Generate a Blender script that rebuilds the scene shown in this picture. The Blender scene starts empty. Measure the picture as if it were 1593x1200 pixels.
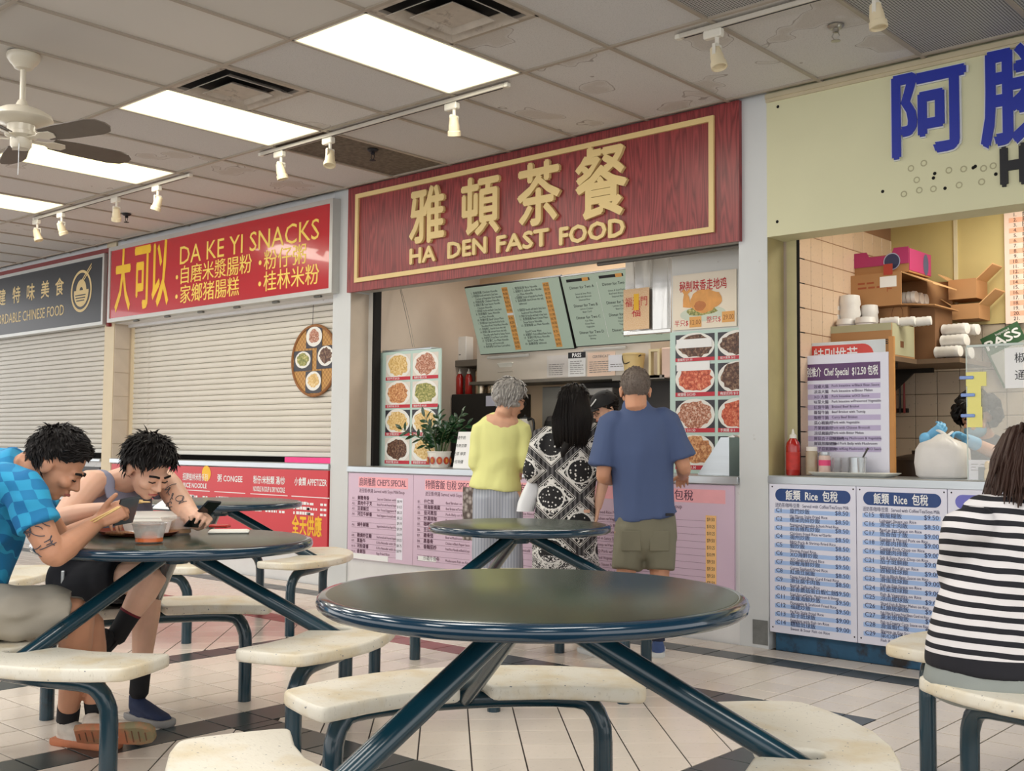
import bpy, bmesh, math, random
from mathutils import Vector as V, Matrix, noise, geometry
random.seed(7)
PI = math.pi
S = bpy.context.scene
COL = S.collection

# ------------------------------------------------------------------ camera, world, exposure
EYE = V((0, 0, 1.195))
FPX, YAW, PITCH, ROLL = 1724.95, math.radians(41.7111), math.radians(3.1104), math.radians(0.4387)
cy, sy, cp, sp = math.cos(YAW), math.sin(YAW), math.cos(PITCH), math.sin(PITCH)
FW = V((-sy*cp, cy*cp, sp))
_r = V((cy, sy, 0)); _u = _r.cross(FW)
RT = _r*math.cos(ROLL) + _u*math.sin(ROLL)
UP = _u*math.cos(ROLL) - _r*math.sin(ROLL)
RH, FH = V((cy, sy, 0)), V((-sy, cy, 0))          # level right / forward of the viewer
cam = bpy.data.cameras.new('camera'); camo = bpy.data.objects.new('camera', cam); COL.objects.link(camo)
cam.sensor_fit = 'HORIZONTAL'; cam.sensor_width = 36; cam.lens = FPX*36/1593; cam.clip_start = .05
camo.matrix_world = Matrix(((RT.x, UP.x, -FW.x, EYE.x), (RT.y, UP.y, -FW.y, EYE.y), (RT.z, UP.z, -FW.z, EYE.z), (0, 0, 0, 1)))
S.camera = camo
S.view_settings.view_transform = 'Standard'; S.view_settings.look = 'None'
S.view_settings.gamma = 1; S.view_settings.use_curve_mapping = False
S.view_settings.exposure = 0.5
wd = bpy.data.worlds.new('World'); S.world = wd; wd.use_nodes = True
wd.node_tree.nodes['Background'].inputs[0].default_value = (1, .99, .98, 1)
wd.node_tree.nodes['Background'].inputs[1].default_value = 1.4

def ray(px, py): return FW*FPX + RT*(px-796.5) - UP*(py-600)
def onY(px, py, Y): d = ray(px, py); return EYE + d*(Y/d.y)
def onX(px, py, X): d = ray(px, py); return EYE + d*(X/d.x)
def onZ(px, py, Z): d = ray(px, py); return EYE + d*((Z-EYE.z)/d.z)
def W(px, py, dep): return EYE + ray(px, py)*(dep/FPX)
def LD(lat, dep, z=0): v = RH*lat + FH*dep; return V((v.x, v.y, z))

# ------------------------------------------------------------------ materials
def lin(c):
    o = [(x/255/12.92 if x/255 <= .04045 else ((x/255+.055)/1.055)**2.4) for x in c[:3]]
    return (o[0], o[1], o[2], 1)
class X:
    """tiny expression wrapper over Math nodes"""
    def __init__(s, t, v): s.t, s.v = t, v
    def _m(s, op, *a, clamp=False):
        n = s.t.nodes.new('ShaderNodeMath'); n.operation = op; n.use_clamp = clamp
        for i, q in enumerate((s,)+a):
            q = q.v if isinstance(q, X) else q
            if isinstance(q, (int, float)): n.inputs[i].default_value = q
            else: s.t.links.new(q, n.inputs[i])
        return X(s.t, n.outputs[0])
    def __add__(s, o): return s._m('ADD', o)
    def __sub__(s, o): return s._m('SUBTRACT', o)
    def __mul__(s, o): return s._m('MULTIPLY', o)
    def __truediv__(s, o): return s._m('DIVIDE', o)
    def frac(s): return s._m('FRACT')
    def floor(s): return s._m('FLOOR')
    def abs(s): return s._m('ABSOLUTE')
    def lt(s, o): return s._m('LESS_THAN', o)
    def gt(s, o): return s._m('GREATER_THAN', o)
    def mx(s, o): return s._m('MAXIMUM', o)
    def mn(s, o): return s._m('MINIMUM', o)
    def mod2(s): return s._m('FLOORED_MODULO', 2.0)
    def sin(s): return s._m('SINE')
def newmat(name):
    m = bpy.data.materials.new(name); m.use_nodes = True
    return m, m.node_tree, m.node_tree.nodes['Principled BSDF']
def objxyz(t, scale=(1, 1, 1)):
    tc = t.nodes.new('ShaderNodeTexCoord'); mp = t.nodes.new('ShaderNodeMapping'); mp.inputs['Scale'].default_value = scale
    t.links.new(tc.outputs['Object'], mp.inputs[0])
    se = t.nodes.new('ShaderNodeSeparateXYZ'); t.links.new(mp.outputs[0], se.inputs[0])
    return mp.outputs[0], X(t, se.outputs[0]), X(t, se.outputs[1]), X(t, se.outputs[2])
def noi(t, vec, scale, detail=3, rough=.55):
    n = t.nodes.new('ShaderNodeTexNoise'); n.inputs['Scale'].default_value = scale; n.inputs['Detail'].default_value = detail
    n.inputs['Roughness'].default_value = rough
    if vec is not None: t.links.new(vec, n.inputs['Vector'])
    return X(t, n.outputs[0])
def mixc(t, fac, a, b):
    n = t.nodes.new('ShaderNodeMix'); n.data_type = 'RGBA'
    for s_, q in ((n.inputs[0], fac), (n.inputs[6], a), (n.inputs[7], b)):
        q = q.v if isinstance(q, X) else q
        if isinstance(q, (int, float, tuple)): s_.default_value = q
        else: t.links.new(q, s_)
    return n.outputs[2]
def bump(t, bsdf, h, strength, dist=.002):
    b = t.nodes.new('ShaderNodeBump'); b.inputs['Strength'].default_value = strength; b.inputs['Distance'].default_value = dist
    t.links.new(h.v if isinstance(h, X) else h, b.inputs['Height']); t.links.new(b.outputs[0], bsdf.inputs['Normal'])
MC = {}
def mat(name, c, rough=.5, metal=0, var=.08, vs=6, bmp=0, bs=80, spec=.5, trans=0, emis=0, coat=0, alpha=1, sc=(1, 1, 1), sss=0, dirt=None):
    if name in MC: return MC[name]
    m, t, b = newmat(name); MC[name] = m
    L = lin(c)
    b.inputs['Roughness'].default_value = rough; b.inputs['Metallic'].default_value = metal
    b.inputs['Specular IOR Level'].default_value = spec; b.inputs['Transmission Weight'].default_value = trans
    b.inputs['Coat Weight'].default_value = coat; b.inputs['Alpha'].default_value = alpha
    if sss: b.inputs['Subsurface Weight'].default_value = sss; b.inputs['Subsurface Radius'].default_value = (.01, .004, .002)
    vec, x, y, z = objxyz(t, sc)
    oi = t.nodes.new('ShaderNodeObjectInfo')
    lo = tuple(v*(1-var) for v in L[:3])+(1,); hi = tuple(min(1, v*(1+var)) for v in L[:3])+(1,)
    f = noi(t, vec, vs)*1.6 - .3
    c_ = mixc(t, f._m('ADD', 0, clamp=True), lo, hi)
    if dirt:
        dc, amount, dsc = dirt
        d = (noi(t, vec, dsc, 6, .65) - (1-amount))*6
        c_ = mixc(t, d._m('ADD', 0, clamp=True), c_, lin(dc))
    t.links.new(c_, b.inputs['Base Color'])
    if emis:
        b.inputs['Emission Color'].default_value = L; b.inputs['Emission Strength'].default_value = emis
    if bmp: bump(t, b, noi(t, vec, bs, 4), bmp)
    return m

# ------------------------------------------------------------------ mesh building
def frame(d):
    d = d.normalized(); a = V((0, 0, 1)) if abs(d.z) < .9 else V((1, 0, 0))
    s = d.cross(a).normalized(); return s, s.cross(d).normalized()
def smooth_path(p, r, sub):
    if sub <= 1 or len(p) < 3: return p, r
    P, R = [], []
    g = lambda k: p[max(0, min(len(p)-1, k))]
    q = lambda k: r[max(0, min(len(r)-1, k))]
    for i in range(len(p)-1):
        for k in range(sub):
            t = k/sub; t2, t3 = t*t, t*t*t
            w = (-.5*t3+t2-.5*t, 1.5*t3-2.5*t2+1, -1.5*t3+2*t2+.5*t, .5*t3-.5*t2)
            P.append(g(i-1)*w[0]+g(i)*w[1]+g(i+1)*w[2]+g(i+2)*w[3])
            a, b = q(i), q(i+1)
            R.append(tuple(a[j]*(1-t)+b[j]*t for j in (0, 1)))
    P.append(p[-1]); R.append(r[-1])
    return P, R
class MB:
    def __init__(s): s.v, s.f, s.mi, s.m = [], [], [], 0
    def add(s, vs, fs):
        o = len(s.v); s.v += [V(q) for q in vs]
        for f in fs: s.f.append(tuple(i+o for i in f)); s.mi.append(s.m)
        return s
    def box(s, c, d, rz=0, bev=0, M=None):
        c = V(c); h = [q/2 for q in d]
        R = M if M else Matrix.Rotation(rz, 3, 'Z')
        if bev <= 0:
            vs = [c+R @ V((x*h[0], y*h[1], z*h[2])) for x in (-1, 1) for y in (-1, 1) for z in (-1, 1)]
            return s.add(vs, [(0, 1, 3, 2), (4, 6, 7, 5), (0, 4, 5, 1), (2, 3, 7, 6), (0, 2, 6, 4), (1, 5, 7, 3)])
        b = min(bev, min(h)*.95); vs, idx = [], {}
        for x in (-1, 1):
            for y in (-1, 1):
                for z in (-1, 1):
                    for a in range(3):
                        p = [x*(h[0]-b), y*(h[1]-b), z*(h[2]-b)]
                        p[a] = (x, y, z)[a]*h[a]; idx[x, y, z, a] = len(vs); vs.append(c+R @ V(p))
        fs = []
        for a in range(3):
            for sg in (-1, 1):
                o = [k for k in range(3) if k != a]; q = []
                for u, w in ((-1, -1), (1, -1), (1, 1), (-1, 1)):
                    k = [0, 0, 0]; k[a] = sg; k[o[0]] = u; k[o[1]] = w; q.append(idx[k[0], k[1], k[2], a])
                fs.append(q)
        for a in range(3):
            o = [k for k in range(3) if k != a]
            for u in (-1, 1):
                for w in (-1, 1):
                    q = []
                    for sg, ax in ((-1, 0), (1, 0), (1, 1), (-1, 1)):
                        k = [0, 0, 0]; k[a] = sg; k[o[0]] = u; k[o[1]] = w; q.append(idx[k[0], k[1], k[2], o[ax]])
                    fs.append(q)
        for x in (-1, 1):
            for y in (-1, 1):
                for z in (-1, 1): fs.append([idx[x, y, z, a] for a in range(3)])
        return s.add(vs, fs)
    def bx(s, x0, x1, y0, y1, z0, z1, bev=0):
        return s.box(((x0+x1)/2, (y0+y1)/2, (z0+z1)/2), (abs(x1-x0), abs(y1-y0), abs(z1-z0)), 0, bev)
    def quad(s, a, b, c, d): return s.add((a, b, c, d), [(0, 1, 2, 3)])
    def rings(s, R, cap0=True, cap1=True, closed=False):
        n = len(R[0]); vs = [p for r in R for p in r]; fs = []
        m = len(R)
        for i in range(m if closed else m-1):
            for k in range(n):
                a, b = i*n+k, i*n+(k+1) % n; j = ((i+1) % m)*n
                fs.append((a, b, j+(k+1) % n, j+k))
        if not closed:
            if cap0: fs.append(tuple(reversed(range(n))))
            if cap1: fs.append(tuple((m-1)*n+k for k in range(n)))
        return s.add(vs, fs)
    def lathe(s, prof, c, n=24, ax=None, cap0=True, cap1=True, sx=1, sy=1):
        c = V(c)
        if ax is None: e1, e2, e3 = V((1, 0, 0)), V((0, 1, 0)), V((0, 0, 1))
        else: e3 = V(ax).normalized(); e1, e2 = frame(e3)
        return s.rings([[c+e3*z+e1*(r*sx*math.cos(2*PI*k/n))+e2*(r*sy*math.sin(2*PI*k/n)) for k in range(n)] for r, z in prof], cap0, cap1)
    def loft(s, pts, rad, n=12, side=None, sub=1, cap=.6, flat=(False, False)):
        pts = [V(p) for p in pts]; rad = [(q, q) if isinstance(q, (int, float)) else tuple(q) for q in rad]
        P, R = smooth_path(pts, rad, sub)
        rows = []; prev = None
        for i, p in enumerate(P):
            d = (P[min(i+1, len(P)-1)]-P[max(i-1, 0)]).normalized()
            if side is not None:
                e1 = V(side)-d*V(side).dot(d); e1.normalize()
            elif prev is None: e1, _ = frame(d)
            else: e1 = (prev-d*prev.dot(d)).normalized()
            prev = e1; e2 = d.cross(e1)
            a, b = R[i]
            rows.append((p, d, e1, e2, a, b))
        out = []
        ring = lambda p, e1, e2, a, b: [p+e1*(a*math.cos(2*PI*k/n))+e2*(b*math.sin(2*PI*k/n)) for k in range(n)]
        p, d, e1, e2, a, b = rows[0]; m = min(a, b)
        if not flat[0]:
            out.append(ring(p-d*m*cap, e1, e2, a*.35, b*.35)); out.append(ring(p-d*m*cap*.72, e1, e2, a*.74, b*.74))
        for q in rows: out.append(ring(q[0], q[2], q[3], q[4], q[5]))
        p, d, e1, e2, a, b = rows[-1]; m = min(a, b)
        if not flat[1]:
            out.append(ring(p+d*m*cap*.72, e1, e2, a*.74, b*.74)); out.append(ring(p+d*m*cap, e1, e2, a*.35, b*.35))
        return s.rings(out)
    def tube(s, pts, r, n=10, sub=1): return s.loft(pts, [r]*len(pts), n, None, sub, 0, (True, True))
    def ell(s, c, a, b, d, n=10, m=14):
        """ellipsoid with axis vectors a, b, d"""
        c, a, b, d = V(c), V(a), V(b), V(d); R = []
        for i in range(1, n):
            t = PI*i/n; R.append([c-d*math.cos(t)+(a*math.cos(2*PI*k/m)+b*math.sin(2*PI*k/m))*math.sin(t) for k in range(m)])
        o = len(s.v); s.rings(R, False, False)
        s.add((c-d, c+d), []); i0, i1 = len(s.v)-2, len(s.v)-1
        for k in range(m):
            s.f.append((i0, o+(k+1) % m, o+k)); s.mi.append(s.m)
            q = o+(n-2)*m; s.f.append((i1, q+k, q+(k+1) % m)); s.mi.append(s.m)
        return s
    def prism(s, poly, o, u, w, h):
        """2-D polygon -> solid: o + u*a + w*b, extruded by vector h"""
        o, u, w, h = V(o), V(u), V(w), V(h); n = len(poly)
        vs = [o+u*a+w*b for a, b in poly]; vs += [p+h for p in vs]
        return s.add(vs, [tuple(range(n)), tuple(reversed(range(n, 2*n)))]+[(i, (i+1) % n, n+(i+1) % n, n+i) for i in range(n)])
    def text(s, txt, o, u, w, h, width=None, bold=0, align='L', dep=None, res=2, maxw=None):
        """flat or raised lettering: o baseline start, unit vectors u right and w up, h = cap height"""
        vs, fs, bw = text_geo(txt, res)
        if not vs: return s
        if bold:      # heavier strokes: overlapping copies a little to each side
            k = h/.72; kx = width/bw if width else k
            if maxw: kx = min(kx, maxw/bw)
            q = [(-1, 0), (1, 0)]+([(0, 1), (0, -1)] if bold > .014 else [])
            nn = V(u).cross(V(w))
            for i, (a, b) in enumerate(q): s.text(txt, V(o)+V(u)*(a*bold*min(kx, k))+V(w)*(b*bold*k)+nn*(.0002*i), u, w, h, width, 0, align, dep, res, maxw)
            return s
        k = h/.72; kx = width/bw if width else k
        if maxw and bw*kx > maxw: kx = maxw/bw
        o, u, w = V(o), V(u), V(w)
        off = {'L': 0, 'C': -bw*kx/2, 'R': -bw*kx}[align]
        P = [o+u*(x*kx+off)+w*(y*k) for x, y in vs]
        if dep is None: return s.add(P, fs)
        dep = V(dep); n = len(P); ec = {}
        for f in fs:
            for i in range(len(f)):
                a, b = f[i], f[(i+1) % len(f)]
                if (b, a) in ec: del ec[b, a]
                else: ec[a, b] = 1
        return s.add(P+[p+dep for p in P], [tuple(n+i for i in f) for f in fs]+[(b, a, n+a, n+b) for a, b in ec])
    def mesh(s, name, mats, org=V((0, 0, 0)), ang=40):
        me = bpy.data.meshes.new(name); me.from_pydata([p-org for p in s.v], [], s.f)
        for m_ in (mats if isinstance(mats, (list, tuple)) else [mats]): me.materials.append(m_)
        if any(s.mi): me.polygons.foreach_set('material_index', s.mi)
        me.validate(); me.shade_smooth(); me.set_sharp_from_angle(angle=math.radians(ang)); me.update()
        return me
TMP = bpy.data.scenes.new('tmp'); TVL = TMP.view_layers[0]
_fc = bpy.data.curves.new('lettering', 'FONT'); _fo = bpy.data.objects.new('lettering_source', _fc); TMP.collection.objects.link(_fo)
_TG = {}
def tmp_dg():
    with bpy.context.temp_override(scene=TMP, view_layer=TVL): dg = bpy.context.evaluated_depsgraph_get()
    dg.update(); return dg
def text_geo(txt, res):
    k = (txt, res)
    if k not in _TG:
        _fc.body = txt; _fc.resolution_u = res
        dg = tmp_dg()
        e = _fo.evaluated_get(dg); m = e.to_mesh()
        vs = [(v.co.x, v.co.y) for v in m.vertices]; fs = [tuple(p.vertices) for p in m.polygons]
        e.to_mesh_clear()
        x0 = min((v[0] for v in vs), default=0); bw = max((v[0] for v in vs), default=1)-x0
        _TG[k] = ([(x-x0, y) for x, y in vs], fs, bw)
    return _TG[k]

ORG = {}
def _link(o, parent, org):
    COL.objects.link(o)
    if parent is not None: o.parent = parent
    ORG[o.name] = org
    return o
def part(name, mb, m, parent, label=None, kind=None, ang=40):
    org = ORG[parent.name]; me = mb.mesh(name, m, org, ang) if isinstance(mb, MB) else mb
    o = bpy.data.objects.new(name, me)
    if label: o['label'] = label
    if kind: o['kind'] = kind
    return _link(o, parent, org)
def pmesh(name, me, parent, loc=None, rz=0):
    """a part that shares mesh data; loc in world coordinates"""
    o = bpy.data.objects.new(name, me); org = ORG[parent.name]
    if loc is not None: o.location = V(loc)-org
    o.rotation_euler.z = rz
    return _link(o, parent, org)
def thing(name, label, cat, loc=(0, 0, 0), group=None):
    o = bpy.data.objects.new(name, None); o.empty_display_size = .1; o.location = V(loc)
    o['label'] = label; o['category'] = cat
    if group: o['group'] = group
    return _link(o, None, V(loc))
def solo(name, mb, m, label, cat, group=None, loc=None, kind=None, ang=40):
    """a thing that is one mesh; its origin sits at its base"""
    if loc is None:
        n = len(mb.v); loc = sum(mb.v, V())/n; loc.z = min(p.z for p in mb.v)
    loc = V(loc); o = bpy.data.objects.new(name, mb.mesh(name, m, loc, ang)); o.location = loc
    o['label'] = label; o['category'] = cat
    if group: o['group'] = group
    if kind: o['kind'] = kind
    return _link(o, None, loc)
def struct(name, mb, m, ang=40):
    o = bpy.data.objects.new(name, mb.mesh(name, m, V((0, 0, 0)), ang)); o['kind'] = 'structure'
    return _link(o, None, V((0, 0, 0)))
def dup(root, loc, rz=0, label=None):
    def cpy(o, par):
        c = o.copy(); COL.objects.link(c)
        if par: c.parent = par
        for ch in o.children: cpy(ch, c)
        return c
    r = cpy(root, None); r.location = loc; r.rotation_euler.z = rz; ORG[r.name] = V(loc)
    if label: r['label'] = label
    return r
def remesh(mb, vox, smooth=3, fold=None, sf=.5):
    """one continuous surface out of overlapping lofts"""
    me = mb.mesh('t', mat('tmp', (128, 128, 128)))
    o = bpy.data.objects.new('t', me); TMP.collection.objects.link(o)
    md = o.modifiers.new('r', 'REMESH'); md.mode = 'VOXEL'; md.voxel_size = vox
    if smooth:
        sm = o.modifiers.new('s', 'SMOOTH'); sm.factor = sf; sm.iterations = smooth
    dg = tmp_dg(); e = o.evaluated_get(dg); m = e.to_mesh()
    out = MB(); vs = [v.co.copy() for v in m.vertices]
    if fold:
        amp, fr = fold[0], fold[1]; st = fold[2] if len(fold) > 2 else (1, 1, 1)
        for i, v in enumerate(m.vertices):
            q = V((v.co.x*st[0], v.co.y*st[1], v.co.z*st[2]))*fr
            w = noise.noise(q+V((0, 0, 1.7*noise.noise(q*.6))))
            vs[i] += v.normal*amp*w
    out.v = vs; out.f = [tuple(p.vertices) for p in m.polygons]; out.mi = [0]*len(out.f)
    e.to_mesh_clear(); bpy.data.objects.remove(o); bpy.data.meshes.remove(me)
    return out
# ------------------------------------------------------------------ lamps: one row under built panels, the rest unseen and added for fill
ZC = 3.345
PANELX = [-4.442+1.83-1.83*k for k in range(6)]
PANELX = [-4.442, -6.272, -8.102, -9.932]
def area(name, loc, sx, sy_, power, col, rot=(0, 0, 0)):
    l = bpy.data.lights.new(name, 'AREA'); l.shape = 'RECTANGLE'; l.size = sx; l.size_y = sy_; l.energy = power; l.color = col
    o = bpy.data.objects.new(name, l); COL.objects.link(o); o.location = loc; o.rotation_euler = rot; return o
for px_ in PANELX+[-2.6, -.78, 1.05]: area('panel_lamp', (px_, 1.73, ZC-.02), .55, 1.16, 16, (1, .97, .92)); area('panel_lamp', (px_, -.67, ZC-.02), .55, 1.16, 16, (1, .97, .92))  # unseen rows without panels, added to brighten the floor
for px_ in PANELX: area('panel_lamp', (px_, 4.126, ZC-.012), .57, 1.16, 11, (1, .96, .86))
area('snack_bar_lamp', (-5.2, 6.95, 2.9), 2.4, .5, 26, (1, .96, .88))  # unseen lamp, added to brighten the middle stall
area('kitchen_lamp', (-1.2, 6.85, 2.9), 2.4, .6, 34, (1, .97, .86))  # added out of sight to lift the right stall's walls

# ------------------------------------------------------------------ setting materials
M_floor = None
def tile_mat(name, c, rough, v=.07, dirt=None):
    m, t, b = newmat(name); b.inputs['Roughness'].default_value = rough
    oi = t.nodes.new('ShaderNodeObjectInfo'); vec, x, y, z = objxyz(t)
    L = lin(c)
    f = X(t, oi.outputs['Random'])*.75+noi(t, vec, 9)*.5-.1
    cc = mixc(t, f._m('ADD', 0, clamp=True), tuple(q*(1-v) for q in L[:3])+(1,), tuple(min(1, q*(1+v)) for q in L[:3])+(1,))
    d = (noi(t, vec, 45, 5)-.62)*5
    cc = mixc(t, d._m('ADD', 0, clamp=True), cc, lin(tuple(q*.72 for q in c)))
    t.links.new(cc, b.inputs['Base Color'])
    bump(t, b, noi(t, vec, 14, 3), .12)
    MC[name] = m; return m
M_beige = tile_mat('beige_floor_tile', (230, 219, 207), .2)
M_dark = tile_mat('slate_floor_tile', (52, 62, 64), .28, .12)
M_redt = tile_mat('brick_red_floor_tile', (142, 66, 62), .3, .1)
M_grout = mat('floor_grout', (42, 36, 34), .8)

# ------------------------------------------------------------------ floor: grout bed with every tile on it
base = MB(); base.bx(-17, 5, -5, 6.06, -.1, -.004); base.bx(-7.2, 5, 6.06, 8.2, -.1, -.004)
floor = struct('floor', base, M_grout)
T = .206
def clip(poly, x0, x1, y0, y1):
    for ax, lim, sg in ((0, x0, 1), (0, x1, -1), (1, y0, 1), (1, y1, -1)):
        out = []
        for i in range(len(poly)):
            a, b = poly[i], poly[(i+1) % len(poly)]
            da, db = (a[ax]-lim)*sg, (b[ax]-lim)*sg
            if da >= 0: out.append(a)
            if (da >= 0) != (db >= 0):
                k = da/(da-db); out.append((a[0]+(b[0]-a[0])*k, a[1]+(b[1]-a[1])*k))
        poly = out
        if len(poly) < 3: return []
    return poly
def parea(p): return abs(sum(p[i][0]*p[(i+1) % len(p)][1]-p[(i+1) % len(p)][0]*p[i][1] for i in range(len(p))))/2
def inset(p, d):
    n = len(p); out = []
    if sum(p[i][0]*p[(i+1) % n][1]-p[(i+1) % n][0]*p[i][1] for i in range(n)) < 0: p = p[::-1]
    for i in range(n):
        a, b, c = V(p[i-1]), V(p[i]), V(p[(i+1) % n])
        e1, e2 = (b-a), (c-b)
        if e1.length < 1e-5 or e2.length < 1e-5: out.append(p[i]); continue
        e1.normalize(); e2.normalize(); n1, n2 = V((-e1.y, e1.x)), V((-e2.y, e2.x))
        k = 1+n1.dot(n2); q = b+(n1+n2)*(d/max(k, .35)); out.append((q.x, q.y))
    return out
tiles = []
def zone(x0, x1, y0, y1, diag, m, ox=0, oy=0):
    if diag:
        cx, cy_ = ox, oy; R = int(max(x1-x0, y1-y0)/T)+3; c = T/math.sqrt(2)
        for i in range(-R, R):
            for j in range(-R, R):
                px, py = cx+(i-j)*c, cy_+(i+j)*c
                p = clip([(px, py-c), (px+c, py), (px, py+c), (px-c, py)], x0, x1, y0, y1)
                if p and parea(p) > .0009: tiles.append((p, m))
    else:
        i0 = math.floor((x0-ox)/T)-1; j0 = math.floor((y0-oy)/T)-1
        for i in range(i0, i0+int((x1-x0)/T)+4):
            for j in range(j0, j0+int((y1-y0)/T)+4):
                px, py = ox+i*T, oy+j*T
                p = clip([(px, py), (px+T, py), (px+T, py+T), (px, py+T)], x0, x1, y0, y1)
                if p and parea(p) > .0009: tiles.append((p, m))
AX = -3.474
zone(-14, 0, 5.77, 6.0, False, M_beige, AX, 5.79)
zone(-14, 0, 5.577, 5.77, False, M_dark, AX, 5.57)
zone(-14, -2.095, 4.79, 5.577, False, M_beige, AX, 5.577)
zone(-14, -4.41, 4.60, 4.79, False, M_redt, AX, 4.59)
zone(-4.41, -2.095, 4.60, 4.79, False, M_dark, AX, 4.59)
zone(-2.095, 0, 1.6, 5.577, False, M_beige, AX, 5.577)
zone(-2.3, -2.095, 1.6, 4.60, False, M_dark, -2.3, 2.967)
zone(-4.02, -2.3, 2.967, 4.60, True, M_beige, -2.966, 2.966)
zone(-4.02, -2.3, 2.761, 2.967, False, M_dark, -2.3, 2.761)
zone(-4.02, -2.3, 1.2, 2.761, True, M_beige, -2.966, 2.75)
zone(-4.225, -4.02, 1.2, 4.60, False, M_dark, -4.225, 2.756)
zone(-5.43, -4.225, 1.2, 4.60, False, M_beige, -5.45, 2.756)
zone(-5.63, -5.43, 1.2, 4.60, False, M_dark, -5.63, 2.756)
zone(-14, -5.63, 2.0, 4.60, True, M_beige, -6.53, 4.411)
def pxof(p):
    d = V(p)-EYE; w = d.dot(FW)
    return (796.5+FPX*d.dot(RT)/w, 600-FPX*d.dot(UP)/w, w) if w > .3 else (-9e3, 0, w)
ranked = []
for p, m in tiles:
    c = (sum(q[0] for q in p)/len(p), sum(q[1] for q in p)/len(p), 0); x, y, w = pxof(c)
    vis = -60 < x < 1660 and 860 < y < 1270
    ranked.append((-(parea(p)/w**2*(1.195/w)) if vis else 1, p, m, c))
ranked.sort(key=lambda q: q[0])
rest = {}
TM = {}
def tile_mb(p, c, mb=None, dz=0):
    mb = mb or MB(); a, b = inset(p, .003), inset(p, .0044)
    n = len(a); Q = [[V((x, y, -.004)) for x, y in a], [V((x, y, -.0012+dz)) for x, y in a], [V((x, y, dz)) for x, y in b]]
    return mb.rings(Q, False, True)
for i, (s_, p, m, c) in enumerate(ranked):
    if i < 300 and s_ < 0:
        org = V(c); key = (m.name,)+tuple(round(q-c[k % 2], 3) for pt in p for k, q in enumerate(pt))
        if key not in TM: TM[key] = tile_mb(p, c).mesh('tile', m, org)
        o = bpy.data.objects.new('tile', TM[key]); o.location = org; o.parent = floor; COL.objects.link(o)
    else: tile_mb(p, c, rest.setdefault(m.name, MB()))
for k, mb in rest.items(): part('tile_field', mb, bpy.data.materials[k], floor, kind='stuff')

# ------------------------------------------------------------------ ceiling: slab, grid bars, lay-in tiles
def ceil_mat(name, c, speck, stain):
    m, t, b = newmat(name); b.inputs['Roughness'].default_value = .9; b.inputs['Specular IOR Level'].default_value = .2
    oi = t.nodes.new('ShaderNodeObjectInfo'); vec, x, y, z = objxyz(t)
    L = lin(c); r = X(t, oi.outputs['Random'])
    cc = mixc(t, r, tuple(q*.93 for q in L[:3])+(1,), tuple(q*1.05 for q in L[:3])+(1,))
    if speck:
        d = (noi(t, vec, 140, 2)-.53)*7
        cc = mixc(t, d._m('ADD', 0, clamp=True)*.4, cc, lin(tuple(q*.8 for q in c)))
    if stain:
        n = t.nodes.new('ShaderNodeVectorMath'); n.operation = 'ADD'; t.links.new(vec, n.inputs[0]); t.links.new((r*37).v, n.inputs[1])
        q = noi(t, n.outputs[0], 2.6, 2)
        ring = (q-.6).abs().lt(.004)
        inner = ((q-.6)*25)._m('ADD', 0, clamp=True)
        cc = mixc(t, inner*.22, cc, lin((150, 128, 98)))
        cc = mixc(t, ring*noi(t, vec, 30)._m('ADD', 0)*.9, cc, lin((95, 72, 55)))
    t.links.new(cc, b.inputs['Base Color'])
    bump(t, b, noi(t, vec, 160 if speck else 60, 3), .35 if speck else .12)
    return m
M_cs, M_cp = ceil_mat('smooth_ceiling_tile', (212, 208, 202), False, False), ceil_mat('speckled_ceiling_tile', (210, 208, 207), True, False)
M_ct = ceil_mat('water_stained_ceiling_tile', (210, 207, 204), True, True)
M_bar = mat('ceiling_grid_metal', (170, 160, 146), .5, .1)
M_perf, t_, b_ = newmat('perforated_grille')
vec_, x_, y_, z_ = objxyz(t_)
fx_, fy_ = (x_*70).frac()-.5, (y_*70).frac()-.5
hole = (fx_*fx_+fy_*fy_).lt(.13)
t_.links.new(mixc(t_, hole, lin((190, 190, 188)), lin((30, 30, 32))), b_.inputs['Base Color'])
M_dirty = mat('dusty_black_grille', (104, 94, 82), .9, 0, .5, 30, .5, 60)
slab = MB(); slab.bx(-17, 5, -5, 6.2, ZC+.03, ZC+.12); slab.bx(-7.4, 5, 6.2, 8.2, ZC+.03, ZC+.12)
ceiling = struct('ceiling', slab, mat('ceiling_slab', (90, 86, 82), .9))
GX = [-4.137+.61*k for k in range(-19, 6)]
GY = [-3.674+1.2*k for k in range(7)]+[4.725, 5.925]
GY = [1.13, 2.328, 3.527, 4.725, 5.925, 5.99]
bar = MB()
bars = []
for gx in GX: bars.append(part('grid_bar', MB().bx(gx-.012, gx+.012, 1.1, 5.99, ZC-.004, ZC+.026), M_bar, ceiling))
for gy in GY[:-1]: part('grid_bar', MB().bx(-16, 2, gy-.012, gy+.012, ZC-.005, ZC+.027), M_bar, ceiling)
rr = random.Random(3)
mesh_ct = {}
def ceil_tile(gx0, gx1, gy0, gy1, m, name='ceiling_tile'):
    c = V(((gx0+gx1)/2, (gy0+gy1)/2, ZC)); k = (round(gx1-gx0, 3), round(gy1-gy0, 3), m.name)
    if k not in mesh_ct: mesh_ct[k] = MB().box(c+V((0, 0, .012)), (gx1-gx0-.016, gy1-gy0-.016, .012), 0, .003).mesh(name, m, c)
    o = bpy.data.objects.new(name, mesh_ct[k]); o.location = c; o.parent = ceiling; COL.objects.link(o); return o
special = {}
for px_ in PANELX: special[(round(px_-.305, 2), 3.527)] = None
special[(-5.967, 3.527)] = 'diff'; special[(-4.137, 3.527)] = 'diff'
special[(-6.577, 4.725)] = M_dirty
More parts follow.
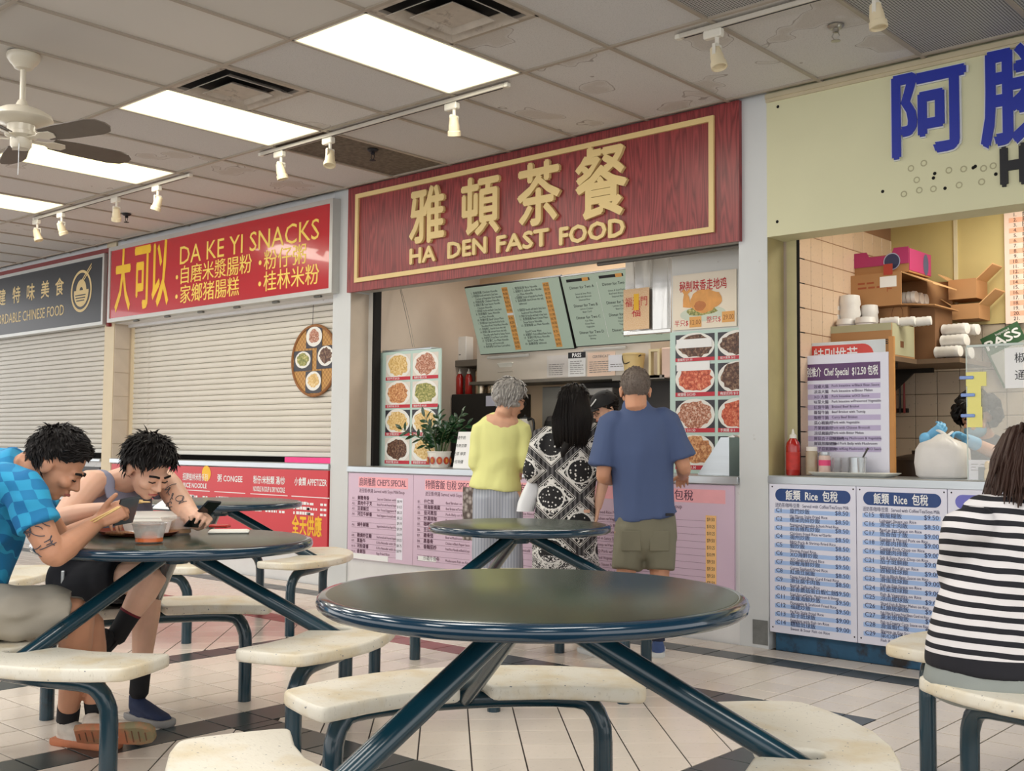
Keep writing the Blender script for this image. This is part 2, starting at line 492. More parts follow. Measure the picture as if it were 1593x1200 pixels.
for i in range(len(GX)-1):
    for j in range(len(GY)-2):
        g0, g1, h0, h1 = GX[i], GX[i+1], GY[j], GY[j+1]
        sp_ = 'x'
        for k, v in special.items():
            if abs(k[0]-g0) < .02 and abs(k[1]-h0) < .02: sp_ = v
        if sp_ is None: continue
        if sp_ == 'diff':
            part('grid_bar', MB().bx(g0, g1, h0+.588, h0+.612, ZC-.004, ZC+.026), M_bar, ceiling)
            ceil_tile(g0, g1, h0+.6, h1, M_ct); continue
        if sp_ != 'x': ceil_tile(g0, g1, h0, h1, sp_); continue
        if (g0 > -2.95 and g0 < -2.88 and j == 2) or (g0 > -2.32 and g0 < -1.2 and j == 3):
            ceil_tile(g0, g1, h0, h1, M_perf, 'perforated_panel'); continue
        m = M_cs if (j < 2 or (g0 > -4.8 and rr.random() < .75)) else (M_ct if rr.random() < .45 else M_cp)
        if j == 3 and g0 in GX[-6:-3]: m = M_ct
        ceil_tile(g0, g1, h0, h1, m)

# light panels
M_white_metal = mat('white_enamel', (228, 226, 218), .4, 0, .04)
M_diffuser, t_, b_ = newmat('lit_diffuser')
b_.inputs['Base Color'].default_value = (.9, .88, .8, 1); b_.inputs['Emission Color'].default_value = (1, .92, .50, 1); b_.inputs['Emission Strength'].default_value = 1.1
ORD = ['rightmost lit panel, above the wood-grain sign', 'lit panel touching the square air vent, above the red snack sign', 'lit panel behind the ceiling fan blades', 'lit panel left of the fan, above the leftmost track spotlights', 'leftmost panel beyond the left frame edge']
for i, px_ in enumerate(PANELX):
    t = thing('ceiling_light', 'fluorescent ceiling light, '+ORD[i], 'light', (px_, 4.126, ZC), 'fluorescent ceiling panels')
    part('diffuser', MB().box((px_, 4.126, ZC+.002), (.575, 1.165, .008)), M_diffuser, t)
    f = MB(); x0, x1, y0, y1 = px_-.297, px_+.297, 3.537, 4.715
    for a in ((x0, x0+.012, y0, y1), (x1-.012, x1, y0, y1), (x0, x1, y0, y0+.012), (x0, x1, y1-.012, y1)): f.bx(*a, ZC-.006, ZC+.02)
    part('frame', f, M_white_metal, t)
# air diffusers
M_vent = mat('stained_vent_metal', (188, 178, 166), .6, 0, .15, 12, dirt=((70, 50, 38), .45, 9))
M_hole = mat('dark_void', (16, 14, 13), .9)
def vent(x, y, label):
    t = thing('air_diffuser', label, 'vent', (x, y, ZC), 'square ceiling air vents')
    part('backing', MB().box((x, y, ZC+.022), (.58, .58, .01)), M_hole, t)
    def sq(mb, o, i, z0, z1, th):
        for ax in range(4):
            a = ax*PI/2; R = Matrix.Rotation(a, 3, 'Z')
            q = [R @ V(p) for p in ((-o, -o, z0), (o, -o, z0), (i, -i, z1), (-i, -i, z1))]
            c = V((x, y, ZC)); mb.add([c+p for p in q]+[c+p+V((0, 0, th)) for p in q], [(0, 3, 2, 1), (4, 5, 6, 7), (0, 1, 5, 4), (1, 2, 6, 5), (2, 3, 7, 6), (3, 0, 4, 7)])
        return mb
    part('frame', sq(MB(), .297, .262, -.004, -.002, .02), M_vent, t)
    part('louvre', sq(MB(), .235, .175, -.03, .008, .004), M_vent, t)
    part('louvre', sq(MB(), .15, .118, -.034, -.012, .004), M_vent, t)
    part('centre_plate', MB().box((x, y, ZC-.012), (.235, .235, .006), 0, .002), M_vent, t)
vent(-5.662, 3.832, 'stained square air vent beside the second lit panel')
vent(-3.832, 3.832, 'square air vent at the top edge of the picture, right of the largest lit panel')

# ------------------------------------------------------------------ storefront wall
WY = 6.0
M_pill = mat('white_painted_pillar', (208, 211, 212), .55, 0, .03, 4, .05, 30, dirt=((150, 142, 130), .34, 14))
M_cream = mat('cream_painted_pillar', (226, 210, 178), .55, 0, .04)
M_pale = mat('pale_green_yellow_fascia', (216, 214, 178), .55, 0, .04, 2, .04, 20)
M_tan = mat('tan_interior_wall', (200, 184, 168), .7, 0, .04)
M_peach = mat('peach_interior_wall', (214, 186, 154), .7, 0, .04)
M_yel = mat('dull_yellow_interior_wall', (196, 178, 122), .7, 0, .07, 3)
M_wht = mat('scuffed_white_wall', (222, 222, 222), .6, 0, .04, 6, dirt=((120, 112, 104), .36, 22))
M_dk = mat('dark_interior', (40, 36, 33), .8)
P1 = (-11.27, -11.07); P2 = (-7.40, -7.17); P3 = (-3.48, -3.285)
w = MB(); w.bx(*P1, WY, 6.2, 0, ZC+.02)
pil = struct('trim_1', w, M_cream)
w = MB(); w.bx(*P2, WY, 6.2, .19, ZC+.02); w.bx(P2[0], P2[1], WY-.004, 6.2, -.004, .19)
struct('trim_2', w, M_pill)
w = MB(); w.bx(*P3, WY, 6.2, .19, ZC+.02); w.bx(P3[0], P3[1]-.0, WY-.004, 6.2, -.004, .19)
struct('trim_3', w, M_pill)
w = MB(); w.bx(P3[0]+.09, P3[1]-.005, WY-.008, WY-.003, .02, .165)
struct('trim_4', w, mat('grey_patch_plate', (120, 122, 120), .6, .2, .2, 20))
# fascia beams
struct('wall_fascia_left', MB().bx(-16, P1[0], WY+.02, 6.2, 2.50, ZC+.02), M_wht)
struct('wall_fascia_snacks', MB().bx(P1[1], P2[0], WY+.02, 6.2, 2.47, ZC+.02), M_wht)
struct('wall_fascia_middle', MB().bx(P2[1], P3[0], WY, 6.2, 2.485, ZC+.02), mat('grey_soffit', (186, 182, 176), .6))
fr = struct('wall_fascia_right', MB().bx(P3[1], 2, WY, 6.2, 2.47, ZC+.02), M_pale)
struct('trim_5', MB().bx(P3[1], 2, WY-.022, WY, ZC-.03, ZC-.002).bx(P3[1], 2, WY-.012, WY, ZC-.05, ZC-.03), mat('cornice_cream', (200, 188, 158), .5))
# knee walls
struct('wall_knee_left', MB().bx(-16, P1[0], WY+.02, 6.14, -.004, .99), M_wht)
struct('wall_knee_snacks', MB().bx(P1[1], P2[0], WY+.02, 6.14, -.004, .985), M_wht)
struct('wall_knee_middle', MB().bx(P2[1], P3[0], WY+.012, 6.14, -.004, .985), M_wht)
struct('wall_knee_right', MB().bx(P3[1], 2, WY+.012, 6.14, .11, .99), M_wht)
struct('baseboard_right', MB().bx(P3[1]+.03, 2, WY+.03, 6.10, -.004, .115), mat('blue_painted_plinth', (38, 82, 112), .6, 0, .25, 10, dirt=((38, 34, 34), .5, 7)))
# jambs and guide rails of the roller doors
struct('trim_6', MB().bx(-11.07, -11.0, 6.2, 6.26, .99, 2.48), M_cream)
struct('trim_7', MB().bx(P2[1], P2[1]+.055, 6.2, 6.27, .99, 2.5), mat('guide_rail_grey', (204, 202, 196), .5))
struct('trim_8', MB().bx(P2[1]+.055, P2[1]+.085, 6.2, 6.27, .99, 2.5), M_hole)
struct('trim_9', MB().bx(P3[1], P3[1]+.09, 6.2, 6.27, .99, 2.48), mat('guide_rail_olive', (198, 190, 150), .5))
struct('trim_10', MB().bx(P3[1]+.09, P3[1]+.108, 6.2, 6.272, .99, 2.48), M_hole)
for nm, x0, x1 in (('wall_reveal_1', P1[1]-.002, P1[1]+.002), ('wall_reveal_2', P2[1]-.002, P2[1]+.002), ('wall_reveal_3', P3[1]-.002, P3[1]+.003)):
    struct(nm, MB().bx(x0, x1, WY+.005, 6.2, .99, 2.47), {'wall_reveal_1': mat('reveal_beige', (196, 180, 160), .6, 0, .08), 'wall_reveal_2': mat('reveal_tan', (186, 172, 156), .6), 'wall_reveal_3': mat('reveal_olive', (166, 154, 112), .6, 0, .1)}[nm])
rv = bpy.data.objects['wall_reveal_1']; mt = MB().box((0, 0, 0), (.008, .17, .250), 0, .003).mesh('wall_tile', mat('beige_reveal_tile', (206, 192, 176), .4), V((0, 0, 0)))
for k in range(6): pmesh('wall_tile', mt, rv, (P1[1]+.004, 6.095, 2.33-.255*k))
# interiors
struct('wall_shutter_void', MB().bx(-16, P2[0], 6.75, 6.8, 0, 3.3).bx(-16, P2[0], 6.14, 6.75, .9, .95), M_dk)
struct('wall_middle_left', MB().bx(-7.3, -7.175, 6.27, 7.6, 0, 3.3), M_tan)
struct('wall_middle_back', MB().bx(-7.3, -3.3, 7.58, 7.64, 0, 3.3), M_peach)
struct('wall_divider', MB().bx(-3.34, -3.262, 6.2, 7.64, 0, 3.3), M_tan)
struct('ceiling_middle', MB().bx(-7.3, -3.2, 6.2, 7.64, 3.0, 3.06), M_tan)
rw = struct('wall_right_side', MB().bx(-3.26, -3.18, 6.275, 7.64, 0, 3.3), mat('tile_grout_brown', (150, 112, 84), .8))
ZT = onY(1500, 507, 7.59).z
rb = struct('wall_right_back', MB().bx(-3.26, 2, 7.6, 7.66, 0, ZT), mat('tile_grout_grey', (120, 106, 92), .8))
struct('wall_right_upper', MB().bx(-3.26, 2, 7.585, 7.66, ZT, 3.3), M_yel)
struct('trim_11', MB().bx(onY(1487, 400, 7.58).x-.012, onY(1487, 400, 7.58).x+.012, 7.573, 7.585, onY(1489, 490, 7.58).z, 3.0), mat('white_conduit', (216, 206, 176), .5))
struct('ceiling_right', MB().bx(-3.26, 2, 6.2, 7.64, 3.0, 3.06), M_yel)
struct('wall_right_end', MB().bx(1.9, 2, 6, 7.64, 0, 3.3), M_yel)
M_wt = tile_mat('cream_wall_tile', (214, 186, 160), .35, .06)
M_wt2 = tile_mat('greyish_wall_tile', (196, 180, 160), .35, .08)
TW = .152
def wtile(M_, horiz):
    c = V((0, 0, 0)); d = (TW-.004, .008, TW-.004) if horiz else (.008, TW-.004, TW-.004)
    return MB().box(c, d, 0, .0025).mesh('wall_tile', M_, c)
ms, mb_ = wtile(M_wt, False), wtile(M_wt2, True)
for i in range(10):
    for j in range(11): pmesh('wall_tile', ms, rw, (-3.18, 6.27+TW*(i+.06), .99+TW*(j+.5)))
nz = int((ZT-.85)/TW)
for i in range(14):
    for j in range(nz+1): pmesh('wall_tile', mb_, rb, (-3.10+TW*i, 7.6, ZT-TW*(j+.5)))
# ------------------------------------------------------------------ signs
UX, UZ, NY = V((1, 0, 0)), V((0, 0, 1)), V((0, -1, 0))
M_alu = mat('sign_aluminium', (196, 196, 192), .35, .5, .05)
M_ink = mat('black_print', (28, 28, 34), .6)
M_gold = mat('pale_gold_letter', (226, 200, 140), .45, 0, .04)
M_white = mat('white_print', (240, 240, 240), .55, 0, .02)
M_yellow = mat('yellow_print', (244, 190, 36), .5, 0, .03)
M_steel = mat('brushed_steel', (196, 202, 206), .32, .85, .06, 3, sc=(1, 12, 12))
M_red_sign = mat('glossy_red_sign_face', (190, 30, 44), .18, 0, .04, 2, coat=.6)
M_black_sign = mat('black_sign_face', (30, 32, 40), .3, 0, .1)
def P2d(px, py, Y): p = onY(px, py, Y); return p.x, p.z
def line(mb, s, px0, py0, px1, Y, h, bold=0, dep=None, dz=0, res=2):
    """text whose baseline runs level from pixel column px0 to px1"""
    a = onY(px0, py0, Y); b = onY(px1, py0, Y)
    return mb.text(s, V((a.x, Y, a.z+dz)), UX, UZ, h, width=b.x-a.x, bold=bold, dep=dep, res=res)
def frame4(mb, x0, x1, z0, z1, t, y0, y1):
    mb.bx(x0, x1, y0, y1, z0, z0+t); mb.bx(x0, x1, y0, y1, z1-t, z1); mb.bx(x0, x0+t, y0, y1, z0+t, z1-t); mb.bx(x1-t, x1, y0, y1, z0+t, z1-t); return mb
# black sign
x1, zt = P2d(163, 394, 5.93); zb = P2d(160, 505, 5.93)[1]
t = thing('shop_sign', 'black light-box shop sign with gold lettering and a noodle bowl emblem', 'sign', (-13.4, 5.96, zb))
part('box', MB().bx(-16, x1, 5.945, WY+.018, zb, zt), M_alu, t)
part('frame', frame4(MB(), -16, x1, zb, zt, .035, 5.925, 5.945), M_alu, t)
part('face', MB().bx(-15.99, x1-.03, 5.934, 5.9448, zb+.03, zt-.03), M_black_sign, t)
mb = MB(); xa = onY(0, 460, 5.93).x
sp = (onY(101, 460, 5.93).x-onY(80, 460, 5.93).x)
for k, ch in enumerate('食美味特建福'):
    pc = onY(92-k*22.2, 452, 5.93); mb.text(ch, V((pc.x, 5.9325, zb+.42)), UX, UZ, .155, width=.2, align='C', bold=.015)
e = onY(99, 480, 5.93).x
mb.text('AFFORDABLE CHINESE FOOD', V((e, 5.9325, zb+.17)), UX, UZ, .125, align='R', bold=.01, width=1.95)
part('lettering', mb, M_gold, t)
c = onY(126, 453, 5.93); mb = MB(); cx, cz = c.x, c.z
n = 36
def ring2(mb, cx, cz, ro, ri, y, sx=1, a0=0, a1=2*PI, n=36):
    vs = []
    for k in range(n+1):
        a = a0+(a1-a0)*k/n
        vs += [V((cx+ro*sx*math.cos(a), y, cz+ro*math.sin(a))), V((cx+ri*sx*math.cos(a), y, cz+ri*math.sin(a)))]
    return mb.add(vs, [(2*k, 2*k+1, 2*k+3, 2*k+2) for k in range(n)])
ring2(mb, cx, cz, .235, .205, 5.932)
ring2(mb, cx, cz-.01, .165, 0, 5.932, 1, PI, 2*PI); mb.bx(cx-.165, cx+.165, 5.9322, 5.933, cz-.02, cz+.01)
ring2(mb, cx, cz, .13, .045, 5.932, .9, 0, PI)
for a in (0, .035): mb.prism([(-.02, .05+a), (.22, .24+a), (.22, .255+a), (-.02, .068+a)], (cx, 5.931, cz), UX, UZ, V((0, -.001, 0)))
part('emblem', mb, M_gold, t)
mb = MB()
for k, (q, z_) in enumerate(((.13, -.045), (.12, -.075), (.10, -.105))): mb.bx(cx-q, cx+q*.8, 5.9295, 5.9305, cz+z_-.006, cz+z_+.006)
part('emblem_lines', mb, M_black_sign, t)
struct('trim_12', MB().bx(-16, x1+.06, 5.962, WY+.019, zt+.01, zt+.06).bx(x1+.012, x1+.06, 5.962, WY+.019, zb-.02, zt+.01), mat('dark_red_trim', (128, 30, 30), .5))

# red snack sign
x0, z1 = P2d(170, 386, 5.92); x1 = P2d(518.8, 308, 5.92)[0]; z1 = (z1+P2d(518.8, 308, 5.92)[1])/2; z0 = (P2d(170, 500, 5.92)[1]+P2d(515, 458, 5.92)[1])/2
t = thing('shop_sign', 'bright red light-box sign of the snack stall with yellow lettering', 'sign', ((x0+x1)/2, 5.95, z0))
part('box', MB().bx(x0, x1, 5.94, WY+.018, z0, z1), M_alu, t)
part('frame', frame4(MB(), x0, x1, z0, z1, .04, 5.915, 5.94), M_alu, t)
part('face', MB().bx(x0+.035, x1-.035, 5.926, 5.9395, z0+.035, z1-.035), M_red_sign, t)
Yf = 5.9245
mb = MB()
for ch, px in zip('大可以', (191, 221, 249)):
    mb = MB(); mb.text(ch, V((onY(px, 440, Yf).x, Yf, z0+.17)), UX, UZ, .53, width=.30, align='C', bold=.022); part('character', mb, mat('deep_yellow_print', (250, 200, 24), .4), t)
mb = MB()
def fitline(mb, s, px0, px1, zc, h, bold=0, y=Yf):
    a, b = onY(px0, 440, y).x, onY(px1, 440, y).x; mb.text(s, V((a, y, zc)), UX, UZ, h, width=b-a, bold=bold)
hz = z1-z0
fitline(mb, 'DA KE YI SNACKS', 279, 495, z0+.60*hz, .185)
zb2 = z0+.385*hz
for px0, px1, s_, zz in ((273, 391, '·自磨米漿腸粉', .375), (402, 475, '·粉仔粥', .375), (273, 372, '·家鄉猪腸糕', .135), (402, 496, '·桂林米粉', .135)):
    fitline(mb, s_[1:], px0+8, px1, z0+zz*hz, .14, .008)
    q = onY(px0+2, 440, Yf); ring2(mb, q.x, z0+zz*hz+.06, .022, 0, Yf, n=12)
part('lettering', mb, mat('light_yellow_print', (255, 218, 96), .4), t)
# bulbs under the sign as small clips
for k in range(6): part('bracket', MB().box((x0+.5+k*.6, 5.975, z0-.008), (.09, .03, .018), 0, .005), mat('dull_steel', (120, 120, 116), .5, .6), t)

# wood-grain sign
m, t_, b_ = newmat('red_wood_grain_laminate'); b_.inputs['Roughness'].default_value = .35
vec, x, y, z = objxyz(t_, (1, 1, .09))
g = noi(t_, vec, 9, 2, .5)
gr = ((g*14).frac()-.5).abs()*2
fine = noi(t_, objxyz(t_, (1, 1, .03))[0], 60, 3)
cc = mixc(t_, gr*.55+fine*.5-.1, lin((98, 34, 38)), lin((172, 72, 72)))
t_.links.new(cc, b_.inputs['Base Color']); M_wood = m
a, b = onY(540, 295, 5.96), onY(1149, 154, 5.96); c = onY(540, 455.5, 5.96); d = onY(1149, 374.4, 5.96)
x0, x1 = (a.x+c.x)/2, (b.x+d.x)/2; z0 = (c.z+d.z)/2; z1 = ZC-.002
t = thing('shop_sign', 'wide red wood-grain shop sign with raised pale gold characters', 'sign', ((x0+x1)/2, 5.98, z0))
part('panel', MB().bx(x0, x1, 5.965, WY-.001, z0, z1), M_wood, t)
M_goldside = mat('gold_letter_edge', (120, 84, 44), .5)
fx0, fz0 = P2d(551, 440, 5.95); fx1, fz1 = P2d(1110, 179, 5.95)
part('border_strip', frame4(MB(), fx0, fx1, fz0, fz1, .036, 5.947, 5.965), M_gold, t)
for ch, px, py, hh in zip('雅頓茶餐', (665, 748, 839, 936), (336, 322, 303, 285), (.40, .40, .41, .45)):
    mb = MB(); q = onY(px, py, 5.95)
    mb.text(ch, V((q.x, 5.964, q.z-hh*.42)), UX, UZ, hh*.84, width=hh*.94, align='C', bold=.022, dep=(0, -.026, 0))
    part('character', mb, M_gold, t)
for s_, pa, pb, ya, yb in (('HA', 638, 677, 411, 405), ('DEN', 697, 756, 402, 395), ('FAST', 773, 853, 393, 383), ('FOOD', 871, 971, 381, 365)):
    A, B = onY(pa, ya, 5.95), onY(pb, yb, 5.95)
    zz = A.z
    tw = text_geo(s_, 2)[2]; kx = (B.x-A.x)/tw
    for i, ch in enumerate(s_):
        off = text_geo(s_[:i+1], 2)[2]-text_geo(ch, 2)[2]
        part('letter', MB().text(ch, V((A.x+off*kx, 5.964, zz)), UX, UZ, .122, width=text_geo(ch, 2)[2]*kx, bold=.035, dep=(0, -.018, 0)), M_gold, t)
# raised letters of the fascia at right
M_blue = mat('royal_blue_letter', (30, 48, 160), .4, 0, .05)
M_bluerim = mat('white_letter_rim', (222, 224, 226), .5)
for ch, px, py, hh, lab in (('阿', 1444, 172, .44, 'leftmost raised blue character on the pale fascia'), ('勝', 1594, 143, .48, 'raised blue character cut off by the right edge of the frame')):
    q = onY(px, py, 5.98)
    t = thing('sign_character', lab, 'lettering', (q.x, WY, q.z-hh*.5), 'blue sign characters')
    mb = MB().text(ch, V((q.x, WY-.001, q.z-hh*.43)), UX, UZ, hh*.84, width=hh*.9, align='C', bold=.036, dep=(0, -.014, 0)); part('rim', mb, M_bluerim, t)
    mb = MB().text(ch, V((q.x, WY-.0155, q.z-hh*.43)), UX, UZ, hh*.84, width=hh*.885, align='C', bold=.024, dep=(0, -.008, 0)); part('face', mb, M_blue, t)
q = onY(1559, 287, 5.99); t = thing('sign_letters', 'black English capitals under the blue characters on the pale fascia', 'lettering', (q.x+.15, WY, q.z))
for ch, dx in (('H', 0), ('A', .155)): part('letter', MB().text(ch, V((q.x+dx, WY-.001, q.z)), UX, UZ, .20, width=.115, bold=.05, dep=(0, -.012, 0)), M_ink, t)
mb = MB(); r9 = random.Random(5)
for px, py in ((1210, 166), (1209, 345), (1373, 298), (1452, 277), (1454, 270), (1470, 293), (1514, 261), (1517, 259), (1549, 271)):
    q = onY(px, py, WY-.002); mb.lathe([(.010, 0), (.008, .001)], (q.x, WY-.0012, q.z), 8, (0, -1, 0))
part('screw_hole', mb, M_hole, fr)
mb = MB()
for px, py in ((1417, 262), (1437, 254), (1426, 280), (1430, 296), (1406, 302), (1452, 294), (1476, 265), (1492, 288), (1499, 263), (1527, 283), (1545, 258), (1530, 262)):
    q = onY(px, py, WY-.002); ring2(mb, q.x, q.z, .019, .012, WY-.0015, n=10)
part('glue_ring', mb, mat('old_glue', (176, 172, 138), .7), fr)

# ------------------------------------------------------------------ roller shutters
M_slat = mat('white_shutter_slat', (220, 215, 204), .5, 0, .05, 3, dirt=((176, 160, 136), .36, 5))
def shutter(label, x0, x1, z0, z1, y):
    t = thing('roller_shutter', label, 'shutter', ((x0+x1)/2, y, z0))
    pit = .0545; L = x1-x0
    prof = [(-.004, 0), (-.013, .012), (-.016, .028), (-.012, .043), (-.002, .0505), (.004, .052), (.006, .0), ]
    me = MB().prism([(a, b) for a, b in prof], (x0, y, z0), V((0, 1, 0)), UZ, V((L, 0, 0))).mesh('slat', M_slat, V((x0, y, z0)), 30)
    zz = z0+.05
    while zz < z1-.02: pmesh('slat', me, t, (x0, y, zz)); zz += pit
    part('bottom_bar', MB().bx(x0, x1, y-.02, y+.012, z0, z0+.045, .006), M_white_metal, t)
    return t
shutter('closed white roller shutter under the black sign', -16, P1[0]-.005, onY(60, 703, 6.17).z, 2.56, 6.17)
zs = onY(400, 710, 6.2).z
shutter('closed white roller shutter under the red sign', -11.0, P2[0]-.005, zs, 2.50, 6.215)
struct('trim_13', MB().bx(-11.07, P2[0], 6.16, 6.2, 2.44, 2.47), M_wht)

# ------------------------------------------------------------------ counters and menu boards on the knee walls
def counter(label, x0, x1, z, y0=5.985, y1=6.5):
    t = thing('service_counter', label, 'counter', ((x0+x1)/2, y0, z-.05))
    part('slab', MB().bx(x0, x1, y0, y1, z-.012, z, .003), M_steel, t)
    part('front_edge', MB().bx(x0, x1, y0-.004, y0+.014, z-.05, z-.001, .004), M_steel, t)
zc2 = onY(515, 722, 5.985).z
counter('narrow steel counter ledge above the red menu board', -11.065, P2[0]-.003, zc2, 5.985, 6.14)
ZH = onY(700, 729.5, 5.985).z; ZR = onY(1300, 742.5, 5.985).z
counter('steel counter where the three customers stand', P2[1]+.005, P3[0]-.003, ZH)
counter('steel counter of the right stall, under the glass screen', P3[1]+.005, 1.95, ZR)
solo('pink_board', MB().bx(onY(443, 710, 6.1).x, P2[0]-.006, 6.10, 6.11, zc2+.001, zs+.0), mat('hot_pink_card', (246, 60, 140), .5), 'hot pink card strip on the ledge at right end of the snack stall', 'board')

R5 = random.Random(11)
def bars(mb, x0, x1, z, h, y, lo=.02, hi=.06, gap=.012):
    """broken strokes for print too small to read"""
    x = x0
    while x < x1-.01:
        w_ = min(R5.uniform(lo, hi), x1-x); mb.quad((x, y, z), (x+w_, y, z), (x+w_, y, z+h), (x, y, z+h)); x += w_+gap
# red menu board
rz1 = zc2-.058; rz0 = onY(509, 858, 5.985).z
bx0, bx1 = -11.02, P2[0]-.01
t = thing('menu_board', 'red menu board with white print below the closed snack stall', 'menu board', ((bx0+bx1)/2, 5.99, rz0))
part('panel', MB().bx(bx0, bx1, 5.985, WY+.018, rz0, rz1), mat('red_menu_vinyl', (206, 48, 58), .35, 0, .04, 2), t)
mb = MB(); y = 5.9835
cols = ((281, 327, '招牌桂林米粉系列', 'RICE NOODLE'), (334, 382, '粥 CONGEE', ''), (390, 448, '粉仔/米粉類 湯/炒', 'NOODLE IN SOUP & DRY NOODLE'), (454, 513, '小食類 APPETIZER', ''))
for k, (pa, pb, h1, h2) in enumerate(cols):
    A, B = onY(pa, 740, y).x, onY(pb, 740, y).x; w_ = B-A; cx = (A+B)/2
    mb.text(h1, V((cx, y, rz1-.13)), UX, UZ, .055, align='C', bold=.02, maxw=w_*.85)
    if h2: mb.text(h2, V((cx, y, rz1-.205)), UX, UZ, .045, align='C', bold=.03, maxw=w_*.85)
    mb.quad((A, y, rz1-.235), (B, y, rz1-.235), (B, y, rz1-.228), (A, y, rz1-.228))
    zz = rz1-.30
    while zz > rz0+.25:
        bars(mb, A+.03, A+.05, zz, .024, y); bars(mb, A+.07, A+R5.uniform(.16, .3), zz, .026, y, .025, .05, .006)
        bars(mb, A+w_*.42, A+w_*R5.uniform(.55, .78), zz, .02, y); bars(mb, B-.12, B-.03, zz, .02, y, .03, .04)
        zz -= .043
part('lettering', mb, M_white, t)
mb = MB(); q = onY(454, 832, y); q2 = onY(500, 832, y)
mb.text('全天供應', V((q.x, y, rz0+.13)), UX, UZ, .13, width=q2.x-q.x, bold=.03)
part('yellow_lettering', mb, M_yellow, t); mb = MB(); c = onY(321, 737, y); ring2(mb, c.x, c.z, .075, 0, y-.0005, n=20)
part('yellow_badge', mb, M_yellow, t)

# pink menu boards
M_pinkb = mat('pale_pink_vinyl', (214, 188, 208), .4, 0, .03, 2)
M_salmon = mat('salmon_heading', (246, 176, 184), .5)
pz1 = ZH-.056; pz0 = (onY(600, 875, 5.99).z+onY(542, 868.5, 5.99).z)/2
xs = [P2[1]+.02, onY(752, 800, 5.99).x, onY(902, 800, 5.99).x, P3[0]-.035]
mid = onY(642, 800, 5.99).x
CH = ['Secret Chicken with Rice', 'Braised Pork with Preserved Vegetable Rice', 'Stir Fried Eggplant Rice', 'Fried Singapore Vermicelli with Shrimp', '', 'Singapore Vermicelli with Green Pepper & Preserved Pork', '', 'Fried Vermicelli with Preserved Vegetable & Pork', 'E-Fu Noodle with Shrimp', 'E-Fu Noodle with Satay', 'Egg Fried Rice', 'Stir-Fried Beef Rice', 'Pan Fried Chicken Fried Rice Noodle', 'Stir Fried Beef Noodle', 'Garlic Beef Brisket Rice Noodle']
SP = ['Beef Brisket on Rice', 'Beef Brisket w/Turnip on Rice', 'Pork Belly on Rice', 'Pork on Rice', 'Spareribs with Potato on Rice', 'Curry Beef or Chicken on Rice', 'Beef w/Mushroom on Rice', 'Chicken w/Black Pepper Sauce', 'Fried Rice Noodle w/Beef & Soya', '', 'Mushroom Fish on Rice', 'Curry Fish on Rice', 'Chicken Fried Rice w/Pineapple', 'Pork Chop w/Onion on Rice', 'Pork Chop w/Tomato on Rice', 'Egg Fu Yung on Rice', 'Spareribs w/Tofu on Rice']
ND = ['Seafood Rice Noodle', 'Chicken w/Vegetable Rice Noodle', 'Pork w/Black Bean Sauce', 'Shredded Pork Fried Rice Noodle', 'Beef in Satay Sauce Fried Rice Noodle', 'Shrimp w/Vermicelli', 'BBQ Pork w/Vermicelli', 'Mixed Vegetable w/Vermicelli', 'Soya Sauce Noodle', 'Singapore Fried Noodle', '', 'Beef Noodle', 'Seafood Fried Noodle', 'Chicken Noodle', 'Beef Chow Mein', 'Fried Bean Curd w/Fish', 'Satay Noodle', 'Noodle with Beef in Satay Sauce', '', 'Lo Mein Noodle']
t = thing('menu_board', 'pale pink menu board headed chef specials at the left end of the middle counter', 'menu board', ((xs[0]+mid)/2, 5.99, pz0), 'pink menu boards')
tt = [t, thing('menu_board', 'pale pink menu board behind the legs of the woman in yellow', 'menu board', ((mid+xs[1])/2, 5.99, pz0), 'pink menu boards'), thing('menu_board', 'pale pink menu board behind the patterned dress', 'menu board', ((xs[1]+xs[2])/2, 5.99, pz0), 'pink menu boards'), thing('menu_board', 'pale pink noodle menu board beside the man in blue', 'menu board', ((xs[2]+xs[3])/2, 5.99, pz0), 'pink menu boards')]
pz0r = onY(1140, 925, 5.99).z
CN = '海鮮牛肉雞蛋蝦仁豆腐茄子咖喱什菜排骨叉燒炒河粉飯麵湯香菇黑椒番茄'
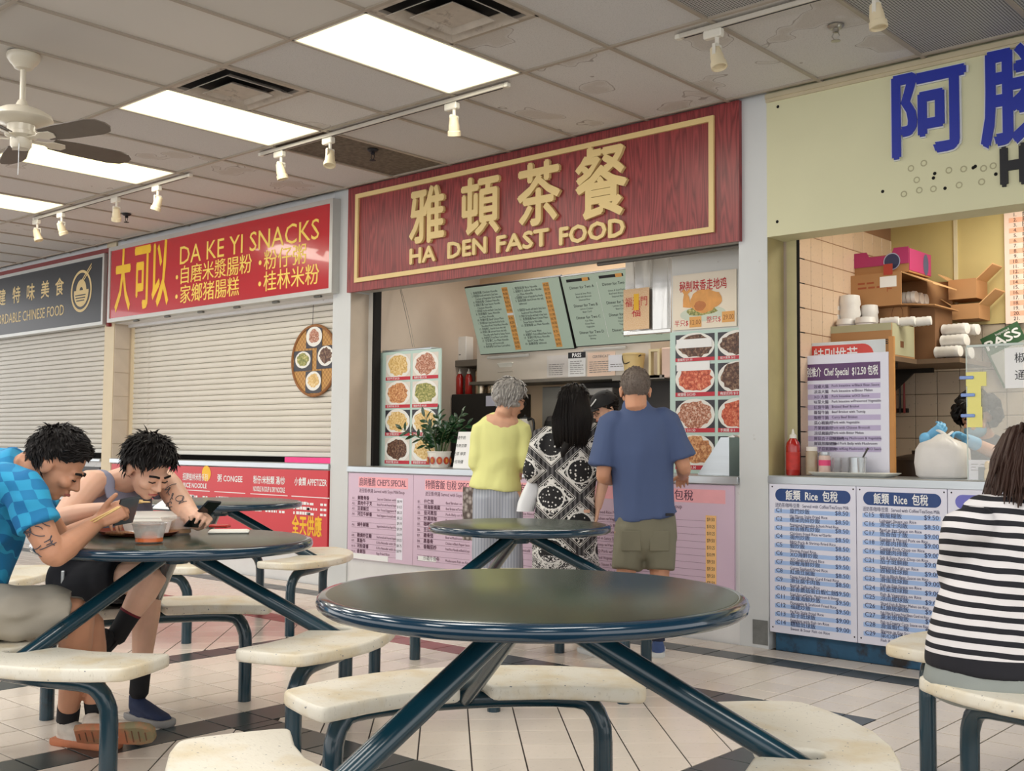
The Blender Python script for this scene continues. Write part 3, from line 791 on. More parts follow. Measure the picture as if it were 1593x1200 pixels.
for k, (A, B, h_, items, sub) in enumerate(((xs[0], mid, "廚師推薦 CHEF'S SPECIAL", CH, '送豆漿/例湯 Served with Soya Milk/Soup'), (mid+.004, xs[1], '特價客飯 包稅 SPECIAL', SP, '送豆漿/例湯 Served with Soya Milk/Soup'), (xs[1]+.004, xs[2], '炒粉麵 包稅 Rice Noodle', ND, 'Served with Soya Milk/Soup'), (xs[2]+.004, xs[3], '湯麵 Noodle 包稅', ND, 'Served with Soya Milk/Soup'))):
    t = tt[k]; zb_ = min(pz0, pz0r) if k > 1 else pz0
    part('panel', MB().bx(A, B, 5.993, WY+.01, zb_, pz1), M_pinkb, t); y = 5.9918
    part('heading', MB().bx(A+.13*(k != 3), B-.06, 5.9922, 5.9928, pz1-.115, pz1-.03), M_salmon, t)
    mb = MB(); cx = (A+B)/2; w_ = B-A
    mb.text(h_, V((cx+.03, y, pz1-.097)), UX, UZ, .052, align='C', bold=.012, maxw=w_*.72)
    mb.text(sub, V((cx+.02, y, pz1-.155)), UX, UZ, .026, align='C', maxw=w_*.7)
    zz = pz1-.215; st = .0435
    for i, it in enumerate(items):
        if zz < zb_+.03: break
        if it:
            cn = ''.join(R5.choice(CN) for _ in range(R5.choice((3, 4, 4, 5))))
            mb.text('%s%d.' % ('ABCD'[k] if k else 'A', i+1), V((A+.05, y, zz)), UX, UZ, .02)
            if k < 2: mb.text(cn, V((A+.12, y, zz)), UX, UZ, .026, bold=.02)
            mb.text(it, V((A+(.36 if k < 2 else .12), y, zz)), UX, UZ, .02, maxw=w_-.5)
        mb.quad((A+.05, y, zz-.012), (B-.14, y, zz-.012), (B-.14, y, zz-.0105), (A+.05, y, zz-.0105))
        zz -= st
    part('lettering', mb, mat('maroon_print', (92, 52, 74), .6), t)
    if k != 1:
        xp = B-.19 if k != 3 else B-.20
        part('price_strip', MB().bx(xp, xp+.075, 5.9912, 5.9925, max(zb_+.03, zz), pz1-.19), mat('white_price_tape', (232, 228, 240), .5) if k == 0 else mat('orange_price_tape', (248, 196, 130), .5), t)
        mb = MB(); z2 = pz1-.225
        while z2 > zz+.04: mb.text('$%d.%02d' % (R5.choice((8, 9, 9, 10)), R5.choice((25, 50, 75, 99))), V((xp+.01, 5.9906, z2)), UX, UZ, .022, width=.055); z2 -= .0435
        part('prices', mb, M_ink, t)
    if k < 2:
        mb = MB(); mb.bx(A+.06, A+.5, 5.9912, 5.9922, pz1-.70, pz1-.655) if k == 0 else mb.bx(A+.06, A+.26, 5.9912, 5.9922, pz1-.66, pz1-.625)
        part('white_patch', mb, M_white, t)
    else: pass
# photo collage stuck on the second board
q0, q1 = onY(720, 758, 5.99), onY(745, 842, 5.99)
mb = MB(); mb.bx(q0.x, q0.x+.17, 5.9895, 5.9915, q1.z, q0.z)
m, t_, b_ = newmat('grey_brown_collage'); v_, *_ = objxyz(t_); b_.inputs['Roughness'].default_value = .5
vo = t_.nodes.new('ShaderNodeTexVoronoi'); vo.inputs['Scale'].default_value = 26; t_.links.new(v_, vo.inputs['Vector'])
t_.links.new(mixc(t_, X(t_, vo.outputs['Distance'])*1.6, lin((206, 196, 190)), lin((84, 70, 64))), b_.inputs['Base Color'])
part('photo_collage', mb, m, tt[1])

# blue rice boards
bz1 = onY(1199, 752, 5.985).z; bz0 = onY(1199, 983, 5.985).z
M_bw = mat('white_menu_vinyl', (226, 226, 240), .35, 0, .02); M_band = mat('light_blue_band', (164, 192, 236), .45, 0, .02)
M_navy = mat('navy_heading', (34, 66, 124), .4); M_navyt = mat('navy_print', (38, 48, 96), .5)
RICE = [[('C1', '廈門炒飯', 'Ha Moon Style Fried Rice', '8.50'), ('C2', '欖菜肉碎炒飯', 'Preserved Vegetable & Pork Fried Rice', '8.50'), ('C3', '蒜香雞粒炒飯', 'Chicken Fried Rice w/Garlic', '8.50'), ('C4', '揚州炒飯', 'BBQ Pork & Shrimp Fried Rice', '8.50'), ('C5', '蝦炒飯', 'Shrimp Fried Rice', '8.50'), ('C6', 'XO海鮮炒飯', 'XO Seafood Fried Rice', '9.50'), ('C7', '咖喱海鮮炒飯', 'Curry Seafood Fried Rice', '9.50'), ('C8', '紅燒豆腐飯', 'Deep Fried Bean Curd Fried Rice', '8.50'), ('C9', '滑豆腐牛肉飯', 'Beef & Tofu on Rice', '8.50'), ('C10', '蒜香蘑菇蛋白蝦仁飯', 'Fried Rice w/Garlic, Mushroom & Shrimp', '9.50'), ('C11', '菠蘿海鮮炒飯', 'Pineapple & Seafood Fried Rice', '9.50'), ('C12', '福建炒飯', 'Fe Kin Style Fried Rice', '9.50'), ('C13', '茄子斑球飯', 'Eggplant with Fish on Rice', '9.00'), ('C14', '糖醋斑球飯', 'Sweet & Sour Fish on Rice', '9.00')],
        [('C15', '蝦龍糊飯', 'Lobster Sauce on Rice', '9.50'), ('C16', '滑蛋牛肉飯', 'Beef in Egg Sauce on Rice', '8.50'), ('C17', '魚香茄子飯', 'Eggplant & Minced Pork on Rice', '9.00'), ('C18', '京都肉排飯', 'Capital Pork Chop on Rice', '9.00'), ('C19', '椒鹽肉排飯', 'Salt & Spicy Pork Chop on Rice', '9.00'), ('C21', '茄子斑腩飯', 'Eggplant & Fish on Rice', '9.00'), ('C22', '豉椒斑球飯', 'Fish in Black Bean Sauce on Rice', '9.00'), ('C23', '滑蛋斑球飯', 'Fish in Egg Sauce on Rice', '9.00'), ('C24', '時菜斑球飯', 'Fish & Vegetable on Rice', '9.00'), ('C25', '涼瓜斑球飯', 'Sliced Fish & Bitter Melon on Rice', '9.00'), ('C26', '紅燒斑腩飯', 'Fish Fillet & Deep Fried Bean Curd on Rice', '9.00'), ('C27', '粟米斑塊飯', 'Fish in Creamy Corn Sauce on Rice', '9.00'), ('C28', '滑蛋蝦仁飯', 'Shrimp in Egg Sauce on Rice', '9.50'), ('C29', '菜心斑球飯', 'Fish & Choy Sum on Rice', '9.00')],
        [('C30', '', '', '')]]
ex = [P3[1]+.012, onY(1332, 800, 5.985).x, onY(1474, 800, 5.985).x, onY(1474, 800, 5.985).x+.75]
for k in range(3):
    A, B = ex[k]+.002, ex[k+1]-.002; w_ = B-A; y = 5.9835
    t = thing('menu_board', ('blue-striped rice menu board nearest the white pillar', 'blue-striped rice menu board left of the striped shirt', 'menu board with a violet heading, hidden by the striped shirt')[k], 'menu board', ((A+B)/2, 5.99, bz0), 'rice menu boards')
    part('panel', MB().bx(A, B, 5.985, WY+.01, bz0, bz1, .002), M_bw, t)
    hm = M_navy if k < 2 else mat('violet_heading', (112, 112, 196), .4)
    h0, h1 = bz1-.105, bz1-.03; r_ = (h1-h0)/2
    mb = MB(); mb.bx(A+.04+r_, B-.03-r_, 5.984, 5.9845, h0, h1); ring2(mb, A+.04+r_, h0+r_, r_, 0, 5.984, 1, PI/2, 1.5*PI, 12); ring2(mb, B-.03-r_, h0+r_, r_, 0, 5.984, 1, -PI/2, PI/2, 12)
    part('heading', mb, hm, t)
    part('heading_lettering', MB().text('飯類  Rice  包稅' if k < 2 else '炒粉麵', V(((A+B)/2, y, h0+.014)), UX, UZ, .046, align='C', bold=.02, maxw=w_*.6), M_white, t)
    bn, tx = MB(), MB()
    if k < 2: tx.text('送奶茶/咖啡/豆漿   Served with Coffee/Tea/Soya Milk', V(((A+B)/2, y, bz1-.137)), UX, UZ, .02, align='C', maxw=w_*.85)
    n = len(RICE[k]); st = (bz1-.15-bz0-.02)/14
    for i, (a_, b_, c_, d_) in enumerate(RICE[k]):
        zz = bz1-.15-st*(i+1)+st*.5
        bn.quad((A+.035, 5.984, zz), (B-.035, 5.984, zz), (B-.035, 5.984, zz+st*.47), (A+.035, 5.984, zz+st*.47))
        tx.text(a_, V((A+.045, y, zz+.006)), UX, UZ, .026, bold=.005)
        tx.text(b_, V((A+.135, y, zz+.004)), UX, UZ, .023, bold=.009)
        tx.text(c_, V((A+.135, y, zz-.021)), UX, UZ, .0165, bold=.005, maxw=w_-.24)
        if d_: tx.text('$'+d_, V((B-.045, y, zz+.004)), UX, UZ, .026, align='R', bold=.005)
    part('band', bn, M_band, t); part('lettering', tx, M_navyt, t)
    mb = MB()
    for x in (A+.02, B-.015):
        for z in (bz0+.03, bz1-.02): mb.lathe([(.005, 0), (.003, .002)], (x, 5.985, z), 8, (0, -1, 0))
    part('screw', mb, M_ink, t)

# dark counter front of the leftmost stall, glimpsed between the two men
t = thing('drawer_cabinet', 'dark drawer front of the leftmost closed stall, seen between the two men', 'cabinet', (P1[0]-.9, 6.0, .25))
part('panel', MB().bx(P1[0]-1.9, P1[0]-.03, 6.0, WY+.018, .25, .93, .004), mat('dark_counter_front', (44, 42, 44), .45, 0, .1), t)
for i in range(4):
    for j in range(3): part('price_tag', MB().bx(P1[0]-1.75+.42*i, P1[0]-1.6+.42*i, 5.997, 6.0, .36+.19*j, .42+.19*j), M_white, t)
solo('counter_ledge', MB().bx(-16, P1[0]-.01, 5.985, 6.14, .99, 1.02, .004), M_steel, 'steel ledge under the left shutter, behind the man in the checked shirt', 'counter')
# ------------------------------------------------------------------ fixed cluster tables with crescent seats
M_top = mat('grey_green_laminate', (42, 58, 48), .24, 0, .06, 2, .02, 200, spec=.32)
M_rim = mat('dark_teal_rim', (16, 48, 68), .16, 0, .08, 4, coat=.5)
M_tube = mat('dark_teal_enamel', (12, 50, 64), .24, 0, .18, 7, coat=.3, dirt=((10, 28, 32), .4, 6))
M_worn = mat('worn_grey_tube', (92, 96, 92), .4, .4, .25, 14)
m, t_, b_ = newmat('speckled_cream_seat'); b_.inputs['Roughness'].default_value = .38
vec, x, y, z = objxyz(t_, (1, 3, 1)); q = noi(t_, vec, 55, 3); q2 = noi(t_, objxyz(t_)[0], 5, 4)
c1 = mixc(t_, ((q2-.5)*5)._m('ADD', 0, clamp=True), lin((236, 230, 214)), lin((222, 206, 172)))
c1 = mixc(t_, ((q-.6)*8)._m('ADD', 0, clamp=True)*.35, c1, lin((176, 164, 140)))
vo = noi(t_, objxyz(t_)[0], 90, 1); c1 = mixc(t_, vo.gt(.74), c1, lin((130, 130, 132)))
t_.links.new(c1, b_.inputs['Base Color']); bump(t_, b_, q, .35); M_seat = m
def crescent():
    """outline (radial, tangential) of one seat, with the slot for the strut"""
    half = [(.555, .0), (.550, .12), (.530, .24), (.480, .37), (.430, .46), (.408, .502), (.407, .516), (.416, .530), (.44, .545), (.52, .580), (.62, .612), (.650, .615), (.672, .608), (.690, .588), (.735, .53), (.80, .42), (.852, .29), (.882, .15), (.890, 0)]
    return [(a, b*.92) for a, b in half]
def inset_ring(poly, d): return inset(poly, d)
def seat_mb(zt):
    h = crescent(); sw = .046
    right = [(.72-.0, 0.0), (.716, .022), (.700, .040), (.68, sw), (.60, sw), (.568, sw+.004), (.553, sw+.018)]+h[2:]
    poly = right+[(a, -b) for a, b in reversed(right[1:-1])]
    th = .044; b = MB(); out = []
    for d, z in ((.008, zt-th), (.001, zt-th+.006), (0, zt-th+.014), (0, zt-.010), (.002, zt-.004), (.007, zt-.0005), (.010, zt)):
        q = inset(poly, d) if d else (poly if sum(poly[i][0]*poly[(i+1) % len(poly)][1]-poly[(i+1) % len(poly)][0]*poly[i][1] for i in range(len(poly))) > 0 else poly[::-1])
        out.append([V((x, y, z)) for x, y in q])
    b.rings(out, False, False); n = len(out[0]); o = (len(out)-1)*n
    for ring, off, up in ((out[0], 0, False), (out[-1], o, True)):
        for tri in geometry.tessellate_polygon([[V((p.x, p.y, 0)) for p in ring]]):
            a, c, d = tri; z = (ring[c]-ring[a]).cross(ring[d]-ring[a]).z
            b.f.append((off+a, off+c, off+d) if (z > 0) == up else (off+a, off+d, off+c)); b.mi.append(0)
    return b
def rotmb(mb, a):
    R = Matrix.Rotation(a, 4, 'Z'); o = MB(); o.v = [R @ v for v in mb.v]; o.f = list(mb.f); o.mi = list(mb.mi); return o
def make_table(label, R, zt, arms, group):
    t = thing('cluster_table', label, 'table', (0, 0, 0), group)
    n = 72
    part('table_top', MB().lathe([(.02, zt-.03), (R-.04, zt-.03), (R-.03, zt-.028), (R-.026, zt-.001), (R-.03, zt), (.02, zt)], (0, 0, 0), n), M_top, t)
    part('rim', MB().lathe([(R-.03, zt-.001), (R-.012, zt-.002), (R-.003, zt-.009), (R, zt-.021), (R-.003, zt-.033), (R-.012, zt-.04), (R-.03, zt-.041), (R-.034, zt-.03)], (0, 0, 0), n, None, False, False), M_rim, t)
    hub = MB().box((0, 0, zt-.055), (.20, .20, .045), .3, .008); hub.lathe([(.05, zt-.10), (.06, zt-.075)], (0, 0, 0), 12)
    for a in (.4, 2.5, 4.4): hub.lathe([(.012, zt-.10), (.014, zt-.078)], (.085*math.cos(a), .085*math.sin(a), 0), 8)
    part('hub', hub, M_tube, t)
    sm = seat_mb(.465)
    for k, a in enumerate(arms):
        R3 = Matrix.Rotation(a, 3, 'Z'); w = lambda r, tt, z: R3 @ V((r, tt, z))
        part('strut', MB().loft([w(.05, 0, zt-.058), w(.10, 0, zt-.085), w(.40, 0, (zt-.085+.405)/2+.002), w(.71, 0, .405), w(.735, 0, .392)], [.0305]*5, 14, cap=.3), M_tube, t)
        pts = [w(.607, -.425, 0), w(.607, -.425, .26), w(.614, -.418, .325), w(.632, -.395, .372), w(.655, -.35, .391), w(.70, -.2, .394), w(.72, 0, .394), w(.70, .2, .394), w(.655, .35, .391), w(.632, .395, .372), w(.614, .418, .325), w(.607, .425, .26), w(.607, .425, 0)]
        part('seat_frame', MB().loft(pts, [.0305]*13, 12, sub=2, cap=.1, flat=(True, True)), M_tube, t)
        b = rotmb(sm, a)
        b_bolts = MB()
        part('seat', b, M_seat, t, ang=50)
        mb = MB()
        for sg in (-1, 1): mb.box(w(.69, sg*.25, .4215), (.10, .05, .004), a)
        part('seat_bracket', mb, M_tube, t)
    return t
A3 = lambda th: [math.radians(41.71+q+th) for q in (0, 120, 240)]
TG = 'fixed tables with cream seats'
T1 = make_table('empty round table in the foreground with three cream seats', .545, .825, A3(106), TG); T1.location = LD(.055, 2.86)
T3 = make_table('round table where the two men eat', .545, .812, A3(116), TG); T3.location = LD(-1.35, 4.5)
T2 = make_table('smaller empty round table between the foreground table and the customers', .475, .79, A3(106), TG); T2.location = LD(.045, 5.8)
T4 = dup(T3, LD(-1.95, 7.45), 0, 'round table behind the two men, before the red menu board'); 
T5 = dup(T3, LD(-3.47, 6.15), 0, 'round table at the left edge, hidden behind the man in the blue shirt')
T6 = dup(T1, LD(2.17, 3.77), math.radians(5), 'round table at the right edge where the woman in stripes sits')
for t_ in (T1, T2, T3, T4, T5, T6): ORG[t_.name] = V(t_.location)
# ------------------------------------------------------------------ ceiling fan
M_fanw = mat('aged_white_fan', (214, 206, 188), .35, 0, .06, 5, coat=.2)
M_blade = mat('grey_brown_fan_blade', (92, 82, 72), .5, 0, .12, 8)
fc = onZ(37, 84, ZC); fz = W(30, 186, (fc-EYE).dot(FW)).z
t = thing('ceiling_fan', 'white ceiling fan with five grey-brown blades hanging at the left', 'fan', (fc.x, fc.y, ZC))
cx, cy_ = fc.x, fc.y
part('canopy', MB().lathe([(.085, ZC), (.09, ZC-.012), (.086, ZC-.03), (.07, ZC-.055), (.062, ZC-.06), (.045, ZC-.085), (.02, ZC-.092)], (cx, cy_, 0), 28), M_fanw, t)
part('downrod', MB().lathe([(.0155, fz+.08), (.0155, ZC-.09)], (cx, cy_, 0), 14), M_fanw, t)
part('motor_housing', MB().lathe([(.022, fz+.10), (.034, fz+.075), (.04, fz+.06), (.10, fz+.05), (.155, fz+.02), (.165, fz-.005), (.155, fz-.018), (.09, fz-.035), (.08, fz-.04)], (cx, cy_, 0), 36), M_fanw, t)
sw = part('switch_housing', MB().lathe([(.075, fz-.035), (.074, fz-.075), (.085, fz-.08), (.085, fz-.10), (.058, fz-.115), (.056, fz-.155), (.045, fz-.17), (.01, fz-.173)], (cx, cy_, 0), 28), M_fanw, t)
part('pull_chain', MB().tube([(cx+.045, cy_-.03, fz-.15), (cx+.05, cy_-.033, fz-.33)], .002, 6), M_steel, sw)
# blades: the one towards the right of the picture fixes the angle
a0 = math.atan2((onZ(215, 258, fz-.11)-fc).y, (onZ(215, 258, fz-.11)-fc).x)
for k in range(5):
    a = a0-.11+k*2*PI/5; R = Matrix.Rotation(a, 3, 'Z') @ Matrix.Rotation(math.radians(-15), 3, 'X')
    w = lambda x, y, z: V((cx, cy_, fz-.11))+R @ V((x, y, z))
    pl = [(.17, -.055), (.30, -.07), (.54, -.076), (.605, -.06), (.64, -.02), (.64, .02), (.605, .06), (.54, .076), (.30, .07), (.17, .055)]
    bl = part('blade', MB().prism(pl, w(0, 0, -.003), R @ V((1, 0, 0)), R @ V((0, 1, 0)), R @ V((0, 0, .006))), M_blade, t)
    il = [(.06, -.014), (.13, -.014), (.17, -.036), (.235, -.03), (.25, 0), (.235, .03), (.17, .036), (.13, .014), (.06, .014)]
    part('blade_iron', MB().prism(il, w(0, 0, -.010), R @ V((1, 0, 0)), R @ V((0, 1, 0)), R @ V((0, 0, .006))), M_fanw, bl)

# ------------------------------------------------------------------ track lighting
M_track = mat('white_track', (206, 200, 188), .45, .1, .05)
M_head = mat('ivory_spotlight', (226, 212, 180), .4, 0, .05)
M_adapt = mat('white_track_adapter', (226, 222, 210), .4)
def rail(label, xa, xb, y):
    t = thing('track_rail', label, 'track', ((xa+xb)/2, y, ZC), 'ceiling light tracks')
    part('rail', MB().bx(xa, xb, y-.017, y+.017, ZC-.03, ZC-.0055, .003), M_track, t)
    part('slot', MB().bx(xa+.02, xb-.02, y-.006, y+.006, ZC-.0308, ZC-.03), M_ink, t)
    part('end_cap', MB().bx(xa-.03, xa, y-.018, y+.018, ZC-.031, ZC-.0055, .004), M_adapt, t); part('end_cap', MB().bx(xb, xb+.03, y-.018, y+.018, ZC-.031, ZC-.0055, .004), M_adapt, t)
RY = 4.80
rail('left ceiling track with four spotlights', onZ(62, 342, ZC-.02).x, onZ(268, 268, ZC-.02).x, 4.80)
rail('middle ceiling track between the two nearest lit panels', onZ(402, 239, ZC-.02).x, onZ(776, 130, ZC-.02).x, 4.79)
rail('right ceiling track above the white pillar', -3.12, -1.3, 4.80)
def spot(px, py, tilt, yaw, label):
    p = onZ(px, py, ZC-.045); y = 4.80; x = onY(px, py, y).x
    t = thing('track_spotlight', label, 'spotlight', (x, y, ZC-.03), 'ivory track spotlights')
    part('adapter', MB().box((x, y, ZC-.052), (.105, .04, .044), 0, .006), M_adapt, t)
    part('stem', MB().lathe([(.011, ZC-.115), (.011, ZC-.07)], (x+.02, y, 0), 10).box((x+.02, y, ZC-.118), (.02, .058, .014)).box((x+.02, y-.03, ZC-.15), (.018, .004, .07)).box((x+.02, y+.03, ZC-.15), (.018, .004, .07)), M_adapt, t)
    ax = V((math.sin(tilt)*math.cos(yaw), math.sin(tilt)*math.sin(yaw), -math.cos(tilt)))
    part('lamp_head', MB().lathe([(.018, -.055), (.026, -.05), (.03, -.02), (.034, 0), (.035, .03), (.041, .034), (.042, .062), (.036, .064), (.033, .05), (.01, .046)], V((x+.02, y, ZC-.175)), 18, ax), M_head, t)
SP = ['leftmost', 'second from the left', 'third from the left', 'fourth from the left']
for k, (px, py) in enumerate(((57, 340), (95, 328), (180, 305), (244, 285))): spot(px, py, .35+.1*k % .3, .6+k, SP[k]+' of the four spotlights on the left track')
for (px, py, a, b, l) in ((435, 239, .25, 1.0, 'left spotlight on the middle track, below the lit panel corner'), (511, 217, .3, -.8, 'spotlight in front of the dusty black ceiling grille'), (703, 164, .35, 2.2, 'spotlight near the right end of the middle track'), (1110, 50, .3, -.3, 'spotlight above the white pillar at the right track end'), (1357, -12, .15, 0, 'spotlight cut off by the top edge of the frame')): spot(px, py, a, b, l)
# sprinklers
M_chrome = mat('dull_chrome', (170, 166, 158), .3, .8, .1)
for px, py, m, l in ((1300, 40, M_chrome, 'chrome fire sprinkler on the stained tile at the right'), (197, 333, M_ink, 'dark fire sprinkler between the left track and the red sign'), (580, 233, M_ink, 'dark fire sprinkler on the dusty black grille')):
    p = onZ(px, py, ZC)
    t = thing('sprinkler', l, 'sprinkler', p, 'ceiling fire sprinklers')
    c = (p.x, p.y, ZC-.004)
    part('escutcheon', MB().lathe([(.042, .004), (.042, 0), (.030, -.012), (.014, -.014)], c, 20), m, t)
    b = MB().lathe([(.014, -.012), (.016, -.03), (.011, -.034)], c, 12)
    for s in (-1, 1): b.tube([V(c)+V((.012*s, 0, -.03)), V(c)+V((.020*s, 0, -.05)), V(c)+V((.004*s, 0, -.072))], .003, 6)
    part('frame', b, m, t)
    part('deflector', MB().lathe([(.024, -.074), (.024, -.077), (.005, -.08)], c, 14), m, t)

# ------------------------------------------------------------------ woven tray on the shutter
M_wov, t_, b_ = newmat('woven_rattan'); vec, x, y, z = objxyz(t_); b_.inputs['Roughness'].default_value = .6
wv = ((x*42).floor()+(z*42).floor()).mod2(); st = ((x+z)*210)._m('SINE')*.25+.5
t_.links.new(mixc(t_, wv*.55+st*.4, lin((206, 160, 92)), lin((160, 108, 54))), b_.inputs['Base Color'])
c = onY(487, 561, 6.165); rr_ = .5*(onY(487, 507, 6.165).z-onY(487, 616, 6.165).z)
t = thing('woven_tray', 'round woven tray with four food photos hanging on the shutter', 'tray', (c.x, 6.18, c.z-rr_))
part('weave', MB().lathe([(rr_*.97, 0), (rr_*.96, .008), (0.01, .008)], (c.x, 6.185, c.z), 48, (0, -1, 0)), M_wov, t)
part('rim', MB().rings([[V((c.x+(rr_+.014*math.cos(b))*math.cos(a), 6.178+.014*math.sin(b), c.z+(rr_+.014*math.cos(b))*math.sin(a))) for b in [2*PI*k/8 for k in range(8)]] for a in [2*PI*k/48 for k in range(48)]], closed=True), mat('dark_rattan_rim', (150, 100, 56), .6, 0, .25, 40), t)
part('string', MB().tube([(c.x-.02, 6.17, c.z+rr_), (c.x-.015, 6.17, 2.47)], .0025, 6), M_ink, t)
def food_mat(name, cols, sc=60):
    if name in MC: return MC[name]
    m, t, b = newmat(name); MC[name] = m; b.inputs['Roughness'].default_value = .45
    vec, *_ = objxyz(t); n = noi(t, vec, sc, 4, .6)
    cr = t.nodes.new('ShaderNodeValToRGB'); t.links.new(((n-.5)*2.2+.5).v, cr.inputs[0])
    for i, c in enumerate(cols):
        e = cr.color_ramp.elements[i] if i < 2 else cr.color_ramp.elements.new(.5)
        e.position = i/(len(cols)-1); e.color = lin(c)
    t.links.new(cr.outputs[0], b.inputs['Base Color']); return m
def blob(mb, cx, cz, rx, rz, y, seed, n=26, rough=.12):
    r = random.Random(seed); k = [1+r.uniform(-rough, rough) for _ in range(n)]
    return mb.add([V((cx+rx*k[i]*math.cos(2*PI*i/n), y, cz+rz*k[i]*math.sin(2*PI*i/n))) for i in range(n)], [tuple(reversed(range(n)))])
FOODS = [food_mat('food_print_pork', [(120, 60, 34), (206, 140, 90), (240, 210, 160)]), food_mat('food_print_dark', [(40, 26, 20), (96, 60, 44), (170, 140, 110)]), food_mat('food_print_green', [(60, 84, 34), (150, 150, 80), (230, 214, 150)]), food_mat('food_print_red', [(120, 32, 20), (206, 90, 60), (240, 170, 130)]), food_mat('food_print_cream', [(176, 130, 70), (226, 190, 120), (246, 232, 196)]), food_mat('food_print_mixed', [(60, 40, 34), (190, 120, 90), (240, 230, 214)], 90)]
M_plate = mat('plate_print', (236, 234, 228), .4, 0, .03)
M_photo_dk = mat('dark_photo_ground', (52, 50, 58), .4, 0, .2, 9)
def photo(parent, x0, x1, z0, z1, y, seed, fm, bg, plate=.46, fs=.34, cap=None, name='food_photo', fz=0, sq=.8):
    """one printed picture: ground, plate, food"""
    m = MB(); w, h = x1-x0, z1-z0; cx, cz = (x0+x1)/2, (z0+z1)/2+h*.05
    m.m = 0; m.quad((x0, y, z0), (x1, y, z0), (x1, y, z1), (x0, y, z1))
    m.m = 1; blob(m, cx, cz, w*plate, min(h*plate, w*plate*sq), y-.0006, seed, 30, .01)
    m.m = 2; blob(m, cx+fz, cz+h*.02, w*fs, min(h*fs, w*fs*sq), y-.0012, seed+1, 26, .12)
    ms = [bg, M_plate, fm]
    if cap:
        m.m = 3; hh = min(h*.13, .035); m.quad((x0, y-.0015, z0), (x1, y-.0015, z0), (x1, y-.0015, z0+hh), (x0, y-.0015, z0+hh)); ms.append(mat('caption_red', (196, 44, 62), .5))
        m.m = 4; m.text(cap, V((x0+w*.06, y-.002, z0+hh*.22)), UX, UZ, hh*.6, bold=.01, maxw=w*.88); ms.append(M_white)
    part(name, m, ms, parent)
q = rr_*.36
photo(t, c.x-q, c.x+q, c.z+rr_*.36, c.z+rr_*.95, 6.172, 3, FOODS[5], M_photo_dk, .5, .33)
photo(t, c.x-rr_*.92, c.x-rr_*.08, c.z-rr_*.28, c.z+rr_*.30, 6.173, 5, FOODS[2], M_photo_dk, .42, .32)
photo(t, c.x+rr_*.12, c.x+rr_*.93, c.z-rr_*.25, c.z+rr_*.40, 6.1735, 7, FOODS[1], M_photo_dk, .44, .34)
photo(t, c.x-q, c.x+q, c.z-rr_*.93, c.z-rr_*.30, 6.172, 9, FOODS[4], M_photo_dk, .48, .34)
# ------------------------------------------------------------------ people
M_skin = lambda n, c: mat(n, c, .5, 0, .06, 14, .06, 120, spec=.35, sss=.12)
SK1 = M_skin('light_tan_skin', (214, 164, 136)); SK2 = M_skin('fair_skin', (226, 180, 154)); SK3 = M_skin('warm_tan_skin', (200, 146, 116))
M_hairB = mat('black_hair', (22, 18, 17), .55, 0, .35, 60, .5, 160, spec=.22, sc=(1, 1, .2))
M_hairN = mat('dark_brown_hair', (62, 42, 34), .5, 0, .3, 60, .5, 160, sc=(1, 1, .15))
M_hairG = mat('grey_hair', (150, 146, 142), .45, 0, .3, 40, .5, 120)
M_hairS = mat('cropped_greying_hair', (104, 92, 84), .6, 0, .35, 90, .6, 260)
M_lip = mat('lips', (176, 104, 96), .45); M_dkline = mat('eyelash_black', (30, 22, 20), .5)
M_eye = mat('eye_white', (226, 220, 214), .25)
class Fr:
    """local frame: s right, f forward, u up"""
    def __init__(k, o, f, u=V((0, 0, 1))):
        k.o = V(o); k.f = V(f).normalized(); k.s = k.f.cross(V(u)).normalized(); k.u = k.s.cross(k.f)
    def __call__(k, s, f, u): return k.o+k.s*s+k.f*f+k.u*u
def head_skin(B, F, k=1.0):
    e = lambda c, r: B.ell(F(*[q*k for q in c]), F.s*(r[0]*k), F.f*(r[1]*k), F.u*(r[2]*k), 12, 18)
    e((0, -.012, .028), (.074, .093, .086)); e((0, .026, -.03), (.060, .066, .074)); e((0, .036, -.074), (.046, .046, .034))
    e((0, .062, -.092), (.024, .022, .017)); e((0, .080, .014), (.052, .016, .012))
    for sg in (-1, 1):
        e((sg*.036, .066, -.030), (.026, .026, .022)); e((sg*.030, .079, -.004), (.015, .012, .008))
        e((sg*.075, -.006, -.014), (.009, .020, .031)); e((sg*.079, -.012, -.004), (.008, .013, .018)); e((sg*.012, .096, -.036), (.010, .011, .009))
    B.loft([F(0, .084*k, .010*k), F(0, .100*k, -.016*k), F(0, .109*k, -.033*k)], [.008*k, .010*k, .013*k], 10)
    e((0, .090, -.059), (.022, .010, .007)); e((0, .088, -.071), (.019, .010, .007))
def face_bits(t, body, F, k=1.0, open_=False):
    mb = MB()
    for sg in (-1, 1): mb.loft([F((sg*.016)*k, .0905*k, -.008*k), F(sg*.030*k, .0915*k, -.0095*k), F(sg*.044*k, .086*k, -.007*k)], [.0022*k]*3, 6)
    for i, sg in enumerate((-1, 1)):
        b = MB().loft([F((sg*.016)*k, .0905*k, -.008*k), F(sg*.030*k, .0920*k, -.0095*k), F(sg*.044*k, .086*k, -.007*k)], [.0024*k]*3, 6); part('eye', b, M_dkline, t)
        b = MB().loft([F(sg*.012*k, .0965*k, .018*k), F(sg*.030*k, .0945*k, .023*k), F(sg*.050*k, .082*k, .017*k)], [(.0028*k, .005*k)]*3, 6); part('eyebrow', b, M_hairB, t)
    b = MB().loft([F(-.021*k, .0935*k, -.0645*k), F(0, .1005*k, -.063*k), F(.021*k, .0935*k, -.0645*k)], [.003*k, .0062*k, .003*k], 8); part('lips', b, M_lip, t)
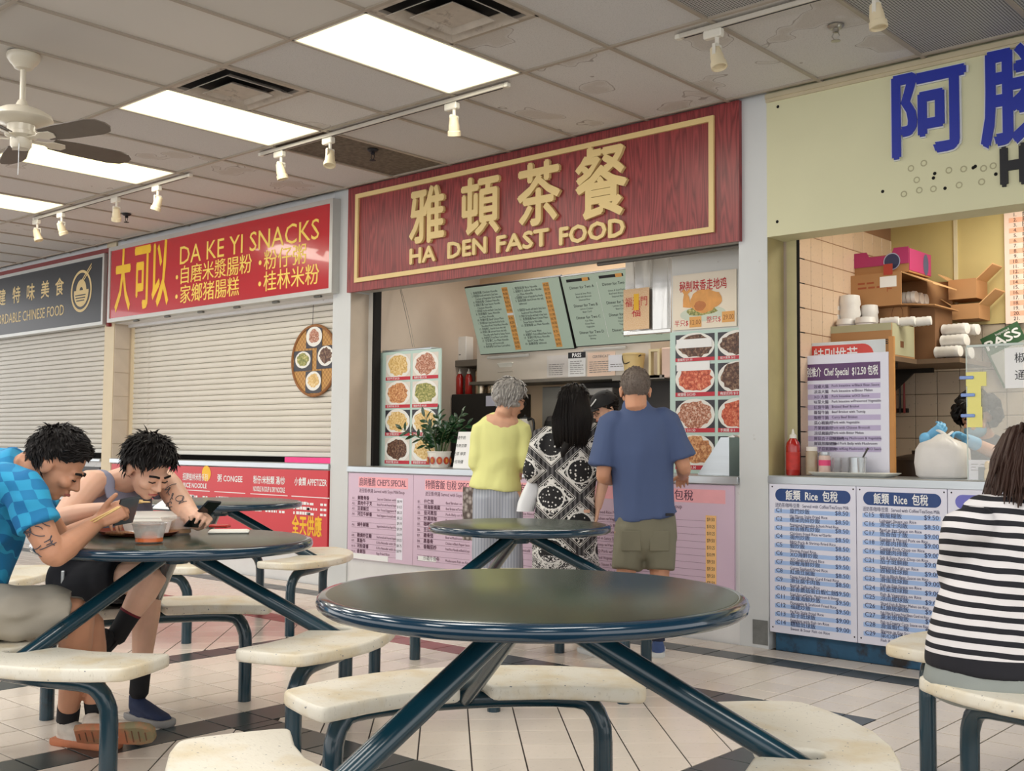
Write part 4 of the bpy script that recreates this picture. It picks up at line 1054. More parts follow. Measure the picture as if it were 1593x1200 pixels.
def hand(B, w, fw, up, th, size=.185, curl=(.35, .4, .45, .5), spread=.05, thumb=(.62, .62, -.25), tcurl=.35):
    """palm, four fingers of different lengths and a thumb; up = back of the hand, th = thumb side"""
    w, fw = V(w), V(fw).normalized(); th = (V(th)-fw*V(th).dot(fw)).normalized(); up_ = V(up)-fw*V(up).dot(fw); up_ -= th*up_.dot(th)
    if up_.length < 1e-3: up_ = th.cross(fw)
    up_.normalize(); k = size/.185
    B.loft([w-fw*.02*k, w+fw*.02*k, w+fw*.055*k, w+fw*.092*k], [(.026*k, .018*k), (.034*k, .016*k), (.041*k, .015*k), (.040*k, .012*k)], 14, th)
    for i, (o, L) in enumerate(((.030, .074), (.010, .081), (-.010, .076), (-.029, .060))):
        c = curl[i]; p = w+fw*(.086-.004*abs(i-1))*k+th*o*k; d = (fw+th*spread*(1.5-i)).normalized(); pts, rs = [p-fw*.03*k], [.0092*k]
        ax = th; a = c*.7
        for j, f in enumerate((.44, .30, .26)):
            dd = Matrix.Rotation(a, 3, d.cross(up_).normalized()) @ d if False else (d*math.cos(a)-up_*math.sin(a))
            pts.append(p.copy()); rs.append((.0092-.0007*j)*k); p = p+dd*(L*f*k); a += c*1.1
        pts.append(p); rs.append(.0062*k); B.loft(pts, rs, 9, cap=.9)
    d = (fw*thumb[0]+th*thumb[1]+up_*thumb[2]).normalized(); p = w+fw*.022*k+th*.022*k; pts = [p]; rs = [.014*k]
    for j, L in enumerate((.036, .030, .025)):
        p = p+d*(L*k); pts.append(p); rs.append((.0115-.0013*j)*k); d = (d+(fw*.8-th*.45)*tcurl*.6).normalized()
    B.loft(pts, rs, 9, cap=.9)
def hair_cap(t, F, k, m, keep, rad=(.081, .101, .096), c=(0, -.014, .030), tuft=260, L=.05, flow=None, thick=.006, seed=1, lift=.35, name='hair', extra=None, spiky=.3):
    """skull cap where keep(s, f, u) holds, covered with tapering locks"""
    r = random.Random(seed); B = MB(); n, mm = 22, 34; idx = {}
    P = lambda i, j, g: (math.sin(PI*i/n)*math.cos(2*PI*j/mm)*g, math.sin(PI*i/n)*math.sin(2*PI*j/mm)*g, math.cos(PI*i/n)*g)
    W_ = lambda q, ex=0: F(*[(c[a]+q[a]*(rad[a]+ex))*k for a in range(3)])
    for i in range(n):
        for j in range(mm):
            qs = [P(i, j, 1), P(i+1, j, 1), P(i+1, j+1, 1), P(i, j+1, 1)]
            cc = [sum(q[a] for q in qs)/4 for a in range(3)]
            if keep(*[c[a]+cc[a]*rad[a] for a in range(3)]):
                out = [W_(q) for q in qs]; inn = [W_(q, -.016) for q in qs]
                if i == 0: out = out[1:3]+[out[0]]; inn = inn[1:3]+[inn[0]]; B.add(out, [(0, 1, 2)])
                elif i == n-1: B.add([out[0], out[1], out[3]], [(0, 1, 2)])
                else: B.add(out, [(0, 1, 2, 3)])
    cnt = 0
    while cnt < tuft:
        th, z = r.uniform(0, 2*PI), r.uniform(-.75, 1); q = (math.sqrt(1-z*z)*math.cos(th), math.sqrt(1-z*z)*math.sin(th), z)
        if not keep(*[c[a]+q[a]*rad[a] for a in range(3)]): continue
        cnt += 1
        nrm = (F.s*q[0]/rad[0]+F.f*q[1]/rad[1]+F.u*q[2]/rad[2]).normalized()
        fl = flow(*q) if flow else (0, 0, -1)
        d = (F.s*fl[0]+F.f*fl[1]+F.u*fl[2]); d = d-nrm*d.dot(nrm)
        if d.length < 1e-3: continue
        d = d.normalized()+nrm*lift*r.uniform(.3, 1)+V((r.uniform(-1, 1), r.uniform(-1, 1), r.uniform(-1, 1)))*spiky; d.normalize()
        l = L*r.uniform(.6, 1.2)*k; w = thick*r.uniform(.7, 1.3)*k; p0 = W_(q, -.004)
        p1 = p0+d*l*.5+nrm*.003; p2 = p0+d*l-nrm*l*.12*(1-lift)
        sd = d.cross(nrm).normalized()
        B.add([p0+sd*w, p0-sd*w, p0+nrm*w*.8, p1+sd*w*.8, p1-sd*w*.8, p1+nrm*w*.7, p2], [(0, 3, 5, 2), (2, 5, 4, 1), (1, 4, 3, 0), (3, 6, 5), (5, 6, 4), (4, 6, 3)])
    if extra: extra(B)
    return part(name, B, m, t, ang=60)

def shoe(t, F, L=.27, m=None, sole=None, w=.048, h=.075, name='shoe'):
    """F at the heel on the sole plane, F.f towards the toe"""
    B = MB(); sec = []
    out = [(0, .030), (.03, .037), (.10, .036), (.17, .043), (.22, .046), (.255, .036), (.27, .018)]
    k = L/.27
    pl = [(a*k, b*w/.046) for a, b in out]; poly = pl+[(a, -b) for a, b in reversed(pl)]
    s = MB()
    s.rings([[F(b*g, a+(1-g)*(.13*k-a)*.25, z) for a, b in poly] for g, z in ((.92, .0), (1.03, .006), (1.05, .022), (1.0, .028))]); 
    sh = part(name, remesh(MB().loft([F(0, .035*k, h*.85), F(0, .05*k, h*.7), F(0, .10*k, h*.62), F(0, .16*k, h*.48), F(0, .215*k, h*.40), F(0, .243*k, h*.36)], [(.034, .034), (.038, .040), (.040, .034), (.043, .025), (.041, .018), (.03, .012)], 14, F.s).loft([F(0, .045*k, h*.6), F(0, .04*k, h*1.25)], [(.034, .040), (.031, .038)], 14, F.s, flat=(False, True)).ell(F(0, .12*k, .028), F.s*.044, F.f*.12*k, F.u*.02), .006, 2), m, t)
    part('sole', s, sole, sh)
    return sh

# ---------- customers at the middle counter, seen from behind
def standing(label, cx, d, zt, face):
    p = W(cx, 700, d); return p
# man in the blue T-shirt
dB = 6.42
o = LD((1001-796.5)/FPX*dB, dB)
F = Fr(o, FH)
t = thing('person', 'man with cropped greying hair in a slate blue T-shirt and khaki shorts at the counter', 'person', o)
Wp = lambda px, py, dd=0: W(px, py, dB+dd)
hd = Fr(Wp(988, 607, .02), (FH*.98-V((0, 0, .17)))); 
B = MB(); head_skin(B, hd, 1.1)
nk = [hd(0, -.015, -.04), hd(0, -.03, -.10), Wp(992, 640, .0)]
B.loft(nk, [(.064, .064), (.064, .062), (.066, .060)], 14, RH)
shL, shR = Wp(949, 661), Wp(1040, 657)
elL, elR = Wp(938, 742, -.02), Wp(1064, 728, -.02)
haL, haR = Wp(958, 748, .26), Wp(1062, 741, .27)
B.loft([Wp(995, 678), Wp(997, 720), Wp(1002, 800)], [(.13, .08), (.15, .10), (.14, .10)], 16, RH)
for sh, el, ha, sg in ((shL, elL, haL, -1), (shR, elR, haR, 1)):
    B.loft([sh, (sh+el)/2, el], [.055, .050, .041], 12, sub=2); B.loft([el, el.lerp(ha, .35), ha], [.041, .043, .028], 12, sub=2)
    hand(B, ha, (ha-el).normalized(), V((0, 0, 1)), -RH*sg, .185, (.5, .5, .5, .5))
hips = Wp(1003, 830)
kn = [LD(o.dot(RH)-.098, dB+.0, .47), LD(o.dot(RH)+.095, dB, .47)]
an = [LD((938-796.5)/FPX*(dB-.06), dB-.06, .09), LD((1024-796.5)/FPX*(dB-.02), dB-.02, .09)]
for sg, k_, a_ in ((-1, kn[0], an[0]), (1, kn[1], an[1])):
    hp = hips+RH*sg*.09
    B.loft([hp, hp.lerp(k_, .5), k_, k_.lerp(a_, .3)-FH*.012, k_.lerp(a_, .75), a_], [.09, .075, .056, .058, .042, .036], 12, sub=2)
part('body', remesh(B, .006, 2), SK3, t)
hair_cap(t, hd, 1.1, M_hairS, lambda s, f, u: u > -.035+.9*max(0, f-.02)*2 and f < .075+.2*(u-.02) and not (abs(s) > .066 and -.03 < f < .03 and u < .02), (.0775, .097, .092), tuft=700, L=.016, thick=.0035, seed=3, lift=.5, flow=lambda s, f, u: (0, -.3, -1))
M_bshirt = mat('slate_blue_jersey', (68, 84, 122), .75, 0, .06, 3, .15, 260)
B = MB()
B.loft([Wp(991, 628), Wp(991.5, 634), Wp(993, 645), Wp(994, 656), Wp(995, 676), Wp(997, 705), Wp(1000, 750), Wp(1003, 790), Wp(1005, 806)], [(.078, .074), (.086, .076), (.125, .086), (.170, .096), (.187, .108), (.190, .122), (.178, .125), (.180, .128), (.186, .132)], 24, RH, sub=2, flat=(False, True))
for sh, el, sg in ((shL, elL, -1), (shR, elR, 1)):
    e2 = sh.lerp(el, .80)+RH*sg*.008
    B.loft([sh-RH*sg*.06+V((0, 0, .018)), sh+V((0, 0, .004)), sh.lerp(el, .45)+RH*sg*.005, e2], [.062, .070, .074, .082], 14, sub=2, flat=(False, True))
part('t_shirt', remesh(B, .010, 4, (.017, 8, (1, 1, .3))), M_bshirt, t, ang=80)
M_khaki = mat('olive_khaki_cotton', (116, 112, 94), .8, 0, .08, 8, .15, 200)
B = MB()
B.loft([Wp(1004, 796), Wp(1004, 812), Wp(1004, 838), Wp(1004, 852)], [(.172, .118), (.178, .125), (.182, .128), (.165, .115)], 22, RH, flat=(True, False))
for sg, k_ in ((-1, kn[0]), (1, kn[1])):
    hp = hips+RH*sg*.088; e2 = hp.lerp(k_, .93)
    B.loft([hp+V((0, 0, .03)), hp.lerp(k_, .4), e2], [(.092, .112), (.091, .108), (.088, .095)], 16, RH, flat=(False, True))
sho = part('shorts', remesh(B, .010, 4, (.006, 9, (1, 1, .5))), M_khaki, t, ang=80)
mb = MB()
for sg in (-1, 1):
    c = Wp(1004+sg*22, 842, -.125-.0); mb.box(c, (.11, .006, .115), YAW, .002)
    part('back_pocket', MB().box(c+FH*.004, (.11, .010, .115), YAW, .003), M_khaki, sho)
part('belt_tag', MB().box(Wp(1042, 801, -.115), (.05, .006, .016), YAW+.2, .002), M_ink, sho)
for a_, yaw, nm in ((an[0], .5, 0), (an[1], -.1, 1)):
    dr = (FH*math.cos(yaw)-RH*math.sin(yaw)); Fs = Fr(V((a_.x, a_.y, 0))-dr*.05, dr)
    shoe(t, Fs, .27, mat('blue_mesh_trainer', (66, 90, 140), .7, 0, .15, 40) if nm else mat('pale_blue_trainer', (190, 200, 210), .7, 0, .1, 40), mat('white_rubber_sole', (222, 224, 224), .5))
    b = MB().loft([a_, V((a_.x, a_.y, .135))], [.040, .041], 14, flat=(True, True)); part('sock', b, mat('navy_sock', (38, 44, 66), .8), t)

# woman in the yellow top
dY = 7.25
o = LD((778-796.5)/FPX*dY, dY); t = thing('person', 'older woman with short grey hair in a lemon yellow top and striped trousers', 'person', o)
Wp = lambda px, py, dd=0: W(px, py, dY+dd)
hf = (FH*.62+RH*.72-V((0, 0, .28))).normalized()
hd = Fr(Wp(794, 621), hf)
B = MB(); head_skin(B, hd, 1.0)
B.loft([hd(0, -.01, -.04), hd(0, -.035, -.095), Wp(784, 650)], [(.050, .052), (.050, .05), (.070, .055)], 14, RH)
shL, shR = Wp(746, 668), Wp(812, 668); elL, elR = Wp(740, 722, -.02), Wp(818, 722, -.02); haL, haR = Wp(752, 735, .2), Wp(808, 734, .22)
B.loft([Wp(780, 655), Wp(776, 700), Wp(772, 760)], [(.13, .08), (.125, .09), (.14, .10)], 16, RH)
for sh, el, ha, sg in ((shL, elL, haL, -1), (shR, elR, haR, 1)):
    B.loft([sh, (sh+el)/2, el], [.044, .042, .035], 12, sub=2); B.loft([el, el.lerp(ha, .4), ha], [.035, .035, .024], 12, sub=2)
    hand(B, ha, (ha-el).normalized(), V((0, 0, 1)), -RH*sg, .165, (.6, .6, .6, .6))
lat0 = o.dot(RH)
for sg in (-1, 1):
    B.loft([LD(lat0+sg*.08, dY, .86), LD(lat0+sg*.085, dY, .46), LD(lat0+sg*.085+.01, dY, .08)], [.085, .05, .035], 12)
part('body', remesh(B, .007, 2), SK1, t)
face_bits(t, None, hd, 1.0)
def curls(B):
    r = random.Random(4)
    for i in range(26):
        a = r.uniform(-2.4, 2.4)-PI/2; z = r.uniform(-.05, .07)
        B.ell(hd(.078*math.cos(a)*.93, (-.014+.098*math.sin(a))*.93, z*.93), hd.s*.022, hd.f*.022, hd.u*.018, 6, 8)
hair_cap(t, hd, 1.0, M_hairG, lambda s, f, u: (u > -.075 and f < .012 and not (abs(s) > .06 and f > -.025 and u < -.02)) or (u > .035+.35*(f) and f > .0), (.094, .112, .108), tuft=420, L=.055, thick=.007, seed=6, lift=.25, flow=lambda s, f, u: (s*.4, -.25, -1), extra=curls)
gl = MB()
for sg in (-1, 1): gl.rings([[hd((sg*.033+.024*math.cos(a)+.0018*math.cos(b)*math.cos(a))*.93, (.104+.0018*math.sin(b))*.93, (-.006+.018*math.sin(a))*.93) for b in [0, 2.1, 4.2]] for a in [2*PI*q/18 for q in range(18)]], closed=True).tube([hd(sg*.057*.93, .10*.93, 0), hd(sg*.074*.93, 0, .002)], .002, 5)
gl.tube([hd(-.010, .098, -.002), hd(.010, .098, -.002)], .002, 5)
part('glasses', gl, M_ink, t)
M_lem = mat('lemon_yellow_knit', (226, 226, 150), .75, 0, .04, 5, .12, 240)
B = MB()
B.loft([Wp(781, 651), Wp(780, 660), Wp(779, 675), Wp(777, 705), Wp(773, 735), Wp(771, 752), Wp(770, 761)], [(.105, .06), (.145, .08), (.160, .095), (.150, .105), (.150, .115), (.168, .138), (.174, .144)], 22, RH, sub=2, flat=(False, True))
for sh, el, ha, sg in ((shL, elL, haL, -1), (shR, elR, haR, 1)):
    e2 = el.lerp(ha, .45)
    B.loft([sh-RH*sg*.05+V((0, 0, .005)), sh, sh.lerp(el, .5), el, e2], [.054, .056, .052, .048, .043], 14, sub=2, flat=(False, True))
part('top', remesh(B, .010, 4, (.009, 10, (1, 1, .6))), M_lem, t, ang=80)
m, t_, b_ = newmat('grey_pinstripe_cotton'); vec, x, y, z = objxyz(t_); b_.inputs['Roughness'].default_value = .85
st = ((x*.75+y*.66)*330)._m('SINE')*.5+.5
t_.links.new(mixc(t_, st*.8, lin((178, 182, 192)), lin((142, 148, 162))), b_.inputs['Base Color'])
B = MB(); B.loft([Wp(772, 742), Wp(772, 770), Wp(772, 800), Wp(772, 815)], [(.138, .105), (.160, .125), (.160, .12), (.14, .10)], 20, RH, flat=(True, False))
for sg in (-1, 1):
    B.loft([LD(lat0-.01+sg*.078, dY, .86), LD(lat0-.01+sg*.082, dY, .6), LD(lat0+sg*.085, dY, .30), LD(lat0+sg*.088, dY, .05)], [(.085, .10), (.085, .095), (.085, .09), (.088, .09)], 16, RH, flat=(False, True))
part('trousers', remesh(B, .010, 4, (.008, 8, (1, 1, .4))), m, t, ang=80)
for sg in (-1, 1): shoe(t, Fr(LD(lat0+sg*.09, dY-.05), FH), .24, mat('beige_shoe', (176, 160, 140), .6), mat('white_rubber_sole', (222, 224, 224), .5))

# woman in the patterned dress
dD = 6.98
o = LD((882-796.5)/FPX*dD, dD); t = thing('person', 'woman with long black hair in a black and white bandana-print dress', 'person', o)
Wp = lambda px, py, dd=0: W(px, py, dD+dd)
hd = Fr(Wp(893, 630), (FH*.95+RH*.25-V((0, 0, .35))))
B = MB(); head_skin(B, hd, .95)
B.loft([hd(0, -.01, -.04), Wp(890, 672)], [(.05, .052), (.065, .055)], 14, RH)
shL, shR = Wp(843, 678), Wp(930, 674); elL, elR = Wp(829, 735, -.03), Wp(941, 738, -.03); haL, haR = Wp(838, 742, .12), Wp(930, 790, -.02)
B.loft([Wp(887, 675), Wp(884, 740), Wp(880, 800)], [(.14, .09), (.14, .10), (.15, .11)], 16, RH)
B.loft([shL, (shL+elL)/2, elL], [.05, .046, .04], 12, sub=2); B.loft([elL, haL], [.038, .027], 12)
B.loft([shR, (shR+elR)/2, elR], [.05, .046, .04], 12, sub=2); B.loft([elR, elR.lerp(haR, .4), haR], [.039, .036, .025], 12, sub=2)
hand(B, haL, (FH*.8-V((0, 0, .6))), RH*-1, FH, .17, (1.1, 1.1, 1.1, 1.1)); hand(B, haR, V((0, 0, -1))-RH*.15, RH, FH, .175, (.5, .55, .6, .65))
lat0 = o.dot(RH)
for sg in (-1, 1): B.loft([LD(lat0+sg*.08, dD, .8), LD(lat0+sg*.08, dD, .42), LD(lat0+sg*.08, dD, .08)], [.085, .052, .036], 12)
part('body', remesh(B, .007, 2), SK2, t)
face_bits(t, None, hd, .95)
def longhair(B):
    r = random.Random(8)
    for i in range(190):
        a = r.uniform(-PI*.98, -.02); ry = r.uniform(.8, 1); c0 = hd(.088*math.cos(a)*ry, -.02+.10*math.sin(a)*ry, .04)
        L = .215 if abs(math.cos(a)) > .5 else .24
        e = Wp(886, 690, 0)+RH*(.105*math.cos(a))-FH*(.075*abs(math.sin(a))*ry+.055)+V((0, 0, r.uniform(-.035, .03)))
        B.loft([c0, c0.lerp(e, .5)+RH*(.025*math.cos(a))-FH*.018, e], [(.014, .009), (.014, .009), (.004, .003)], 5, cap=.2)
    B.loft([Wp(882, 690, -.12), Wp(876, 705, -.125), Wp(874, 712, -.12)], [(.03, .012), (.018, .01), (.004, .003)], 8, RH)
hair_cap(t, hd, .95, M_hairB, lambda s, f, u: u > -.05 and (f < .02 or u > .055), (.090, .110, .106), tuft=260, L=.08, thick=.009, seed=9, lift=.1, flow=lambda s, f, u: (s*.2, -.2, -1), extra=longhair, spiky=.1)
m, t_, b_ = newmat('bandana_print'); vec, x, y, z = objxyz(t_); b_.inputs['Roughness'].default_value = .8
h_ = x*.7466+y*.6653
p_ = .33
u_, v_ = (h_*.92+z)/p_+.12, (h_*.92-z)/p_+.43
fu, fv = (u_.frac()-.5).abs(), (v_.frac()-.5).abs(); mm = fu.mx(fv)
rr2 = (u_.frac()-.5)*(u_.frac()-.5)+(v_.frac()-.5)*(v_.frac()-.5)
dots = t_.nodes.new('ShaderNodeTexVoronoi'); dots.inputs['Scale'].default_value = 44; dots.inputs['Randomness'].default_value = .7; t_.links.new(vec, dots.inputs['Vector'])
dt = X(t_, dots.outputs['Distance']).lt(.26)
fl = noi(t_, vec, 48, 2); flw = ((fl-.5).abs().lt(.035))
petal = (((u_*9)._m('SINE'))*((v_*9)._m('SINE'))).abs().lt(.16)
inner = rr2.lt(.085)
mid_ = mm.lt(.38)
line1 = mm.gt(.385)*mm.lt(.400); line2 = mm.gt(.425)*mm.lt(.435); stripe = ((u_+v_)*40)._m('SINE').gt(0)
band = mm.gt(.437)
scal = (rr2-.105).abs().lt(.012)
white = inner*dt+(X(t_, inner.v)*-1+1)*mid_*(flw.mx(petal*(mm.gt(.24))))+line1+line2+scal*mid_*.9
cc = mixc(t_, white._m('ADD', 0, clamp=True), lin((24, 23, 26)), lin((222, 220, 216)))
cc = mixc(t_, band*.8, cc, mixc(t_, stripe, lin((40, 39, 42)), lin((96, 94, 96))))
lo = z.lt(.52); flz = noi(t_, vec, 70, 2)
cc = mixc(t_, lo*((flz-.5).abs().lt(.075)*-1+1), cc, lin((214, 212, 210)))
t_.links.new(cc, b_.inputs['Base Color']); M_dress = m
B = MB()
zz = lambda py: py
B.loft([Wp(889, 663), Wp(888, 672), Wp(886, 690), Wp(884, 725), Wp(881, 765), Wp(879, 805), Wp(879, 845), Wp(880, 892)], [(.08, .06), (.145, .085), (.182, .105), (.185, .12), (.180, .125), (.195, .14), (.205, .145), (.215, .15)], 26, RH, sub=2, flat=(False, True))
for sh, el, ha, sg in ((shL, elL, haL, -1), (shR, elR, haR, 1)):
    e2 = el.lerp(ha, .22)
    B.loft([sh-RH*sg*.05, sh, sh.lerp(el, .5), el, e2], [.058, .064, .064, .066, .066], 14, sub=2, flat=(False, True))
part('dress', remesh(B, .010, 4, (.007, 8, (1, 1, .4))), M_dress, t, ang=80)
for sg in (-1, 1): shoe(t, Fr(LD(lat0+sg*.09, dD-.05), FH), .24, mat('black_shoe', (36, 34, 34), .5), mat('black_rubber_sole', (26, 26, 26), .6))
# white carrier bag she holds
tb = thing('carrier_bag', 'white plastic carrier bag held by the woman in the patterned dress', 'bag', Wp(820, 797, -.02))
R = []
for py, hw, hd_, cx in ((738, .012, .008, 833), (748, .035, .015, 830), (765, .050, .03, 825), (782, .058, .04, 820), (796, .055, .038, 817)):
    c = Wp(cx, py, .01); R.append([c+RH*(hw*math.cos(a)*(1+.08*math.sin(3*a)))+FH*(hd_*math.sin(a)) for a in [2*PI*q/20 for q in range(20)]])
part('bag_body', MB().rings(R), mat('white_plastic_film', (232, 234, 238), .4, 0, .03, 9, .5, 14, trans=.15), tb, ang=70)
part('handle', MB().tube([Wp(831, 741, .01), Wp(837, 736, .06), Wp(838, 745, .10)], .006, 8), mat('white_plastic_film', (232, 234, 238), .4), tb)

# cashier behind the counter
dC = 7.72
o = LD((944-796.5)/FPX*dC, dC); t = thing('person', 'cashier in a black cap and glasses bending over the counter', 'person', o)
Wp = lambda px, py, dd=0: W(px, py, dC+dd)
hd = Fr(Wp(941, 636), (-FH*.45-RH*.85-V((0, 0, .38))))
B = MB(); head_skin(B, hd, .92)
lat0 = o.dot(RH)
nb = Wp(955, 668, .10)
B.loft([hd(0, -.01, -.04), nb], [(.05, .052), (.06, .055)], 14, RH)
B.loft([nb, LD(lat0+.05, dC+.14, 1.05), LD(lat0+.05, dC+.15, .9)], [(.12, .08), (.14, .10), (.15, .11)], 16, RH)
for sg in (-1, 1):
    B.loft([LD(lat0+.05+sg*.14, dC+.1, 1.27), LD(lat0+.05+sg*.19, dC+.02, 1.10), LD(lat0+.03+sg*.10, dC-.16, 1.10)], [.045, .038, .026], 12, sub=2)
    hand(B, LD(lat0+.03+sg*.10, dC-.16, 1.10), -FH-RH*sg*.3, V((0, 0, 1)), -RH*sg*-1, .17, (.5, .5, .6, .6))
    B.loft([LD(lat0+.05+sg*.08, dC+.15, .88), LD(lat0+.05+sg*.085, dC+.15, .45), LD(lat0+.05+sg*.085, dC+.15, .06)], [.09, .055, .04], 12)
part('body', remesh(B, .007, 2), SK2, t); face_bits(t, None, hd, .92)
hair_cap(t, hd, .92, M_hairB, lambda s, f, u: u > -.06 and f < .03 and not (abs(s) > .06 and f > -.02 and u < 0) or (u > .03 and f > 0), (.083, .103, .098), tuft=200, L=.05, thick=.007, seed=12, lift=.1, flow=lambda s, f, u: (s*.4, -1, -.5))
cb = MB(); n, mm = 10, 28; R = []
for i in range(1, n): a = PI/2*i/(n-1); R.append([hd(.090*math.sin(a)*math.cos(2*PI*q/mm)*.95, (-.008+.112*math.sin(a)*math.sin(2*PI*q/mm))*.95, (.035+.100*math.cos(a))*.95) for q in range(mm)])
cb.rings(R, True, False)
cap_ = part('cap', cb, mat('black_cap_cotton', (24, 23, 25), .75), t)
bp = []
for a in [PI*q/14 for q in range(15)]: bp.append((.082*math.cos(a), .095+.085*math.sin(a)))
br = MB(); br.rings([[hd(a, b, .038-.12*(b-.09)-1.6*a*a+dz) for a, b in bp] for dz in (0, .006)]); part('brim', br, mat('black_cap_cotton', (24, 23, 25), .75), cap_)
part('stripe', MB().tube([hd(-.05, .075, .095), hd(-.02, .10, .065), hd(.01, .107, .05)], .0045, 6), M_white, cap_)
gl = MB()
for sg in (-1, 1): gl.rings([[hd((sg*.032+.023*math.cos(a)+.0016*math.cos(b)*math.cos(a)), .098+.0016*math.sin(b), (-.006+.016*math.sin(a))) for b in [0, 2.1, 4.2]] for a in [2*PI*q/18 for q in range(18)]], closed=True)
gl.tube([hd(-.010, .095, -.002), hd(.010, .095, -.002)], .002, 5); part('glasses', gl, M_ink, t)
B = MB(); B.loft([nb, LD(lat0+.05, dC+.13, 1.25), LD(lat0+.05, dC+.14, 1.05), LD(lat0+.05, dC+.15, .88)], [(.10, .07), (.17, .10), (.165, .115), (.165, .12)], 18, RH, sub=2)
for sg in (-1, 1): B.loft([LD(lat0+.05+sg*.12, dC+.1, 1.28), LD(lat0+.05+sg*.16, dC+.07, 1.2), LD(lat0+.05+sg*.185, dC+.03, 1.12)], [.056, .058, .056], 12, flat=(False, True))
B.loft([LD(lat0+.05, dC+.15, .95), LD(lat0+.05, dC+.15, .8)], [(.16, .12), (.16, .12)], 16, RH)
for sg in (-1, 1): B.loft([LD(lat0+.05+sg*.08, dC+.15, .85), LD(lat0+.05+sg*.085, dC+.15, .1)], [.09, .07], 12)
part('work_clothes', remesh(B, .011, 4), mat('charcoal_work_shirt', (52, 50, 54), .8), t, ang=80)
# ------------------------------------------------------------------ the two men at the left table
M_phone = mat('black_phone_glass', (18, 19, 22), .12, 0, .05, coat=.5)
M_cloth_socks = mat('black_sock', (24, 24, 28), .85)
M_tat = mat('tattoo_ink', (70, 74, 84), .6)
def tattoo(t, c0, c1, rad, F0, seed, n=9):
    """curling ink lines lying on the skin of an arm"""
    r = random.Random(seed); B = MB(); ax = (c1-c0); d = ax.normalized(); e1 = (F0-d*F0.dot(d)).normalized(); e2 = d.cross(e1)
    for i in range(n):
        a, z = r.uniform(-1.0, 1.0), r.uniform(.05, .95); pts = []; da, dz = r.uniform(-.5, .5), r.uniform(-.22, .22); cu = r.uniform(-.9, .9)
        for k in range(7):
            q = k/6; aa = a+da*q*2+.35*math.sin(cu*6*q); zz_ = max(0, min(1, z+dz*q+.10*math.cos(cu*7*q)-.1)); rr_ = rad[0]*(1-zz_)+rad[1]*zz_
            pts.append(c0+ax*zz_+(e1*math.cos(aa)+e2*math.sin(aa))*(rr_+.0005))
        B.tube(pts, .0016, 5, 2)
    return part('tattoo', B, M_tat, t)

# man in the blue checked shirt (nearer, in profile)
o = LD(-1.86, 4.12); t = thing('person', 'man in a turquoise checked shirt leaning over his bowl, seen in profile', 'person', o)
fA = (RH*.92+FH*.39).normalized(); sA = V((-RH.x*0, 0, 0)); 
hd = Fr(W(89, 721, 4.10), (RH*.78+FH*.10-V((0, 0, .60))))
B = MB(); head_skin(B, hd, 1.06)
nb = W(38, 727, 4.10)
B.loft([hd(0, -.02, -.03), hd(0, -.055, -.075), W(50, 728, 4.10), nb], [(.060, .064), (.062, .062), (.066, .062), (.085, .06)], 14, FH)
shR, shL = W(32, 762, 3.93), W(22, 735, 4.28)
elR, wrR = W(84, 866, 3.90), W(152, 812, 4.12)
elL, wrL = W(96, 842, 4.42), W(150, 812, 4.48)
B.loft([W(-62, 960, 4.12), W(-45, 870, 4.10), W(-12, 785, 4.10), W(20, 738, 4.10)], [(.15, .11), (.145, .11), (.155, .11), (.13, .08)], 16, FH)
B.loft([shR, shR.lerp(elR, .5), elR], [.056, .054, .043], 14, sub=2); B.loft([elR, elR.lerp(wrR, .3), elR.lerp(wrR, .7), wrR], [.043, .047, .037, .028], 14, sub=2)
B.loft([shL, shL.lerp(elL, .5), elL], [.054, .052, .042], 12, sub=2); B.loft([elL, elL.lerp(wrL, .35), wrL], [.042, .044, .028], 12, sub=2)
hand(B, wrR, (W(187, 793, 4.16)-wrR), V((0, 0, 1))*.8-FH*.6, FH*.4+V((0, 0, .9)), .190, (.75, .8, .85, .9), .02, (.75, .3, .5), .3)
hand(B, wrL, (W(178, 806, 4.42)-wrL), V((0, 0, 1)), -FH, .185, (.5, .55, .6, .65))
hipR, hipL = W(-60, 950, 4.02), W(-55, 950, 4.24)
knR, knL = W(122, 957, 4.16), W(136, 968, 4.34)
anR, anL = W(106, 1112, 4.40), W(150, 1106, 4.40)
for hp, k_, a_ in ((hipR, knR, anR), (hipL, knL, anL)):
    B.loft([hp, hp.lerp(k_, .5), k_], [.088, .078, .062], 14, sub=2)
    B.loft([k_, k_.lerp(a_, .3), k_.lerp(a_, .7), a_], [.060, .062, .046, .040], 14, sub=2)
part('body', remesh(B, .0055, 2), SK3, t); face_bits(t, None, hd, 1.06)
hair_cap(t, hd, 1.06, M_hairB, lambda s, f, u: u > -.04+1.15*max(0, f+.02) and not (abs(s) > .062 and f > -.03 and u < .025+.2*f) and f < .085, (.084, .106, .100), tuft=950, L=.034, thick=.0045, seed=21, lift=.55, flow=lambda s, f, u: (s*.3, .5, -.5 if f < .1 else .45), spiky=.35)
tattoo(t, shR.lerp(elR, .50), shR.lerp(elR, .95), (.056, .046), -FH+RH*.2, 5, 16)
m, t_, b_ = newmat('turquoise_checked_cotton'); b_.inputs['Roughness'].default_value = .75
vec, x, y, z = objxyz(t_)
hh = x*RH.x+y*RH.y; dd = x*FH.x+y*FH.y
n1 = noi(t_, vec, 5, 2)*.10
ca = ((hh*.94+z*.32+dd*.1+n1)*22).floor(); cb_ = ((z*.94-hh*.32+dd*.25+n1)*22).floor(); ch = (ca+cb_).mod2()
rnd = (ca*12.9898+cb_*78.233)._m('SINE')*43758.5; rnd = rnd.frac()
cc = mixc(t_, ch*.62+rnd*.38, lin((14, 108, 168)), lin((48, 168, 214)))
